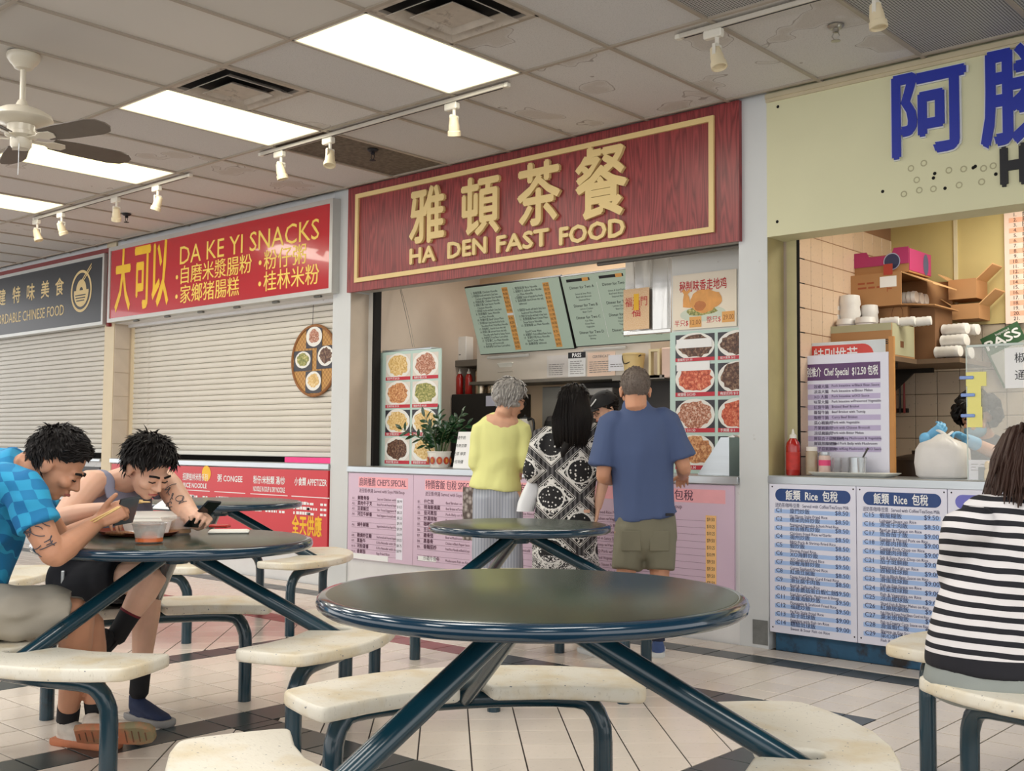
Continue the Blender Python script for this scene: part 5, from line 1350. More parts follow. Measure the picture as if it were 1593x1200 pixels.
t_.links.new(cc, b_.inputs['Base Color']); bump(t_, b_, noi(t_, vec, 200), .1)
B = MB()
B.loft([W(-66, 975, 4.12), W(-58, 925, 4.12), W(-40, 865, 4.10), W(-14, 795, 4.10), W(6, 752, 4.10), W(26, 727, 4.10), W(38, 718, 4.10)], [(.185, .135), (.180, .138), (.178, .138), (.182, .135), (.165, .112), (.12, .085), (.082, .070)], 24, FH, sub=2, flat=(True, True))
for sh, el in ((shR, elR), (shL, elL)):
    e2 = sh.lerp(el, .56)
    B.loft([sh+V((0, 0, .02))-RH*.07, sh+V((0, 0, .008)), sh.lerp(el, .3), e2], [.075, .076, .078, .080], 16, sub=2, flat=(False, True))
part('shirt', remesh(B, .009, 4, (.013, 9)), m, t, ang=80)
B = MB()
B.loft([W(-66, 945, 4.02), W(-66, 945, 4.26)], [(.12, .105), (.12, .105)], 16, V((0, 0, 1)))
for hp, k_ in ((hipR, knR), (hipL, knL)):
    e2 = hp.lerp(k_, .93); B.loft([hp, hp.lerp(k_, .5), e2], [.112, .102, .090], 18, sub=2, flat=(False, True))
part('shorts', remesh(B, .009, 3, (.018, 11)), mat('stone_khaki_shorts', (164, 156, 142), .8, 0, .05, 8, .12, 220), t, ang=80)
for a_, k_ in ((anR, knR), (anL, knL)):
    d_ = (k_-a_).normalized(); part('sock', MB().loft([a_-d_*.03, a_+d_*.045], [.043, .044], 16, flat=(False, True)), M_cloth_socks, t)
M_run, M_gum = mat('cream_running_shoe', (206, 196, 184), .75, 0, .16, 30, .3, 90), mat('orange_gum_sole', (196, 122, 86), .7, 0, .12, 20, .5, 60)
fl = V((anR.x, anR.y, 0)); dA = (RH*.96-FH*.28).normalized()
s1 = shoe(t, Fr(fl-dA*.055-FH*.0, dA), .295, M_run, M_gum, .052, .085)
# the other foot rolled onto its edge, sole towards the viewer
c = W(117, 1132, 4.27); c.z = .062
dB2 = (RH*.99+FH*.06).normalized(); upB = (FH*.80+V((0, 0, .60)))
s2 = shoe(t, Fr(c, dB2, upB), .30, M_run, mat('worn_orange_and_olive_tread', (190, 120, 86), .75, 0, .1, 14, .6, 40, dirt=((136, 128, 96), .55, 7)), .054, .075)
Fs = Fr(c, dB2, upB)
part('arch_window', MB().prism([(.105, -.009), (.125, -.013), (.165, .0), (.13, .008), (.108, .006)], Fs(0, 0, -.001), Fs.f, Fs.s, Fs.u*-.003), M_white, s2)
M_tread = mat('tread_groove', (120, 82, 62), .8)
for i in range(11):
    x_ = .018+.025*i; hw = .046*math.sin(PI*min(.98, max(.06, x_/.30)))**.45
    if .09 < x_ < .18: continue
    part('tread_groove', MB().box(Fs(0, x_, -.0006), (.004, hw*1.6, .002), M=Matrix((Fs.f, Fs.s, Fs.u)).transposed()), M_tread, s2)
cs = thing('chopsticks', 'pair of wooden chopsticks in the hand of the man in the checked shirt', 'chopsticks', W(160, 800, 4.08))
M_bam = mat('pale_bamboo', (222, 186, 122), .5, 0, .08, 20)
for dx in (0, 3): part('stick', MB().loft([W(137+dx, 813+dx, 4.06), W(184+dx, 789, 4.10)], [.0028, .0036], 8), M_bam, cs)
ph = thing('smartphone', 'dark grey smartphone held upright by the man in the checked shirt', 'phone', W(198, 812, 4.22))
def phone(t, P0, ex, ey, w=.072, h=.15, th=.009, back=True):
    ex, ey = ex.normalized(), ey.normalized(); ez = ex.cross(ey); M = Matrix((ex, ey, ez)).transposed()
    part('phone_body', MB().box(P0, (w, h, th), 0, .004, M), mat('phone_case', (26, 27, 30), .35), t)
    part('screen', MB().box(P0+ez*(th/2), (w-.006, h-.008, .0012), 0, .0, M), M_phone if back else mat('grey_lit_screen', (92, 100, 104), .15, 0, .1, 6), t)
    return M, ex, ey, ez
phone(ph, W(197, 795, 4.20), (W(212, 792, 4.22)-W(184, 797, 4.18)), (W(205, 770, 4.16)-W(193, 812, 4.22)), .076, .135, back=False)

# man in the grey tank top (behind the table)
o = LD(-1.86, 4.98); t = thing('person', 'man in a grey tank top eating with his head bowed, phone in hand', 'person', o)
fB = (RH*.77-FH*.64).normalized(); sB = fB.cross(V((0, 0, 1))).normalized()
hd = Fr(W(230, 727, 4.84), (RH*.66-FH*.45-V((0, 0, .58))))
B = MB(); head_skin(B, hd, 1.10)
nb = W(178, 752, 4.95)
B.loft([hd(0, -.02, -.04), hd(0, -.05, -.09), W(182, 752, 4.92), nb+V((0, 0, -.02))], [(.062, .064), (.060, .060), (.066, .064), (.10, .07)], 14, sB)
shR, shL = W(142, 752, 4.78), W(256, 750, 5.06)
elR, wrR = W(97, 806, 4.60), W(166, 792, 4.50)
elL, wrL = W(294, 800, 4.78), W(309, 815, 4.50)
B.loft([nb+V((0, 0, -.02)), W(180, 800, 4.96), W(160, 860, 4.98), W(135, 910, 5.0)], [(.15, .09), (.16, .105), (.145, .11), (.15, .12)], 18, sB)
for sh, el in ((shR, elR), (shL, elL)): B.loft([sh-(sh-nb)*.25+V((0, 0, -.01)), sh, sh.lerp(el, .5), el], [.06, .062, .056, .044], 14, sub=2)
B.loft([elR, elR.lerp(wrR, .35), wrR], [.043, .045, .028], 12, sub=2); B.loft([elL, elL.lerp(wrL, .4), wrL], [.043, .042, .030], 12, sub=2)
hand(B, wrR, (W(200, 783, 4.44)-wrR), V((0, 0, 1)), -FH, .19, (.35, .4, .45, .5), .02, (.8, .35, -.2), .2)
hdirL = (W(322, 795, 4.40)-wrL)
hand(B, wrL, hdirL, RH*.75+V((0, 0, .15))-FH*.3, V((0, 0, .5))-RH*.7-FH*.2, .19, (.8, .8, .85, .9), .03, (.8, .3, -.5), .4)
hipR, hipL = W(118, 910, 4.90), W(150, 910, 5.10)
knR, knL = W(240, 893, 4.66), W(232, 905, 4.90)
anR, anL = W(186, 982, 4.60), W(217, 1068, 4.80)
for hp, k_, a_ in ((hipR, knR, anR), (hipL, knL, anL)):
    B.loft([hp, hp.lerp(k_, .5), k_], [.085, .078, .060], 14, sub=2)
    B.loft([k_, k_.lerp(a_, .32), k_.lerp(a_, .75), a_], [.058, .060, .042, .038], 14, sub=2)
part('body', remesh(B, .0055, 2), SK2, t); face_bits(t, None, hd, 1.10)
hair_cap(t, hd, 1.10, M_hairB, lambda s, f, u: u > -.045+1.0*max(0, f+.03) and not (abs(s) > .060 and f > -.03 and u < .03) and f < .088, (.090, .110, .104), tuft=950, L=.046, thick=.005, seed=31, lift=.5, flow=lambda s, f, u: (s*.5+.3, .55, -.5 if f < .2 else 0), spiky=.4)
tattoo(t, shL.lerp(elL, .45), shL.lerp(elL, .92), (.058, .048), -RH*.5-FH, 8, 9)
B = MB()
B.loft([W(178, 748, 4.95), W(180, 768, 4.955), W(182, 795, 4.96), W(175, 830, 4.97), W(160, 862, 4.99), W(142, 893, 5.0), W(132, 908, 5.0)], [(.135, .082), (.158, .105), (.170, .125), (.165, .128), (.160, .130), (.168, .140), (.170, .145)], 22, sB, sub=2, flat=(True, True))
for sg, sh in ((1, shR), (-1, shL)):
    a_ = nb.lerp(sh, .62)+V((0, 0, .035)); B.loft([a_+fB*.095+V((0, 0, -.10)), a_+fB*.045, a_-fB*.05, a_-fB*.11+V((0, 0, -.08))], [(.032, .012)]*4, 10, sB, sub=3)
part('tank_top', remesh(B, .009, 4, (.009, 9)), mat('lilac_grey_jersey', (132, 132, 150), .8, 0, .05, 6, .12, 220), t, ang=80)
B = MB()
B.loft([W(112, 903, 4.88), W(156, 903, 5.12)], [(.13, .12), (.13, .12)], 16, V((0, 0, 1)))
for hp, k_, q in ((hipR, knR, .66), (hipL, knL, .80)):
    B.loft([hp, hp.lerp(k_, .4), hp.lerp(k_, q)], [.115, .104, .098], 18, sub=2, flat=(False, True))
part('shorts', remesh(B, .009, 4, (.014, 9)), mat('black_nylon_shorts', (22, 23, 29), .8, 0, .1, spec=.2), t, ang=80)
for a_, k_, L in ((anR, knR, .085), (anL, knL, .11)):
    d_ = (k_-a_).normalized(); s_ = part('sock', MB().loft([a_-d_*.03, a_+d_*.03, a_+d_*L], [.041, .042, .045], 16, flat=(False, True)), M_cloth_socks, t)
    part('sock_band', MB().loft([a_+d_*(L-.006), a_+d_*(L+.004)], [.0465, .0465], 16, flat=(True, True)), mat('maroon_band', (110, 26, 36), .8), s_)
M_navysh, M_gsole = mat('navy_slip_on_shoe', (34, 46, 78), .8, 0, .1, 30, .25, 120), mat('grey_foam_sole', (150, 148, 146), .6)
dL = (RH*.80-FH*.60).normalized(); shoe(t, Fr(V((anL.x, anL.y, 0))-dL*.06, dL), .28, M_navysh, M_gsole, .05, .085)
dR = (-RH*.65-FH*.1-V((0, 0, .75))).normalized(); shoe(t, Fr(anR+V((0, 0, -.03))-dR*.03-RH*.02, dR, -RH*.3+V((0, 0, .3))-FH*.9), .27, mat('black_sock_foot', (24, 24, 28), .85), mat('black_sole', (22, 22, 26), .7), .046, .07)
neck = MB()
for k in range(13): a = PI*(.15+.7*k/12); p = nb+V((0, 0, .035))-fB*(.075*math.sin(a))+sB*(.085*math.cos(a)); neck.ell(p, V((.008, 0, 0)), V((0, .008, 0)), V((0, 0, .008)), 6, 8)
part('bead_necklace', neck, mat('dark_bead', (40, 26, 24), .3), t)
part('hip_clip', MB().box(W(98, 902, 4.80), (.016, .012, .075), YAW, .003), M_steel, t)
ph = thing('smartphone', 'black smartphone in the left hand of the man in the tank top', 'phone', W(312, 818, 4.44))
phone(ph, W(315, 800, 4.43), (RH*.5+FH*.75-V((0, 0, .1))), (RH*.72-FH*.25+V((0, 0, .72))), .074, .155)
sp_ = thing('wooden_spoon', 'flat wooden spoon held at the mouth of the man in the tank top', 'spoon', W(215, 783, 4.48))
part('handle', MB().loft([W(198, 779, 4.46), W(222, 781, 4.47)], [(.006, .002), (.008, .002)], 8, V((0, 0, 1))), M_bam, sp_); part('bowl', MB().ell(W(226, 781.5, 4.475), RH*.022, FH*.018, V((0, 0, .004)), 8, 12), M_bam, sp_)

# ------------------------------------------------------------------ dishes on that table
ZT3 = .812
def onT(px, py): return onZ(px, py, ZT3)
M_foam = mat('white_foam', (236, 234, 226), .6, 0, .03, 9, .1, 200); M_clear = mat('clear_plastic', (226, 228, 226), .15, 0, .02, trans=.75, alpha=.55); M_tray = mat('brown_plastic_tray', (132, 66, 46), .4, 0, .08)
def bowl(label, p, r, h, m, food=None, n=28):
    t = thing('food_bowl', label, 'bowl', p)
    part('bowl_wall', MB().lathe([(r*.68, 0), (r*.72, .004), (r*.96, h*.92), (r*1.03, h), (r*1.03, h*.95), (r*.97, h*.93)][:4]+[(r*1.03, h*.985), (r*.95, h*.97), (r*.70, .010), (.002, .008)], p, n), m, t)
    if food: part('food', MB().lathe([(r*.78, h*food[1]*.3), (r*.70+r*.25*food[1], h*food[1]), (r*.4, h*food[1]*1.25), (.002, h*food[1]*1.1)], V(p), n), food[0], t)
    return t
tr = thing('serving_tray', 'brown oval tray under the take-away boxes', 'tray', onT(214, 832))
c = onT(214, 832)
part('tray_base', MB().lathe([(.16, 0), (.185, .004), (.20, .018), (.206, .018), (.204, .012), (.186, 0.0)][:4]+[(.19, .008), (.002, .006)], c, 40, None, True, True, 1.0, .72), M_tray, tr)
bowl('white foam soup bowl under the checked sleeve', onT(120, 829)+FH*.05, .092, .062, M_foam, (mat('noodle_soup', (196, 150, 96), .3), .75))
p = onT(228, 846)
tb_ = bowl('clear plastic tub with orange sauce on the near side of the tray', p+FH*.03, .066, .075, M_clear, (mat('orange_sauce', (214, 108, 50), .25), .28))
bowl('clear plastic tub half full of brown soup behind the tray', onT(274, 832)+FH*.02, .070, .070, M_clear, (mat('brown_soup', (168, 128, 92), .25), .35))
cl = thing('takeout_box', 'white foam take-away box lying open on the tray', 'box', onT(226, 833)+FH*.05)
c = onT(226, 833)+FH*.05+V((0, 0, .009)); M3 = Matrix.Rotation(YAW+.15, 3, 'Z')
part('box_base', MB().rings([[c+M3 @ V((x*q, y*q, z)) for x, y in ((-.10, -.07), (.10, -.07), (.10, .07), (-.10, .07))] for q, z in ((.85, 0), (1, .05), (.96, .05), (.82, .008))]), M_foam, cl)
part('box_lid', MB().rings([[c+M3 @ V((x*q, .075+y, z+.25*(y))) for x, y in ((-.10, 0), (.10, 0), (.10, .09), (-.10, .09))] for q, z in ((1, .05), (.98, .056))]), M_foam, cl)
fd = MB(); fd.ell(onT(186, 836)+V((0, 0, .016)), RH*.06, FH*.04, V((0, 0, .01)), 8, 16); solo('noodle_scraps', fd, food_mat('spilt_noodles', [(120, 70, 46), (170, 118, 80), (210, 170, 130)], 120), 'scraps of brown noodles on the left end of the tray', 'food', kind='stuff')
solo('soup_spoon', MB().ell(onT(206, 835)+V((0, 0, .018)), RH*.045, FH*.022, V((0, 0, .006)), 8, 16), M_white, 'white plastic spoon lying on the tray', 'spoon')
nk_ = MB(); c = onT(244, 818)+FH*.10
nk_.add([c+M3 @ V(q) for q in ((-.05, -.03, .075), (.05, -.035, .07), (.055, .045, .10), (-.01, .05, .115), (-.05, .04, .085), (0, 0, .08))], [(0, 1, 5), (1, 2, 5), (2, 3, 5), (3, 4, 5), (4, 0, 5)])
solo('paper_napkin', nk_, mat('white_tissue', (240, 240, 244), .9), 'crumpled white paper napkin behind the foam box', 'napkin')
ld = thing('tub_lid', 'white plastic lid lying right of the phone hand', 'lid', onT(356, 829))
c = onT(356, 829); part('lid_plate', MB().box(c+V((0, 0, .005)), (.17, .12, .008), YAW+.2, .003), M_foam, ld); part('lid_rim', frame_ if False else MB().box(c+V((0, 0, .010)), (.155, .105, .004), YAW+.2, .0015), M_foam, ld)
solo('sauce_packet', MB().box(onT(340, 822)+FH*.02+V((0, 0, .008)), (.09, .05, .014), YAW-.2, .005), mat('red_packet', (196, 48, 40), .35), 'small red sauce packet behind the white lid', 'packet')

# ------------------------------------------------------------------ woman in the striped shirt (right edge)
o = LD(1.53, 3.48); t = thing('person', 'woman in a black and white striped shirt seated with her back turned', 'person', o)
dS = 3.48; Wp = lambda px, py, dd=0: W(px, py, dS+dd)
fS = (RH*.42+FH*.91).normalized(); fT = (RH*.93+FH*.36).normalized(); sS = fS.cross(V((0, 0, 1))).normalized()
hd = Fr(Wp(1617, 727, .04), (fS-V((0, 0, .35))))
B = MB(); head_skin(B, hd, 1.0)
B.loft([hd(0, -.01, -.04), hd(0, -.03, -.09), Wp(1592, 795)], [(.052, .054), (.052, .05), (.08, .06)], 14, sS)
B.loft([Wp(1588, 800), Wp(1568, 880), Wp(1550, 970), Wp(1548, 1050)], [(.14, .08), (.14, .09), (.15, .10), (.16, .11)], 18, sS)
shL, shR = Wp(1497, 822, -.02), Wp(1668, 818, .02)
elL, elR = Wp(1487, 905, .08), Wp(1668, 905, .14); haL, haR = Wp(1566, 915, .32), Wp(1640, 910, .38)
for sh, el, ha, sg in ((shL, elL, haL, -1), (shR, elR, haR, 1)):
    B.loft([sh, el], [.05, .04], 12); B.loft([el, ha], [.038, .026], 12); hand(B, ha, fS, V((0, 0, 1)), -sS*sg, .165, (.4, .45, .5, .5))
for sg in (-1, 1):
    hp = Wp(1548, 1058)+sS*sg*.10; k_ = hp+fT*.42+V((0, 0, .02)); a_ = V((k_.x, k_.y, .08))
    B.loft([hp, k_], [.085, .062], 12); B.loft([k_, a_], [.055, .038], 12)
part('body', remesh(B, .007, 2), SK2, t); face_bits(t, None, hd, 1.0)
def bob(B):
    r = random.Random(14)
    for i in range(520):
        a = r.uniform(-PI*1.02, .02); ry = r.uniform(.85, 1.03); up_ = r.uniform(-.02, .075)
        c0 = hd(.100*math.cos(a)*ry, -.018+.115*math.sin(a)*ry, .03+up_)
        q = c0+hd.s*(.040*math.cos(a))+hd.f*(.030*math.sin(a))+V((0, 0, -.085)); e = q+hd.s*(.012*math.cos(a)+r.uniform(-.018, .018))-hd.f*.02+V((0, 0, -.075-r.uniform(0, .045)))
        B.loft([c0, q, e], [(.011, .007), (.009, .006), (.002, .0015)], 5, cap=.2, sub=2)
hair_cap(t, hd, 1.0, M_hairN, lambda s, f, u: u > -.03 and (f < .03 or u > .05), (.100, .118, .110), tuft=320, L=.09, thick=.008, seed=17, lift=.08, flow=lambda s, f, u: (s*.7, -.25, -1), extra=bob, spiky=.12)
m, t_, b_ = newmat('black_white_stripes'); b_.inputs['Roughness'].default_value = .8
vec, x, y, z = objxyz(t_)
wv = noi(t_, vec, 3.2, 2)*.035
st = ((z+wv+(x*RH.x+y*RH.y)*.05)*27.6).frac().lt(.47); nav = z.lt(.63-.0)
t_.links.new(mixc(t_, st.mx(z.lt(.556)), lin((232, 228, 228)), lin((26, 26, 34))), b_.inputs['Base Color']); bump(t_, b_, noi(t_, vec, 220), .1)
B = MB()
B.loft([Wp(1592, 776), Wp(1590, 786), Wp(1584, 806), Wp(1576, 838), Wp(1567, 880), Wp(1556, 930), Wp(1549, 975), Wp(1546, 1012), Wp(1545, 1042)], [(.085, .060), (.125, .072), (.165, .090), (.180, .108), (.176, .118), (.176, .125), (.190, .135), (.202, .146), (.203, .150)], 26, sS, sub=2, flat=(True, True))
for sh, el, ha, sg in ((shL, elL, haL, -1), (shR, elR, haR, 1)):
    B.loft([sh-sS*sg*.06+V((0, 0, .012)), sh, sh.lerp(el, .5), el, el.lerp(ha, .6)], [.060, .064, .058, .054, .045], 14, sub=2, flat=(False, True))
part('striped_shirt', remesh(B, .009, 4, (.006, 8)), m, t, ang=80)
B = MB()
B.loft([Wp(1545, 1030), Wp(1546, 1056), Wp(1548, 1080)], [(.196, .142), (.212, .156), (.19, .145)], 24, sS, cap=.25)
for sg in (-1, 1):
    hp = Wp(1546, 1056)+sS*sg*.105; k_ = hp+fT*.42+V((0, 0, .02)); B.loft([hp, k_], [.098, .078], 16); B.loft([k_, V((k_.x, k_.y, .12))], [.075, .055], 14, flat=(False, True))
tr_ = part('trousers', remesh(B, .009, 4, (.004, 7)), mat('sage_grey_trousers', (148, 154, 150), .75, 0, .04, 6, .1, 200), t, ang=80)
for sg in (-1, 1):
    k_ = Wp(1546, 1056)+sS*sg*.105+fT*.42; shoe(t, Fr(V((k_.x, k_.y, 0))-fT*.05, fT), .24, mat('beige_shoe', (176, 160, 140), .6), mat('white_rubber_sole', (222, 224, 224), .5))

# ------------------------------------------------------------------ worker in the right stall
dW = 6.62; Wp = lambda px, py, dd=0: W(px, py, dW+dd)
o = LD((1532-796.5)/FPX*dW, dW); t = thing('person', 'stall worker with bushy black hair, face mask and blue gloves tying a bag', 'person', o)
hd = Fr(Wp(1519, 650), (-RH*.55-FH*.80-V((0, 0, .38))))
B = MB(); head_skin(B, hd, 1.0)
nb = Wp(1533, 688, .06)
B.loft([hd(0, -.01, -.04), nb], [(.05, .052), (.07, .055)], 14, RH)
lt = o.dot(RH)
B.loft([nb+V((0, 0, -.01)), LD(lt+.03, dW+.1, 1.05), LD(lt+.03, dW+.1, .88)], [(.13, .08), (.15, .10), (.15, .11)], 16, RH)
shR, shL = Wp(1492, 702, .0), Wp(1580, 694, .0)
elR, elL = Wp(1458, 735, -.12), Wp(1562, 712, -.22); wrR, wrL = Wp(1440, 684, -.32), Wp(1508, 686, -.32)
for sh, el, wr in ((shR, elR, wrR), (shL, elL, wrL)): B.loft([sh, el], [.046, .040], 12); B.loft([el, el.lerp(wr, .4), wr], [.040, .040, .029], 12, sub=2)
for sg in (-1, 1): B.loft([LD(lt+.03+sg*.08, dW+.1, .88), LD(lt+.03+sg*.085, dW+.1, .45), LD(lt+.03+sg*.085, dW+.1, .06)], [.09, .055, .04], 12)
part('body', remesh(B, .006, 2), SK1, t); face_bits(t, None, hd, 1.0)
M_glove = mat('sky_blue_nitrile', (112, 178, 220), .45, 0, .06)
for wr, el, tip in ((wrR, elR, (1458, 672)), (wrL, elL, (1482, 672))):
    B = MB(); d_ = W(tip[0], tip[1], dW-.34)-wr; hand(B, wr+d_.normalized()*.01, d_, V((0, 0, 1)) if wr is wrL else -FH, V((0, 0, .3))-FH if wr is wrL else RH, .18, (.6, .65, .7, .75))
    q = (el-wr).normalized(); B.loft([wr+q*.06, wr, wr-q*.02], [.040, .035, .033], 14, flat=(True, False)); part('glove', remesh(B, .005, 2), M_glove, t)
def bush(B):
    r = random.Random(33)
    for i in range(150):
        a, z = r.uniform(0, 2*PI), r.uniform(-.6, 1); q = math.sqrt(1-z*z); s, f, u = .125*q*math.cos(a), -.03+.125*q*math.sin(a), .02+.125*z
        if f > .035 and u < .085: continue
        c = hd(s, f, u); B.ell(c, hd.s*r.uniform(.018, .03), hd.f*r.uniform(.018, .03), hd.u*r.uniform(.018, .03), 6, 8)
hair_cap(t, hd, 1.0, M_hairB, lambda s, f, u: u > -.07 and (f < .03 or u > .06), (.108, .118, .112), tuft=260, L=.05, thick=.006, seed=37, lift=.5, extra=bush)
mk = MB(); R = []
for f_, k_ in ((-.30, .35), (-.1, .95), (.25, 1.05), (.6, .9), (.85, .55)):
    pass
mk = MB().ell(hd(0, .062, -.058), hd.s*.064, hd.f*.062, hd.u*.046, 14, 20); part('face_mask', mk, mat('pale_blue_mask', (120, 166, 190), .8, 0, .05, 20, .2, 60), t)
B = MB()
B.loft([nb+V((0, 0, .01)), nb+V((0, 0, -.05)), LD(lt+.03, dW+.1, 1.10), LD(lt+.03, dW+.1, .88)], [(.11, .07), (.18, .10), (.175, .115), (.175, .12)], 18, RH, sub=2)
for sh, el in ((shR, elR), (shL, elL)): B.loft([sh, sh.lerp(el, .4)], [.060, .062], 12, flat=(False, True))
for sg in (-1, 1): B.loft([LD(lt+.03+sg*.08, dW+.1, .88), LD(lt+.03+sg*.085, dW+.1, .1)], [.095, .07], 12)
m, t_, b_ = newmat('dark_speckled_apron'); vec, *_ = objxyz(t_); b_.inputs['Roughness'].default_value = .8
t_.links.new(mixc(t_, noi(t_, vec, 60, 3).gt(.63), lin((48, 48, 56)), lin((120, 122, 130))), b_.inputs['Base Color'])
part('work_clothes', remesh(B, .011, 4), m, t, ang=80)
# ------------------------------------------------------------------ inside the middle stall
def rect(px0, py0, px1, py1, Y):
    """x0, x1, z0, z1 of an upright rectangle in the plane Y seen between two picture corners"""
    a, b = onY(px0, py0, Y), onY(px1, py1, Y); c, d = onY(px0, py1, Y), onY(px1, py0, Y)
    return (a.x+c.x)/2, (b.x+d.x)/2, (b.z+c.z)/2, (a.z+d.z)/2
M_mint = mat('pale_mint_board', (190, 214, 206), .45, 0, .03)
M_blk = mat('black_plastic', (24, 24, 26), .4, 0, .1)
# photo menu panel left
x0, x1, z0, z1 = rect(588, 546, 684, 722, 6.30); z0 = ZH
t = thing('photo_menu', 'pale mint photo menu with eight noodle dishes leaning at the left end of the counter', 'menu board', ((x0+x1)/2, 6.3, z0))
part('panel', MB().bx(x0, x1, 6.30, 6.318, z0+.001, z1), M_mint, t)
w_, h_ = (x1-x0), (z1-z0); cw, chh = w_*.405, h_*.225
FN = ['乾炒牛河', '海鮮炒麵', '星洲炒米', '椒絲牛肉', '蝦仁炒麵', '豉油皇炒', '肉絲炒麵', '鮮蝦雲吞']
for i in range(4):
    for j in range(2):
        a = x0+w_*(.13+.44*j); b = z0+h_*(.02+.243*(3-i)); k = i*2+j
        photo(t, a, a+cw, b, b+chh, 6.2985, 40+k, FOODS[(4, 5, 0, 2, 4, 4, 1, 4)[k]], M_photo_dk if k in (4, 5) else mat('pale_photo_ground', (222, 214, 204), .5, 0, .06, 5), .50, .40, FN[k]+' $9.50')
part('top_tray', MB().bx(x0+.03, x1-.12, 6.31, 6.44, z1, z1+.02, .005), M_steel, t)
a, b = onY(622, 448, 6.5), onY(642, 540, 6.40)
solo('hanging_cord', MB().tube([a, a.lerp(b, .5)+V((.01, 0, -.02)), b], .003, 6, 3).tube([a+V((.012, 0, 0)), a.lerp(b, .5)+V((.03, 0, 0)), b+V((.02, 0, .0))], .002, 6, 3), mat('grey_cord', (136, 128, 118), .7), 'thin twisted cord hanging down to the top of the mint photo menu', 'cord')
# back-wall furniture: wall cupboard with papers
M_cup = mat('ivory_cupboard', (206, 196, 184), .5, 0, .03)
x0, x1, z0, z1 = rect(742, 540, 1012, 589, 7.25); x1 = onY(1012, 575, 7.25).x
zc0 = onY(800, 592, 7.25).z; zc1 = onY(800, 548, 7.25).z
t = thing('wall_cupboard', 'long ivory cupboard under the menu screens, with papers taped to it', 'cupboard', ((x0+x1)/2, 7.4, zc0))
part('body', MB().bx(x0, x1, 7.25, 7.575, zc0, zc1+.14), M_cup, t)
part('shelf_lip', MB().bx(x0-.05, x1, 7.20, 7.575, zc0-.03, zc0, .004), mat('grey_metal_shelf', (120, 114, 106), .5, .4), t)
for (a, b, c, d, lab, ttl, m) in ((851, 553, 884, 587, 'faded grey notice taped at the left of the papers under the screens', '', mat('grey_notice', (206, 200, 196), .6)), (884, 548, 911, 586, 'inspection notice with a black PASS heading under the screens', 'PASS', mat('white_notice', (226, 226, 226), .6)), (914, 548, 957, 586, 'peach certificate with a border under the screens', 'CERTIFICATE', mat('peach_certificate', (232, 204, 184), .6)), (947, 552, 984, 577, 'white sheet in a plastic sleeve overlapping the peach certificate', '', mat('white_sleeve', (230, 230, 236), .3))):
    x0, x1, z0, z1 = rect(a, b, c, d, 7.245); y = 7.244-.004*(a == 947)
    t = thing('notice', lab, 'notice', ((x0+x1)/2, y, z0), 'papers on the cupboard')
    part('sheet', MB().bx(x0, x1, y, y+.003, z0, z1), m, t)
    mb = MB(); yy = y-.0008
    if ttl == 'PASS':
        part('heading', MB().bx(x0, x1, yy-.0004, yy, z1-.05, z1), M_ink, t); part('heading_lettering', MB().text('PASS', V(((x0+x1)/2, yy-.001, z1-.042)), UX, UZ, .034, align='C', bold=.03, maxw=(x1-x0)*.9), M_white, t)
    elif ttl: mb.text(ttl, V(((x0+x1)/2, yy, z1-.045)), UX, UZ, .022, align='C', bold=.01, maxw=(x1-x0)*.8)
    zz = z1-.08
    while zz > z0+.02: bars(mb, x0+.02, x1-R5.uniform(.02, .06), zz, .005, yy, .02, .05, .006); zz -= .017
    part('lettering', mb, mat('grey_print', (120, 116, 116), .6), t)
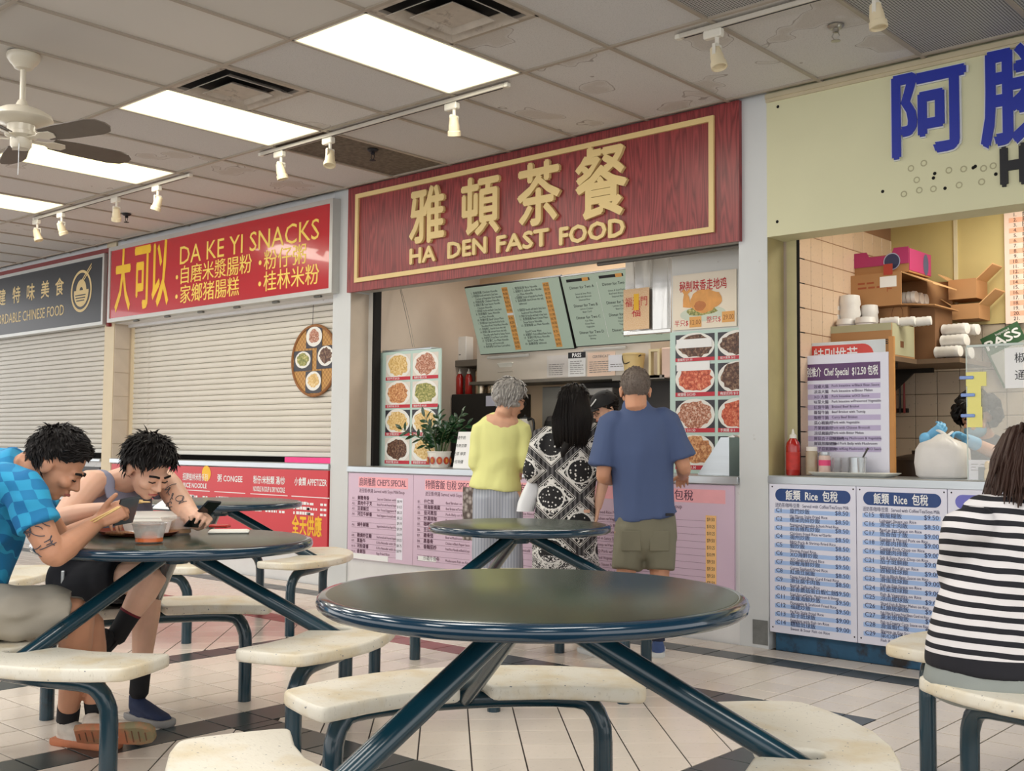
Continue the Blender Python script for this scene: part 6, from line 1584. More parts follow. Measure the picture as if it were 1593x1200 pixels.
# menu screens
M_scr, t_, b_ = newmat('sage_menu_screen'); b_.inputs['Base Color'].default_value = lin((140, 154, 140)); b_.inputs['Roughness'].default_value = .3
b_.inputs['Emission Color'].default_value = lin((168, 184, 166)); b_.inputs['Emission Strength'].default_value = .25
def screen(label, pts, kind):
    """pts: picture corners TL TR BR BL; the screen leans out at the top"""
    Yt, Yb = 6.95, 7.16
    A, B, C_, D = onY(*pts[0], Yt), onY(*pts[1], Yt), onY(*pts[2], Yb), onY(*pts[3], Yb)
    A.z = B.z = (A.z+B.z)/2; C_.z = D.z = (C_.z+D.z)/2; A.x = D.x = (A.x+D.x)/2; B.x = C_.x = (B.x+C_.x)/2
    u = (B-A).normalized(); w = (A-D).normalized(); n = u.cross(w); W0, H0 = (B-A).length, (A-D).length
    t = thing('menu_screen', label, 'screen', (A+C_)/2-V((0, 0, H0/2)), 'menu screens over the middle counter')
    M = Matrix((u, n, w)).transposed(); M = Matrix((u, -n, w)).transposed()
    c = (A+C_)/2
    part('casing', MB().box(c-n*.03, (W0+.02, .05, H0+.02), 0, .006, M), M_blk, t); part('screen', MB().box(c-n*.0035, (W0, .004, H0), 0, 0, M), M_scr, t)
    q = lambda a, b: D+u*(W0*a)+w*(H0*b)-n*.0+n*.0002
    q = lambda a, b, e=.0012: D+u*(W0*a)+w*(H0*b)+n*(-.0015+e)
    tx = MB()
    if kind == 0:
        for c0, pa in ((.06, .40), (.52, .83)):
            for i in range(19):
                if R5.random() < .12: continue
                z = .90-.045*i; x = c0+(.03 if i % 3 == 2 else 0)
                nme = R5.choice(SP+ND) or 'Rice Noodle'
                tx.text(('%d. ' % (i+1) if i % 3 != 2 else '')+(''.join(R5.choice(CN) for _ in range(4)) if i % 3 != 2 else '')+' '+nme, q(x, z), u, w, .019, bold=.008, maxw=W0*.29)
            part('price_band', MB().add([q(pa, .03, .0006), q(pa+.062, .03, .0006), q(pa+.062, .95, .0006), q(pa, .95, .0006)], [(0, 1, 2, 3)]), mat('orange_price_band', (228, 168, 92), .5), t)
            for i in range(15): tx.text('%d.%02d' % (R5.choice((8, 9, 10, 11)), R5.choice((25, 50, 75, 95))), q(pa+.008, .90-.06*i), u, w, .02, maxw=W0*.05)
        part('divider', MB().add([q(.47, .36), q(.474, .36), q(.474, .82), q(.47, .82)], [(0, 1, 2, 3)]), M_white, t)
        part('price_patch', MB().add([q(.40, .54, .0018), q(.465, .54, .0018), q(.465, .575, .0018), q(.40, .575, .0018)], [(0, 1, 2, 3)]), M_white, t)
    else:
        for c0 in (.20, .55, .88):
            for i, ln in enumerate(('', 'Dinner for Two A', '', 'Sweet & Sour Pork', 'Beef with Broccoli', 'Steamed Rice', '', 'Dinner for Two B', 'Lemon Chicken', 'Bean Curd', '', 'Dinner for Two C', 'Fish Fillet', 'Chow Mein', 'Vegetable', '', 'Dinner for Two D', 'Spareribs', 'Shrimp')):
                if ln: tx.text(ln, q(c0, .86-.043*i), u, w, .024 if 'Two' in ln else .015, align='C', bold=.012 if 'Two' in ln else .004, maxw=W0*.26)
            part('price_patch', MB().add([q(c0+.02, .915, .0008), q(c0+.085, .915, .0008), q(c0+.085, .965, .0008), q(c0+.02, .965, .0008)], [(0, 1, 2, 3)]), mat('orange_price_band', (228, 168, 92), .5), t)
            bk = [q(c0-.15, .92, .0006), q(c0+.10, .92, .0006), q(c0+.10, .96, .0006), q(c0-.15, .96, .0006)]; tx.add(bk, [(0, 1, 2, 3)])
            if c0 < .8: part('divider', MB().add([q(c0+.165, .1), q(c0+.168, .1), q(c0+.168, .88), q(c0+.165, .88)], [(0, 1, 2, 3)]), M_white, t)
    part('lettering', tx, M_ink, t)
    part('casing_strip', MB().box(D+u*(W0*.30)-w*.035, (W0*.45, .03, .022), 0, .003, M), mat('pale_casing_strip', (206, 204, 200), .4), t)
screen('left menu screen with orange price columns above the older woman', ((729, 447), (876, 432), (885, 541), (741, 553)), 0)
screen('right menu screen with set dinners, partly behind the steel sheet', ((880, 430), (1030, 414), (1040, 528), (889, 541)), 1)
struct('trim_14', MB().bx(-6.6, -4.4, 7.2, 7.24, 2.55, 2.6), M_blk)
# steel hood sheet, red-printed paper
x0, x1, z0, z1 = rect(972, 405, 1046, 516, 6.62)
t = thing('steel_sheet', 'bent stainless steel sheet hanging beside the chicken poster', 'panel', ((x0+x1)/2, 6.62, z0)); mb = MB()
mb.rings([[V((x0+(x1-x0)*k/16, 6.62+.012*math.sin(k*1.1)+.008*math.sin(k*2.3+z*3), z)) for k in range(17)]+[V((x0+(x1-x0)*k/16, 6.626+.012*math.sin(k*1.1)+.008*math.sin(k*2.3+z*3), z)) for k in range(16, -1, -1)] for z in [z0+(3.0-z0)*i/8 for i in range(9)]])
part('sheet', mb, mat('bright_bent_steel', (214, 214, 212), .25, .8, .05, 4), t); part('bottom_fold', MB().bx(x0, x1, 6.60, 6.64, z0-.02, z0+.01, .004), mat('bright_bent_steel', (214, 214, 212), .25, .8), t)
x0, x1, z0, z1 = rect(970, 449, 1010, 513, 6.602)
t = thing('printed_paper', 'speckled red and gold paper with red characters taped to the steel sheet', 'paper', ((x0+x1)/2, 6.60, z0))
part('sheet', MB().bx(x0, x1, 6.60, 6.604, z0, z1), food_mat('red_gold_speckle', [(206, 150, 112), (232, 196, 150), (240, 216, 190)], 160), t)
mb = MB(); mb.text('福滿門', V(((x0+x1)/2, 6.599, z1-.125)), UX, UZ, .055, width=(x1-x0)*.85, align='C', bold=.01); mb.text('福', V(((x0+x1)/2, 6.599, z0+.10)), UX, UZ, .06, align='C', bold=.01)
part('lettering', mb, mat('red_print', (196, 40, 44), .5), t)
part('gold_badge', MB().bx((x0+x1)/2-.02, (x0+x1)/2+.025, 6.5975, 6.5985, z1-.16, z1-.04), M_yellow, t)
# white panel with chicken poster and photo menu at right
xa = onY(1045, 500, 6.42).x
struct('wall_middle_right', MB().bx(xa, P3[1], 6.42, 6.46, .9, 3.0), mat('off_white_panel', (222, 222, 218), .5, 0, .03, 5, dirt=((176, 170, 160), .36, 12)))
rd = MB().tube([(xa-.45, 6.17, 2.473), (P3[0], 6.17, 2.473)], .014, 8); solo('door_rail', rd, mat('grey_pipe', (128, 126, 122), .4, .5), 'thin grey rail under the wood-grain sign, over the chicken poster', 'rail')
x0, x1, z0, z1 = rect(1047, 424, 1146, 511, 6.412)
t = thing('poster', 'cream poster of a roast chicken with red Chinese heading', 'poster', ((x0+x1)/2, 6.41, z0)); y = 6.409
part('sheet', MB().bx(x0, x1, 6.41, 6.414, z0, z1), mat('cream_poster', (238, 226, 206), .45, 0, .02), t)
cx, cz = (x0+x1)/2-.01, z0+(z1-z0)*.46; w_ = w9 = x1-x0
part('heading', MB().text('秘制味香走地鸡', V((cx, y, z1-.115)), UX, UZ, .058, align='C', width=w_*.74, bold=.016), mat('red_print', (196, 40, 44), .5), t)
mb = MB(); mb.m = 0; blob(mb, cx, cz-.075, w_*.36, .052, y, 3, 30, .005); mb.m = 1; blob(mb, cx-.01, cz-.055, w_*.25, .03, y-.0006, 4, 24, .1)
mb.m = 2; blob(mb, cx+.01, cz+.01, w_*.22, .080, y-.0012, 5, 26, .05); blob(mb, cx+.09, cz+.015, w_*.12, .055, y-.0014, 9, 20, .06)
mb.prism([(-.155, -.02), (-.09, -.03), (-.105, .045), (-.118, .068), (-.09, .088), (-.10, .102), (-.128, .086), (-.148, .104), (-.162, .09), (-.148, .068), (-.155, .03)], (cx, y-.001, cz), UX, UZ, V((0, -.0006, 0)))
mb.m = 3; blob(mb, cx-.02, cz-.02, w_*.09, .035, y-.0020, 6, 18, .1)
part('chicken_picture', mb, [mat('pale_green_plate', (206, 214, 196), .4), FOODS[2], mat('roast_skin', (222, 154, 72), .35, 0, .2, 14), mat('roast_skin_dark', (190, 112, 48), .4, 0, .2, 18)], t)
for s_, a, b in (('半只$', x0+w9*.03, .028), ('整只$', x0+w9*.54, .04)): part('lettering', MB().text(s_, V((a, y, z0+b)), UX, UZ, .034, bold=.008, maxw=w9*.22), mat('red_print', (196, 40, 44), .5), t)
xq = x0+w9*.27; xr = x0+w9*.78
for xs_, a in ((xq, .012), (xr, .03)): part('price_patch', MB().bx(xs_, xs_+w9*.19, y-.001, y, z0+a, z0+a+.072), mat('orange_price_band', (228, 168, 92), .5), t)
part('price', MB().text('12.00', V((xq+.01, y-.0015, z0+.03)), UX, UZ, .034, width=w9*.16).text('29.00', V((xr+.01, y-.0015, z0+.048)), UX, UZ, .034, width=w9*.16), mat('brown_print', (150, 90, 40), .5), t)
x0, x1, z0, z1 = rect(1043, 514, 1147, 735, 6.40); x1 = P3[0]-.001+.15; z0 = ZH
t = thing('photo_menu', 'pale mint photo menu with meat dishes at the right end of the counter', 'menu board', ((x0+x1)/2, 6.40, z0))
part('panel', MB().bx(x0, x1, 6.395, 6.408, z0+.001, z1), M_mint, t)
ca, cb2 = onY(1051, 600, 6.395).x, onY(1112, 600, 6.395).x; cc_, cd = onY(1117, 600, 6.395).x, onY(1117, 600, 6.395).x+(cb2-ca)
for i, (ya, yb) in enumerate(((520, 562), (567, 617), (623, 673), (679, 731))):
    za, zb3 = onY(1082, yb, 6.395).z, onY(1082, ya, 6.395).z
    photo(t, ca, cb2, za, zb3, 6.394, 60+i, FOODS[(1, 3, 5, 0)[i]], M_photo_dk, .50, .42, ('醬爆肉 $11.50', '椒鹽蝦 $12.00', '小炒肉 $11.50', '燉豆腐 $11.00')[i])
    photo(t, cc_, cd, za-.0, zb3, 6.394, 70+i, FOODS[(1, 1, 3, 4)[i]], M_photo_dk, .50, .42, ('豉汁蒸魚 $12', '梅菜扣肉 $12', '手撕雞 $11', '蒸蛋 $9')[i])
zz = onY(1082, 541, 6.393).z
for a in (0, -.155): part('white_strip', MB().bx(ca+.01, cb2-.02+a*.1, 6.390, 6.3915, zz+a, zz+a+.06), M_white, t)
x0, x1, z0, z1 = rect(1098, 690, 1147, 741, 6.2)
t = thing('card_rack', 'sloping steel rack of forms at the right end of the middle counter', 'rack', ((x0+x1)/2, 6.2, ZH))
part('slope', MB().prism([(x0, 0), (x1, 0), (x1, .24), (x1-.06, .24)], (0, 6.1, ZH+.001), UX, UZ, V((0, .25, 0))), M_steel, t)
d_ = V((x1-.06-x0, 0, .24)).normalized(); nn = V((-d_.z, 0, d_.x))
for k in range(3): part('form', MB().box(V((x0+.03, 6.17+.06*k, ZH+.05))+d_*(.05+.06*k)+nn*.006, (.02, .05, .15), M=Matrix((nn*-1, V((0, 1, 0)), d_)).transposed()), M_white, t)
# shelves and equipment
def boxthing(name, label, cat, r, y0, y1, m, bev=.006, group=None):
    x0, x1, z0, z1 = r; return solo(name, MB().bx(x0, x1, y0, y1, z0, z1, bev), m, label, cat, group)
r = rect(684, 561, 748, 571, 7.28); zs1 = r[3]
solo('wall_shelf', MB().bx(r[0]-.02, r[1], 7.26, 7.575, r[2], r[3], .004), mat('grey_metal_shelf', (120, 114, 106), .5, .4), 'short grey metal shelf holding the white box, left of the screens', 'shelf')
r = rect(706, 524, 725, 563, 7.30)
t = thing('router_box', 'upright white electronics box on the metal shelf', 'box', ((r[0]+r[1])/2, 7.35, zs1))
part('casing', MB().bx(r[0], r[1], 7.30, 7.40, zs1+.001, r[3], .006), mat('white_plastic_case', (232, 228, 222), .4), t); part('led_panel', MB().bx((r[0]+r[1])/2-.012, (r[0]+r[1])/2+.012, 7.2985, 7.30, zs1+.05, zs1+.06), mat('grey_print', (120, 116, 116), .6), t)
c = onY(699, 548, 7.36); mb = MB()
for k in range(3): mb.tube([c+V((.045*math.cos(a)+.006*k, .01*k, .075*math.sin(a)-.02)) for a in [2*PI*i/14 for i in range(15)]], .005, 6)
solo('cable_coil', mb, M_blk, 'coil of black cables beside the white electronics box', 'cable')
zb1 = onY(730, 613, 7.2).z
r = rect(700, 613, 776, 680, 7.2); r = (max(r[0], -7.16),)+r[1:]
t = thing('counter_cabinet', 'black cabinet under the red sauce bottles', 'cabinet', ((r[0]+r[1])/2, 7.3, .0))
part('body', MB().bx(r[0], r[1]+.05, 7.2, 7.575, -.003, zb1, .006), M_blk, t)
q = rect(756, 616, 773, 632, 7.197); part('display', MB().bx(q[0], q[1], 7.196, 7.2, q[2], q[3]), mat('pale_lilac_panel', (206, 206, 226), .4), t)
def bottle(name, label, px, py0, py1, Y, zbase, r, m, cap, group=None, lab=None):
    c = onY(px, py1, Y); h = onY(px, py0, Y).z-zbase; c.z = zbase+.001
    t = thing(name, label, 'bottle', c, group)
    part('bottle_body', MB().lathe([(r*.9, 0), (r, .006), (r, h*.62), (r*.92, h*.70), (r*.42, h*.80), (r*.40, h*.82)], c, 20), m, t)
    part('nozzle_cap', MB().lathe([(r*.50, h*.80), (r*.50, h*.87), (r*.22, h*.90), (r*.10, h)], c, 14), cap, t)
    if lab: part('label', MB().lathe([(r*1.01, h*.12), (r*1.01, h*.5)], c, 20, None, False, False), lab, t)
M_srir = mat('red_sauce', (170, 30, 24), .2, 0, .08, coat=.4); M_cap = mat('white_cap', (228, 224, 216), .4)
for px, l in ((715, 'left one of two red sauce bottles beside the steel flasks'), (729, 'right one of two red sauce bottles beside the steel flasks')): bottle('sauce_bottle', l, px, 574, 613, 7.30, zb1, .034, M_srir, M_cap, 'red sauce bottles')
for px, r_, l in ((748, .055, 'large steel vacuum flask with black lid behind the plant'), (766, .040, 'slim steel vacuum flask with black lid beside the large one')):
    c = onY(px, 612, 7.36); c.z = zb1+.001; h = onY(px, 573, 7.36).z-zb1
    t = thing('vacuum_flask', l, 'flask', c, 'steel vacuum flasks')
    part('flask_body', MB().lathe([(r_*.97, 0), (r_, .01), (r_, h*.86), (r_*.8, h*.95), (r_*.6, h)], c, 24), mat('warm_polished_steel', (206, 190, 168), .25, .85), t)
    part('lid', MB().lathe([(r_*.62, h), (r_*.7, h+.01), (r_*.66, h+.05), (r_*.3, h+.06)], c, 18).box(c+V((r_*.5, 0, h+.03)), (r_*1.2, .02, .02), 0, .005), M_blk, t)
    part('handle', MB().tube([c+V((r_, 0, h*.85)), c+V((r_+.035, 0, h*.8)), c+V((r_+.035, 0, h*.4)), c+V((r_, 0, h*.3))], .008, 8, 3), M_blk, t)
r = rect(768, 561, 798, 574, 7.22)
t = thing('foam_tray', 'white foam food tray on the cupboard edge under the left screen', 'tray', ((r[0]+r[1])/2, 7.3, zc0)); 
z0 = zc1+.1405
c = V(((r[0]+r[1])/2, 7.30, onY(783, 575, 7.22).z)); part('tray_shell', MB().rings([[c+V((x*q, y*q, z)) for x, y in ((-.085, -.06), (.085, -.06), (.085, .06), (-.085, .06))] for q, z in ((.7, 0), (1, .05), (1.06, .055), (1.06, .06))]), M_foam, t)
struct('trim_15', MB().bx(c.x-.09, c.x+.09, 7.24, 7.36, c.z-.02, c.z-.0005), M_cup)
# dark work bench along the back with appliances
zb2 = onY(850, 690, 7.15).z
t = thing('work_bench', 'dark work bench along the back wall of the middle stall', 'bench', (-4.9, 7.3, 0)); part('bench_top', MB().bx(-5.9, -3.6, 7.12, 7.57, zb2-.04, zb2, .005), M_steel, t); part('bench_body', MB().bx(-5.88, -3.6, 7.16, 7.57, -.003, zb2-.04), M_dk, t)
struct('wall_splash', MB().bx(-5.95, -3.4, 7.568, 7.579, zb2, zc0-.03), mat('dark_splashback', (52, 46, 42), .5, 0, .2))  # dark sheet standing in for shade on the lower back wall
c = onY(806, 640, 7.35); c.z = zb2+.0; k0 = .16
t = thing('kettle', 'white electric kettle with black handle on the back bench', 'kettle', V((c.x+.17, 7.25, zb2+.001))); kc = V((c.x+.17, 7.25, zb2+.001))
part('kettle_body', MB().lathe([(.075, 0), (.078, .01), (.07, .12), (.055, .20), (.05, .21)], kc, 22), mat('ivory_plastic', (206, 200, 190), .35), t); part('handle', MB().tube([kc+V((.05, -.02, .20)), kc+V((.11, -.02, .20)), kc+V((.115, -.02, .08)), kc+V((.075, -.02, .04))], .011, 8, 3), M_blk, t); part('lid', MB().lathe([(.05, .21), (.045, .225), (.012, .23), (.01, .245)], kc, 18), M_blk, t)
rc = V((onY(836, 650, 7.35).x+.20, 7.40, zb2+.001))
t = thing('rice_cooker', 'round black rice cooker on the back bench', 'cooker', rc); part('pot', MB().lathe([(.10, 0), (.125, .02), (.13, .15), (.12, .19)], rc, 26), M_blk, t); part('lid', MB().lathe([(.12, .19), (.10, .23), (.03, .25), (.025, .275)], rc, 26), mat('dark_grey_lid', (60, 58, 60), .3), t)
r = rect(843, 602, 872, 690, 7.45); solo('steel_board', MB().bx(r[0], r[1], 7.45, 7.47, zb2+.001, r[3], .006), mat('grey_tray_steel', (150, 146, 142), .4, .5), 'grey metal tray standing on edge at the back of the bench', 'tray')
r = rect(905, 604, 958, 616, 7.4); solo('grey_lid', MB().bx(r[0], r[1], 7.35, 7.55, r[2], r[3], .006), mat('grey_tray_steel', (150, 146, 142), .4, .5), 'long grey metal lid under the cupboard, above the cashier', 'lid')
# right end: bucket, frame, pale panel
r = rect(986, 548, 1009, 588, 7.22); zq = zc0
t = thing('plastic_bucket', 'cream plastic bucket on the shelf behind the man in blue', 'bucket', ((r[0]+r[1])/2, 7.15, r[2])); c = V(((r[0]+r[1])/2, 7.12, r[2])); part('pail', MB().lathe([(.07, 0), (.088, .17), (.092, .172), (.092, .185), (.06, .19)], c, 22), mat('cream_plastic', (206, 180, 124), .4), t); part('handle', MB().tube([c+V((-.09, -.03, .17)), c+V((-.02, -.09, .10)), c+V((.09, -.03, .17))], .004, 6, 4), M_blk, t)
struct('trim_16', MB().bx(r[0]-.05, onY(1045, 570, 7.1).x, 7.0, 7.25, r[2]-.03, r[2]-.0005), mat('grey_metal_shelf', (120, 114, 106), .5, .4))
r = rect(1009, 543, 1026, 588, 7.0)
mb = frame4(MB(), r[0], r[1], r[2], r[3], .02, 7.0, 7.04); solo('picture_frame', mb, mat('cream_frame', (206, 190, 150), .5), 'narrow cream frame standing right of the bucket', 'frame')
boxthing('pale_carton', 'pale pink-beige carton at the right end of the shelf', 'carton', rect(1029, 541, 1043, 588, 7.0), 7.0, 7.15, mat('pinkish_card', (206, 178, 164), .6))

# plant in a white pot
pc = onY(683, 722, 6.22); pc.z = ZH+.001
t = thing('potted_plant', 'dark green leafy plant in a white pot with red medallions on the counter', 'plant', pc)
pot = part('pot', MB().lathe([(.070, 0), (.072, .006), (.088, .085), (.094, .118), (.098, .12), (.098, .128), (.088, .128), (.082, .10), (.002, .10)], pc, 32, None, True, True, 1.1, .9), mat('white_glazed_pot', (226, 222, 214), .3, 0, .03), t)
M_med, M_medg = mat('red_medallion', (176, 58, 34), .4), mat('gold_glyph', (226, 170, 70), .4)
for k in range(7):
    a = -PI/2-YAW*.0+(k-3)*.62+.72; q = pc+V((.0935*1.1*math.cos(a), .0935*.9*math.sin(a), .055)); n_ = V((math.cos(a)/1.1, math.sin(a)/.9, 0)).normalized(); u_ = V((-n_.y, n_.x, 0))
    b = MB(); b.add([q+u_*(.024*math.cos(j*PI/9))+UZ*(.030*math.sin(j*PI/9))+n_*(.003-.004*abs(math.cos(j*PI/9))) for j in range(18)], [tuple(range(18))]); md = part('medallion', b, M_med, pot)
    b = MB()
    for s_ in (-.010, 0, .010): b.box(q+n_*.0045+UZ*s_, (.022, .002, .0035), math.atan2(u_.y, u_.x))
    b.box(q+n_*.0045, (.0035, .002, .032), math.atan2(u_.y, u_.x)); part('glyph', b, M_medg, pot)
rp = random.Random(9); M_leaf = mat('glossy_dark_leaf', (34, 66, 38), .25, 0, .25, 20, coat=.3); M_stem = mat('plant_stem', (72, 92, 50), .5)
leaf = MB(); lp = [(0, 0, 0), (.012, .015, .004), (.021, .04, .004), (.019, .065, 0), (.009, .085, -.004), (0, .098, -.008)]
leaf.add([V((x, y, z)) for x, y, z in lp]+[V((-x, y, z)) for x, y, z in lp[1:5]]+[V((0, .03, -.004)), V((0, .065, -.005))], [(0, 1, 10), (1, 2, 10), (2, 11, 10), (2, 3, 11), (3, 4, 11), (4, 5, 11), (0, 10, 6), (6, 10, 7), (7, 10, 11), (7, 11, 8), (8, 11, 9), (9, 11, 5)])
lm = leaf.mesh('leaf', M_leaf)
STEMS = [(-.30, -.10, .20), (-.14, -.02, .30), (-.05, .03, .34), (-.02, -.06, .22), (.05, .05, .26), (.10, -.03, .20), (.19, .02, .28), (.26, .04, .24), (.15, .08, .33), (-.2, .04, .16), (.03, -.1, .17)]
for sx_, sy_, sh in STEMS:
    b = pc+V((sx_*.18, sy_*.18, .10)); tip = pc+V((sx_*.75+sy_*.2, sx_*.66*.4+sy_, .10+sh)); m_ = b.lerp(tip, .5)+V((-sx_*.12, 0, .03))
    part('stem', MB().loft([b, m_, tip], [.0065, .005, .002], 6, sub=3), M_stem, t)
    for k in range(9):
        q = .28+.72*k/8; p = b.lerp(m_, q*2) if q < .5 else m_.lerp(tip, q*2-1); d = (tip-b).normalized(); sd = d.cross(V((0, -1, .2))).normalized()*(1 if k % 2 else -1)
        o_ = bpy.data.objects.new('leaf', lm); yv = (sd*.85+d*.55+V((0, -.1, 0))).normalized() if k < 8 else d
        zv = (V((rp.uniform(-.3, .3), -.75, .6))-yv*yv.dot(V((0, -.75, .6)))).normalized(); xv = yv.cross(zv).normalized(); zv = xv.cross(yv); s_ = rp.uniform(.75, 1.1)*(1 if k < 8 else .9)
        o_.matrix_basis = Matrix(((xv.x*s_, yv.x*s_, zv.x*s_, p.x-pc.x), (xv.y*s_, yv.y*s_, zv.y*s_, p.y-pc.y), (xv.z*s_, yv.z*s_, zv.z*s_, p.z-pc.z), (0, 0, 0, 1))); o_.parent = t; COL.objects.link(o_)
# hand-written paper
a, b = onY(706, 722, 6.12), onY(712, 672, 6.20); c2 = onY(742, 675, 6.20).x
t = thing('handwritten_sign', 'white handwritten paper sign propped behind the woman in yellow', 'sign', V((a.x+.06, 6.15, ZH)))
zt_ = b.z; fx_ = lambda q: 6.12+.09*q
mb = MB(); mb.rings([[V((a.x-.012, fx_(0), ZH+.001)), V((c2+.02, fx_(0), ZH+.001)), V((c2+.02, fx_(0)+.002, ZH+.001)), V((a.x-.012, fx_(0)+.002, ZH+.001))], [V((b.x, fx_(1), zt_)), V((c2, fx_(1), zt_)), V((c2, fx_(1)+.002, zt_)), V((b.x, fx_(1)+.002, zt_))]]); part('sheet', mb, M_white, t)
tx = MB(); wv_ = V((0, .09, zt_-ZH)).normalized()
for k, s_ in enumerate(('送牛奶', '冷熱豆漿', '奶茶 檸茶', '今日特價')): tx.text(s_, V((b.x+.005, fx_(.80-.22*k)-.0015, ZH+(zt_-ZH)*(.80-.22*k))), UX, wv_, .022, maxw=.14)
part('lettering', tx, M_ink, t)
# ------------------------------------------------------------------ right stall: boards on the counter
M_card = mat('brown_cardboard', (176, 130, 86), .8, 0, .06, 4, .08, 90); M_cardl = mat('light_cardboard', (206, 162, 112), .8, 0, .05, 4); M_cardd = mat('dark_cardboard_inside', (120, 84, 54), .85, 0, .06)
M_printb = mat('brown_stamp', (120, 76, 46), .7)
def board(name, label, pts, Y, m):
    x0, x1, z0, z1 = pts; t = thing(name, label, 'menu board', ((x0+x1)/2, Y, ZR)); part('panel', MB().bx(x0, x1, Y, Y+.008, z0, z1, .002), m, t); return t
x0, x1, z0, z1 = rect(1241, 540, 1378, 742, 6.36); z0 = ZR+.001; z1 = onY(1300, 532, 6.36).z
t = board('specials_board', 'pale board with a red heading behind the chef special board', (x0, x1, z0, z1), 6.36, mat('pale_blue_grey_board', (214, 220, 222), .45))
rb_ = MB(); hz0, hz1 = z1-.16, z1-.02; rb_.bx(x0+.08, x1-.14, 6.3590, 6.3598, hz0, hz1); ring2(rb_, x0+.08, hz0+.07, .07, 0, 6.359, 1, PI/2, 1.5*PI, 12); ring2(rb_, x1-.14, hz0+.07, .07, 0, 6.359, 1, -PI/2, PI/2, 12); part('heading', rb_, mat('tomato_red_heading', (214, 64, 52), .45), t)
part('heading_lettering', MB().text('特别推荐', V(((x0+x1)/2-.03, 6.3580, hz0+.025)), UX, UZ, .085, align='C', width=(x1-x0)*.5, bold=.008), M_white, t)
x0, x1, z0, z1 = rect(1241, 552, 1383, 742, 6.30); z0 = ZR+.001; z1 = onY(1310, 551, 6.30).z
t = board('specials_board', 'white chef special board with lilac bands standing on the right counter', (x0, x1, z0, z1), 6.30, M_bw)
part('wood_edge', MB().bx(x1, x1+.03, 6.305, 6.325, z0, z1+.09), mat('orange_wood', (196, 138, 76), .6, 0, .1, 8), t)
w_ = x1-x0; h0, h1 = z1-.155, z1-.055; y = 6.2985
part('heading', MB().bx(x0+.004, x1-.05, y, y+.001, h0, h1, .0), mat('plum_heading', (92, 54, 104), .45), t)
part('heading_lettering', MB().text('特别推介  Chef Special  $12.50 包税', V((x0+.03, y-.001, h0+.028)), UX, UZ, .045, width=w_*.84, bold=.02), M_white, t)
CS = [('豉椒大腸', 'Pork Intestine w/Black Bean Sauce'), ('涼瓜大腸', 'Pork Intestine w/Bitter Melon'), ('XO 大腸', 'Pork Intestine w/XO Sauce'), ('味菜大腸', 'Pork Intestine w/Preserved Vegetable'), ('紅燒牛腩', 'Braised Beef Brisket'), ('蘿蔔牛腩', 'Beef Brisket with Turnip'), ('咖喱牛腩', 'Curry Beef Brisket'), ('菜心豬腩肉', 'Pork with Vegetable'), ('芥蘭豬腩肉', 'Pork with Chinese Broccoli'), ('涼瓜豬腩肉', 'Pork with Bitter Melon'), ('鮮菇杏子菇豬腩肉', 'Pork w/King Mushroom & Vegetable'), ('鮮菇煎釀豬腩', 'Fried Pork Belly with Mushroom'), ('杏子菇豬腩肉', 'Pork w/King Mushroom w/XO Sauce'), ('牛肉滑煲', ''), ('', ''), ('', ''), ('', '')]
bn, tx = MB(), MB(); st = (h0-.02-z0)/17.6
for i, (a_, b_) in enumerate(CS):
    z = h0-.025-st*(i+1)+.01
    if i % 2 == 0 and i < 13: bn.quad((x0+.004, y, z-.007), (x1-.05, y, z-.007), (x1-.05, y, z+.024), (x0+.004, y, z+.024))
    tx.text('S%d' % (i+1), V((x0+.012, y-.001, z)), UX, UZ, .019)
    if a_: tx.text(a_, V((x0+.11, y-.001, z)), UX, UZ, .0175, bold=.012)
    if b_: tx.text(b_, V((x0+w_*.39, y-.001, z+.004)), UX, UZ, .0155, bold=.006, maxw=w_*.53)
part('band', bn, mat('lilac_band', (190, 178, 212), .5), t); part('lettering', tx, mat('plum_print', (72, 58, 92), .6), t)
# condiments
bottle('sauce_bottle', 'large red chilli sauce bottle with white nozzle on the right counter', 1234, 668, 741, 6.12, ZR, .042, mat('red_sauce', (170, 30, 24), .2), M_cap, None, mat('red_label', (186, 44, 36), .5, 0, .25, 30))
trc = onY(1322, 740, 6.14)
tr = thing('steel_tray', 'white enamel tray under the jars and glasses on the right counter', 'tray', V((trc.x, 6.16, ZR)))
xa, xb = onY(1262, 740, 6.1).x, onY(1384, 740, 6.1).x
part('tray_base', MB().rings([[V((x, y, ZR+.001+z)) for x, y in ((xa+i_, 6.06+i_), (xb-i_, 6.06+i_), (xb-i_, 6.27-i_), (xa+i_, 6.27-i_))] for i_, z in ((.03, 0), (0, .022), (.004, .024), (.034, .004))]), mat('white_enamel', (228, 226, 218), .4), tr)
zt_ = ZR+.006
def jar(name, label, cat, px, py0, r, body, lid=None, lab=None, open_=False, y=6.16):
    c = onY(px, 735, y); c.z = zt_; h = onY(px, py0, y).z-zt_
    t = thing(name, label, cat, c)
    if open_: part('glass', MB().lathe([(r*.8, 0), (r*.82, .003), (r, h), (r*.95, h), (r*.76, .006), (.002, .006)], c, 20), body, t)
    else:
        part('jar_body', MB().lathe([(r*.95, 0), (r, .006), (r, h*.78), (r*.86, h*.86)], c, 20), body, t); part('lid', MB().lathe([(r*.9, h*.84), (r*.92, h*.86), (r*.92, h*.98), (r*.7, h)], c, 20), lid, t)
    if lab: part('label', MB().lathe([(r*1.012, h*.40), (r*1.012, h*.64)], c, 20, None, False, False), lab, t)
jar('shaker_jar', 'clear shaker jar with a pale lid next to the red sauce bottle', 'jar', 1263, 695, .036, mat('pepper_jar_glass', (168, 152, 128), .15, 0, .1, 20), M_cap)
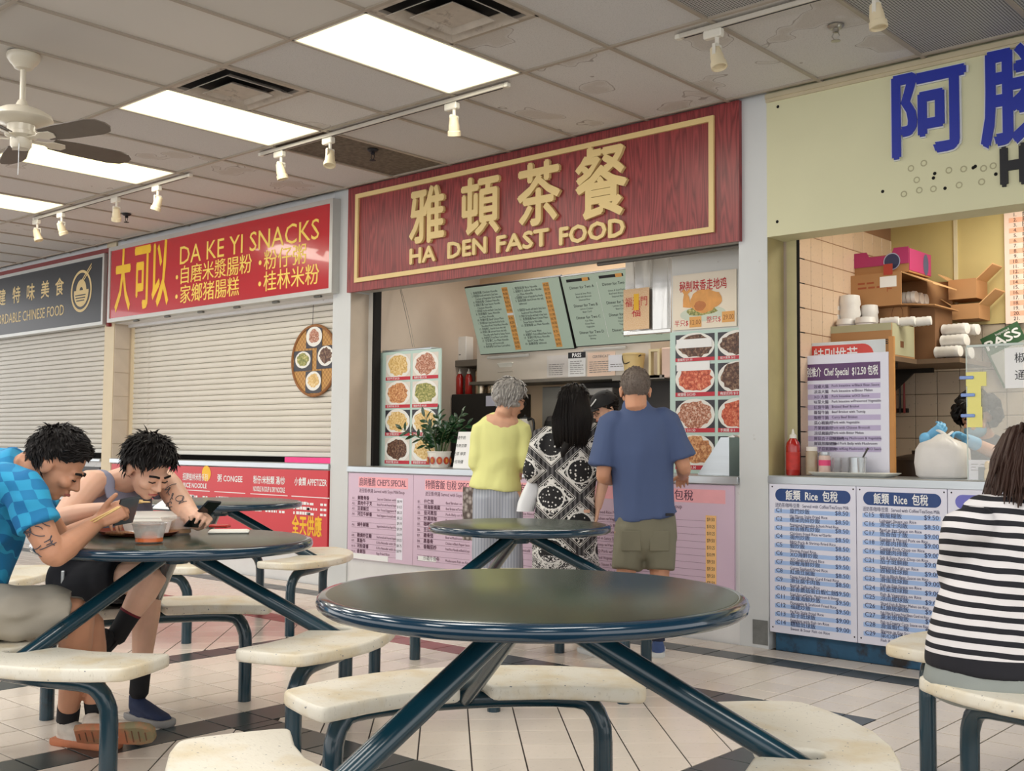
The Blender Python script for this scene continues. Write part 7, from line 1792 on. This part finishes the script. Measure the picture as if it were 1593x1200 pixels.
jar('spice_jar', 'small glass jar with steel lid and pink label', 'jar', 1283, 703, .035, mat('pinkish_jar_contents', (206, 180, 170), .2, 0, .1, 30), M_steel, mat('pink_label', (222, 70, 120), .5))
M_glass = mat('drinking_glass', (222, 224, 224), .05, 0, .02, trans=.9, alpha=.45)
for px, l in ((1302, 'left one of the two stacked clear glasses on the tray'), (1315, 'right one of the two stacked clear glasses on the tray')): jar('glass', l, 'glass', px, 712, .030, M_glass, open_=True)
jar('plastic_cup', 'slim clear plastic cup at the right of the tray', 'cup', 1340, 713, .024, M_glass, open_=True, y=6.12)
c = onY(1334, 735, 6.20); c.z = zt_
t = thing('steel_pot', 'small steel pot with a spoon at the right end of the tray', 'pot', c); part('pot_wall', MB().lathe([(.045, 0), (.05, .004), (.052, .105), (.055, .107), (.05, .108), (.046, .008), (.002, .006)], c, 22), M_steel, t)
solo('spoon', MB().loft([c+V((-.01, 0, .03)), c+V((.06, .01, .16))], [.004, .006], 8), mat('dark_spoon', (60, 56, 54), .4), 'dark spoon standing in the small steel pot', 'spoon')

# ------------------------------------------------------------------ shelf with boxes and cup sleeves
SX1 = onY(1386, 520, 6.6).x; SZ = onY(1386, 553, 6.6).z
t = thing('wall_shelf', 'brown shelf on the tiled side wall loaded with cartons and cups', 'shelf', (-2.95, 7.1, SZ-.03))
part('board', MB().bx(-3.172, SX1, 6.6, 7.57, SZ-.03, SZ).bx(SX1, SX1+.27, 7.0, 7.57, SZ-.03, SZ), mat('brown_shelf_board', (112, 90, 70), .6, 0, .1), t)
for yy in (6.8, 7.4): part('bracket', MB().bx(-3.172, SX1-.05, yy, yy+.02, SZ-.06, SZ-.03).prism([(0, 0), (.25, 0), (0, -.22)], (-3.172, yy, SZ-.03), UX, UZ, V((0, .02, 0))), M_dk, t)
def carton(name, label, r, y0, y1, m=None, wall=.006, open_top=True):
    x0, x1, z0, z1 = r; m = m or M_card
    t = thing(name, label, 'carton', ((x0+x1)/2, (y0+y1)/2, z0)); b = MB()
    b.bx(x0, x1, y0, y0+wall, z0, z1); b.bx(x0, x1, y1-wall, y1, z0, z1); b.bx(x0, x0+wall, y0+wall, y1-wall, z0, z1); b.bx(x1-wall, x1, y0+wall, y1-wall, z0, z1); b.bx(x0+wall, x1-wall, y0+wall, y1-wall, z0, z0+wall)
    part('carton_shell', b, m, t); return t
r = rect(1271, 506, 1386, 549, 6.62); tz = r[3]
t = carton('tomato_carton', 'low tomato carton at the front of the shelf', (r[0], SX1-.005, SZ+.001, tz), 6.62, 6.98, M_card)
part('print_band', MB().bx(r[0], SX1-.005, 6.6185, 6.62, tz-.045, tz), mat('sage_print', (176, 172, 140), .6), t)
part('lettering', MB().text('TOMATOES', V((r[0]+(r[1]-r[0])*.55, 6.617, SZ+.075)), UX, UZ, .030, bold=.02, width=.22), M_ink, t)
part('print_band', MB().bx(SX1-.006, SX1-.0035, 6.63, 6.97, SZ+.01, tz), mat('sage_print', (176, 172, 140), .6), t); part('stamp', MB().bx(SX1-.0034, SX1-.0022, 6.75, 6.80, SZ+.06, SZ+.10), M_printb, t)
# open cartons stacked on the shelf behind
r2 = rect(1366, 478, 1410, 520, 7.0)
z2 = r2[3]
t = carton('carton', 'plain carton with an oval stamp under the big open box', (onY(1366, 500, 7.02).x, onY(1412, 500, 7.02).x, SZ+.001, z2), 7.02, 7.25)
c = onY(1396, 488, 7.018); mb = MB(); ring2(mb, c.x, c.z-.01, .07, .064, 7.0185, .55); part('stamp', mb, M_printb, t)
t = carton('carton', 'dark open carton right of the oval-stamped one', (onY(1412, 500, 7.05).x+.004, SX1+.10, SZ+.001, z2-.01), 7.05, 7.35, M_cardd)
R_ = rect(1319, 426, 1402, 484, 6.92); bx0, bx1, bz0, bz1 = R_[0], R_[1], z2+.002, R_[3]
t = thing('carton', 'big cardboard box on its side with open flaps and white cups inside', 'carton', ((bx0+bx1)/2, 7.1, bz0)); wl = .008; b = MB()
b.bx(bx0, bx1, 6.92, 6.92+wl, bz0, bz1); b.bx(bx0, bx1, 7.35, 7.35+wl, bz0, bz1); b.bx(bx0, bx1, 6.92+wl, 7.35, bz0, bz0+wl); b.bx(bx0, bx1, 6.92+wl, 7.35, bz1-wl, bz1); b.bx(bx0, bx0+wl, 6.92+wl, 7.35, bz0+wl, bz1-wl)
part('carton_shell', b, M_card, t)
part('flap', MB().prism([(0, 0), (.20, -.09), (.20, -.098), (0, -.008)], (bx1, 6.93, bz1), UX, UZ, V((0, .41, 0))), M_cardl, t); part('flap', MB().prism([(0, 0), (.21, -.02), (.21, -.028), (0, -.008)], (bx1, 6.93, bz0+.008), UX, UZ, V((0, .41, 0))), M_card, t); part('flap', MB().prism([(0, 0), (.13, .10), (.13, .106), (0, .008)], (bx1, 7.35, bz0+.02), UX, V((0, 1, 0)), V((0, 0, bz1-bz0-.04))), M_card, t)
tx = MB(); tx.text('TS-16', V((bx0+.30, 6.9185, bz0+.09)), V((0, 0, 1)), V((-1, 0, 0)), .035, bold=.005, width=.16); bars(tx, bx0+.07, bx0+.22, bz0+.12, .012, 6.9188); bars(tx, bx0+.07, bx0+.18, bz0+.15, .012, 6.9188); part('lettering', tx, mat('rust_stamp', (160, 82, 50), .7), t)
part('tape_label', MB().bx(bx1-.14, bx1-.03, 6.9182, 6.9195, bz0+.12, bz0+.19), M_white, t); part('red_label', MB().bx(bx1-.115, bx1-.055, 6.9182, 6.9195, bz0+.20, bz0+.27), mat('brick_red_print', (176, 62, 48), .6), t)
M_cup = mat('white_cup_film', (226, 222, 218), .35, 0, .06, 18, .4, 40)
def sleeve(p0, p1, r, label, ridges=7, group='sleeves of white cups'):
    """a bagged row of nested cups"""
    t = thing('cup_sleeve', label, 'cups', p0+V((0, 0, -r if abs((p1-p0).z) < .02 else 0)), group); ax = (p1-p0); L = ax.length; pr = [(r*.8, 0)]
    for k in range(ridges): pr += [(r, L*(k+.15)/ridges), (r*.90, L*(k+.95)/ridges)]
    part('cups', MB().lathe(pr+[(r*.7, L)], p0, 18, ax), M_cup, t); return t
r7 = random.Random(2)
for i, (px, y_) in enumerate(((1416, 7.05), (1420, 7.14), (1424, 7.22))):
    sleeve(V((bx1-.10, y_, bz0+.055)), V((bx1+.05, y_, bz0+.058)), .042, 'sleeve of white cups poking out of the big open box, %s' % ('front one', 'middle one', 'rear one')[i], 5)
# upright bags of foam cups on the tomato carton
for px0, px1, py0, py1, yy, l in ((1276, 1306, 470, 512, 6.74, 'upright bag of foam cups at the left end of the shelf'), (1306, 1338, 460, 500, 6.80, 'tallest upright bag of foam cups, above the tomato carton'), (1302, 1330, 497, 519, 6.70, 'low bag of foam cups in front of the tallest bag'), (1331, 1362, 494, 519, 6.72, 'bag of foam cups right of the tallest bag'), (1340, 1366, 475, 500, 6.90, 'rear bag of foam cups beside the stamped carton')):
    a = rect(px0, py0, px1, py1, yy); r_ = (a[1]-a[0])/2; zb_ = SZ+.008
    if py1 < 505 or px0 < 1280: zb_ = SZ+.008
    sleeve(V((a[0]+r_, yy, zb_)), V((a[0]+r_, yy, a[3])), r_, l, 6 if a[3]-zb_ > .2 else 3)
for i in range(3):
    a = onY(1372+22*i, 512, 6.72+.02*i); sleeve(V((a.x, 6.70+.05*i, tz+.012)), V((a.x+.11, 6.72+.05*i, tz+.018)), .030, 'flat bag of clear lids on the tomato carton, %s' % ('left', 'middle', 'right')[i], 4)
for i in range(7):
    row, k = (0, i) if i < 3 else ((1, i-3) if i < 5 else (2, i-5)); y_ = 7.05+.10*k+.05*row; zz = SZ+.042+.075*row; xo = (.00, .03, .0, .02, -.01, .01, .04)[i]
    sleeve(V((SX1+.105+xo, y_, zz)), V((SX1+.27+xo, y_-.03, zz)), .038, 'bagged cups piled at the right shelf end, ' + ('front one of the bottom row', 'middle one of the bottom row', 'rear one of the bottom row', 'front one of the second row', 'rear one of the second row', 'front one on top', 'rear one on top')[i], 5)
for i, (px, py, hh, l) in enumerate(((1470, 450, .13, 'upper open carton at the right of the shelf pile'), (1474, 485, .10, 'lower open carton at the right of the shelf pile'))):
    p = onY(px, py, 7.30); t = carton('carton', l, (p.x, p.x+.18, p.z-hh/2, p.z+hh/2), 7.36, 7.57, M_card); part('flap', MB().prism([(0, 0), (.10, .09), (.10, .098), (0, .008)], (p.x+.18, 7.37, p.z+hh/2-.008), UX, UZ, V((0, .19, 0))), M_cardl, t); part('flap', MB().prism([(0, 0), (-.07, .05), (-.07, .058), (0, .008)], (p.x, 7.37, p.z+hh/2-.008), UX, UZ, V((0, .19, 0))), M_cardl, t)
# pink fruit carton on top
r = rect(1325, 391, 1414, 414, 6.98); px0_, px1_, pz0, pz1 = r[0], r[1], bz1+.002, r[3]
M_mag = mat('magenta_print', (176, 50, 108), .5, 0, .05)
t = carton('fruit_carton', 'pink-printed fruit carton on top of the big open box', (px0_, px1_, pz0, pz1-.03), 6.98, 7.34, M_card)
wx = px1_-px0_; b = MB(); b.prism([(0, .055), (wx, .055), (wx, pz1-pz0+.01), (wx*.75, pz1-pz0+.01), (wx*.70, pz1-pz0-.035), (wx*.32, pz1-pz0-.035), (wx*.27, pz1-pz0), (0, pz1-pz0)], (px0_, 6.978, pz0), UX, UZ, V((0, -.004, 0))); part('printed_rim', b, M_mag, t)
part('printed_rim', MB().bx(px1_, px1_+.004, 6.98, 7.34, pz0+.01, pz1), M_mag, t)
mb = MB(); ring2(mb, px1_-.11, pz0+.075, .052, 0, 6.972); part('round_badge', mb, mat('dark_blue_badge', (50, 56, 92), .5), t)
mb = MB(); ring2(mb, px1_-.11, pz0+.075, .056, .050, 6.9715); part('badge_ring', mb, mat('pale_blue_ring', (170, 176, 206), .5), t)
mb = MB(); vs = [V((px1_+.005, 7.25+.045*math.cos(2*PI*k/20), (pz0+pz1)/2+.07*math.sin(2*PI*k/20))) for k in range(20)]; mb.add(vs, [tuple(range(20))]); part('round_badge', mb, mat('slate_badge', (78, 84, 116), .5), t)

# ------------------------------------------------------------------ things behind and on the right counter
r = rect(1386, 575, 1402, 642, 7.50)
t = thing('cleaver_rack', 'rack with orange and black utensils on the tiled back wall', 'rack', ((r[0]+r[1])/2, 7.52, r[2])); part('strip', MB().bx(r[0], r[1]+.02, 7.55, 7.58, r[2], r[2]+.03), M_dk, t)
for k, (dx, c_) in enumerate(((0, (206, 96, 50)), (.035, (52, 46, 44)), (.065, (150, 60, 60)))): part('utensil', MB().loft([(r[0]+dx+.01, 7.545, r[2]), (r[0]+dx+.01, 7.545, r[3]-.04*k)], [(.012, .008), (.010, .006)], 8), mat('utensil_%d' % k if False else ('orange_handle', 'black_handle', 'maroon_handle')[k], c_, .5), t)
pc = onY(1422, 742, 6.62); pc.z = .0
struct('wall_right_bench', MB().bx(-3.1, -1.2, 7.1, 7.575, -.003, .92), mat('steel_bench', (150, 140, 128), .4, .4))
pz = V((onY(1424, 735, 7.28).x, 7.28, .921)); hh = onY(1424, 706, 7.28).z-.92
t = thing('stock_pot', 'dark lidded stock pot behind the counter, left of the carrier bag', 'pot', pz); part('pot_wall', MB().lathe([(.12, 0), (.135, .015), (.135, hh*.82)], pz, 26), mat('dark_brown_pot', (62, 48, 40), .4, .2), t); part('lid', MB().lathe([(.14, hh*.82), (.13, hh*.9), (.05, hh*.97), (.02, hh*.98), (.022, hh*1.08)], pz, 26), mat('dark_brown_pot', (62, 48, 40), .4), t); part('handle', MB().tube([pz+V((.13, -.03, hh*.6)), pz+V((.18, -.03, hh*.6)), pz+V((.18, .03, hh*.6)), pz+V((.13, .03, hh*.6))], .009, 8), M_blk, t)
# carrier bag being tied
bc = onY(1467, 744, 6.22); bc.z = ZR+.001
t = thing('carrier_bag', 'white carrier bag full of take-away boxes on the right counter', 'bag', bc); R = []
zz_ = lambda py: onY(1467, py, 6.22).z
for q, (z, a_, b_) in enumerate(((ZR+.001, .115, .085), (ZR+.02, .135, .10), (zz_(720), .142, .105), (zz_(700), .136, .10), (zz_(690), .115, .09), (zz_(684), .06, .05), (zz_(676), .022, .018))):
    R.append([V((bc.x+(a_*(abs(math.cos(k*PI/18))**.6)*math.copysign(1, math.cos(k*PI/18))*(1+.02*math.sin(5*k+q))), 6.22+b_*(abs(math.sin(k*PI/18))**.6)*math.copysign(1, math.sin(k*PI/18))*(1+.03*math.sin(4*k+2*q)), z+.004*math.sin(3*k))) if q else V((bc.x+a_*(abs(math.cos(k*PI/18))**.6)*math.copysign(1, math.cos(k*PI/18)), 6.22+b_*(abs(math.sin(k*PI/18))**.6)*math.copysign(1, math.sin(k*PI/18)), z)) for k in range(36)])
part('bag_body', MB().rings(R), mat('white_bag_film', (226, 222, 218), .35, 0, .05, 12, .6, 16, trans=.1), t, ang=70)
k0 = V((bc.x, 6.22, zz_(677))); part('handle', MB().loft([k0+V((0, 0, -.02)), W(1470, 676, 6.24), W(1455, 668, 6.27)], [(.012, .008), (.010, .006), (.008, .005)], 8, sub=3), mat('white_bag_film', (226, 222, 218), .35), t); part('handle', MB().loft([k0+V((0, 0, -.02)), W(1474, 678, 6.24), W(1482, 672, 6.27)], [(.012, .008), (.010, .006), (.008, .005)], 8, sub=3), mat('white_bag_film', (226, 222, 218), .35), t)
# glass screen with notes
gx = onY(1505, 640, 6.06).x; gz = onY(1560, 538, 6.06).z
m, t_, b_ = newmat('smeared_screen_glass'); b_.inputs['Base Color'].default_value = (.86, .88, .86, 1); b_.inputs['Roughness'].default_value = .06; b_.inputs['Alpha'].default_value = .24; b_.inputs['Specular IOR Level'].default_value = .6
t = thing('glass_screen', 'clear glass screen standing on the right counter before the worker', 'screen', (gx+.9, 6.06, ZR)); part('pane', MB().bx(gx, 1.85, 6.058, 6.064, ZR+.001, gz, .001), m, t); part('edge_strip', MB().bx(gx, 1.85, 6.056, 6.066, gz, gz+.012), mat('pale_glass_edge', (196, 206, 200), .2), t)
part('edge_strip', MB().bx(gx-.004, gx, 6.057, 6.065, ZR+.001, gz), mat('pale_glass_edge', (196, 206, 200), .2), t)
M_note = mat('yellow_sticky_note', (238, 230, 140), .7, 0, .03)
for i, (a, b, c_, d) in enumerate(((1503, 579, 1534, 601), (1505, 601, 1526, 633), (1505, 633, 1528, 665))):
    r = rect(a, b, c_, d, 6.052)
    tt_ = thing('sticky_note', 'yellow note clipped to the glass screen, %s of three' % ('topmost', 'middle one', 'lowest')[i], 'note', ((r[0]+r[1])/2, 6.05, r[2]), 'yellow notes'); part('paper', MB().box(((r[0]+r[1])/2, 6.052, (r[2]+r[3])/2), (r[1]-r[0], .0015, r[3]-r[2]), (.05, -.02, .06)[i]), M_note, tt_)
    p = onY(a-7, (b+d)/2-2, 6.045); part('clip', MB().box((p.x+.025, 6.047, p.z), (.075, .008, .018), 0, .004), mat('translucent_blue_clip', (132, 160, 222), .3), tt_)
r = rect(1563, 541, 1600, 604, 6.05)
t = thing('handwritten_sign', 'white handwritten paper on the glass screen at the right edge', 'sign', ((r[0]+r[1])/2, 6.05, r[2])); part('sheet', MB().bx(r[0], r[1]+.1, 6.051, 6.0535, r[2], r[3]), M_white, t)
for s_, a in (('椒丝', .075), ('通菜', .165)): part('lettering', MB().text(s_, V((r[0]+.05, 6.050, r[3]-a)), UX, UZ, .042), M_ink, t)
# PASS sign tilted on the wall
c = onY(1572, 552, 7.56)
t = thing('inspection_sign', 'green tilted inspection sign with a PASS heading on the back tiles', 'sign', (c.x, 7.57, c.z-.2)); Mr = Matrix.Rotation(math.radians(-24), 3, 'Y'); u_, w_ = Mr @ UX, Mr @ UZ
part('board', MB().box(c, (.26, .006, .36), 0, 0, Matrix((u_, V((0, 1, 0)), w_)).transposed()), mat('green_sign_board', (54, 92, 58), .5), t); part('sheet', MB().box(c-w_*.06+V((0, -.0045, 0)), (.23, .002, .22), 0, 0, Matrix((u_, V((0, 1, 0)), w_)).transposed()), mat('grey_sheet', (176, 176, 168), .6), t)
part('lettering', MB().text('PASS', c+w_*.085-u_*.115+V((0, -.0045, 0)), u_, w_, .062, width=.23, bold=.03).text('Inspected', c+w_*.152-u_*.03+V((0, -.0045, 0)), u_, w_, .018), M_white, t)
# numbered list high on the back wall
r = rect(1563, 335, 1600, 503, 7.56); r = (r[0], r[1]+.35, r[2], onY(1575, 322, 7.56).z)
t = thing('price_list', 'peach numbered menu list high on the yellow wall at the right edge', 'menu board', ((r[0]+r[1])/2, 7.56, r[2])); part('sheet', MB().bx(r[0], r[1], 7.562, 7.568, r[2], r[3]), mat('peach_list_paper', (240, 214, 200), .5), t)
tx, bn = MB(), MB(); n = 20; nm = ['紅燒牛腩', '蘿蔔', '回鍋肉', '薯仔', '咖喱雞', '薑蔥', '豉椒', '回鍋', '薯仔', '咖喱', '咖喱', 'XO醬', '蘑菇', '魚香', '涼瓜', '西芹', '四川', '茄子', '咖喱', '豉汁', '蒜蓉']
for i in range(21):
    z = r[3]-.03-(r[3]-r[2]-.04)*(i+1)/21.3
    if i % 2: bn.quad((r[0]+.03, 7.5615, z-.006), (r[1]-.02, 7.5615, z-.006), (r[1]-.02, 7.5615, z+.026), (r[0]+.03, 7.5615, z+.026))
    tx.text('%d.' % (i+1), V((r[0]+.07, 7.561, z)), UX, UZ, .024, align='C' if i < 9 else 'C', bold=.012); tx.text(nm[i], V((r[0]+.115, 7.561, z)), UX, UZ, .026, bold=.012)
part('band', bn, mat('salmon_band', (238, 178, 150), .5), t); part('lettering', tx, M_ink, t)
# card stand and pump bottle
r = rect(1505, 716, 1548, 744, 6.14)
t = thing('card_stand', 'white card in a stand on the right counter beside the carrier bag', 'card', ((r[0]+r[1])/2, 6.14, ZR)); part('card', MB().bx(r[0], r[1], 6.14, 6.144, ZR+.001, r[3], .001), mat('lilac_white_card', (222, 220, 232), .5), t); mb = MB(); [bars(mb, r[0]+.02, r[1]-.05, r[3]-.025-.016*k, .004, 6.139) for k in range(3)]; part('lettering', mb, mat('grey_print', (120, 116, 116), .6), t)
part('dark_card', MB().bx(r[1]-.085, r[1]-.01, 6.134, 6.138, ZR+.001, ZR+.07), mat('slate_card', (92, 98, 108), .4), t)
c = onY(1537, 745, 6.12); c.z = ZR+.001
t = thing('figurine', 'small golden beckoning ornament on the right counter', 'ornament', c+V((0, 0, 0))); part('figure', MB().lathe([(.016, 0), (.02, .01), (.018, .05), (.012, .06), (.018, .075), (.014, .095), (.004, .102)], c, 16), mat('gold_ornament', (222, 190, 130), .35), t)
c = onY(1567, 745, 6.22); c.z = ZR+.001; h = onY(1567, 690, 6.22).z-ZR
t = thing('pump_bottle', 'clear pump bottle beside the brown-haired woman\'s head', 'bottle', c); part('bottle_body', MB().lathe([(.035, 0), (.036, .006), (.036, h*.68), (.015, h*.8)], c, 20), M_glass, t); part('pump', MB().lathe([(.016, h*.8), (.016, h*.88), (.006, h*.9), (.006, h), (.012, h*1.01), (.012, h*1.05)], c, 12).box(c+V((.022, 0, h*1.03)), (.05, .014, .01), 0, .003), M_cap, t)

bpy.data.scenes.remove(TMP)
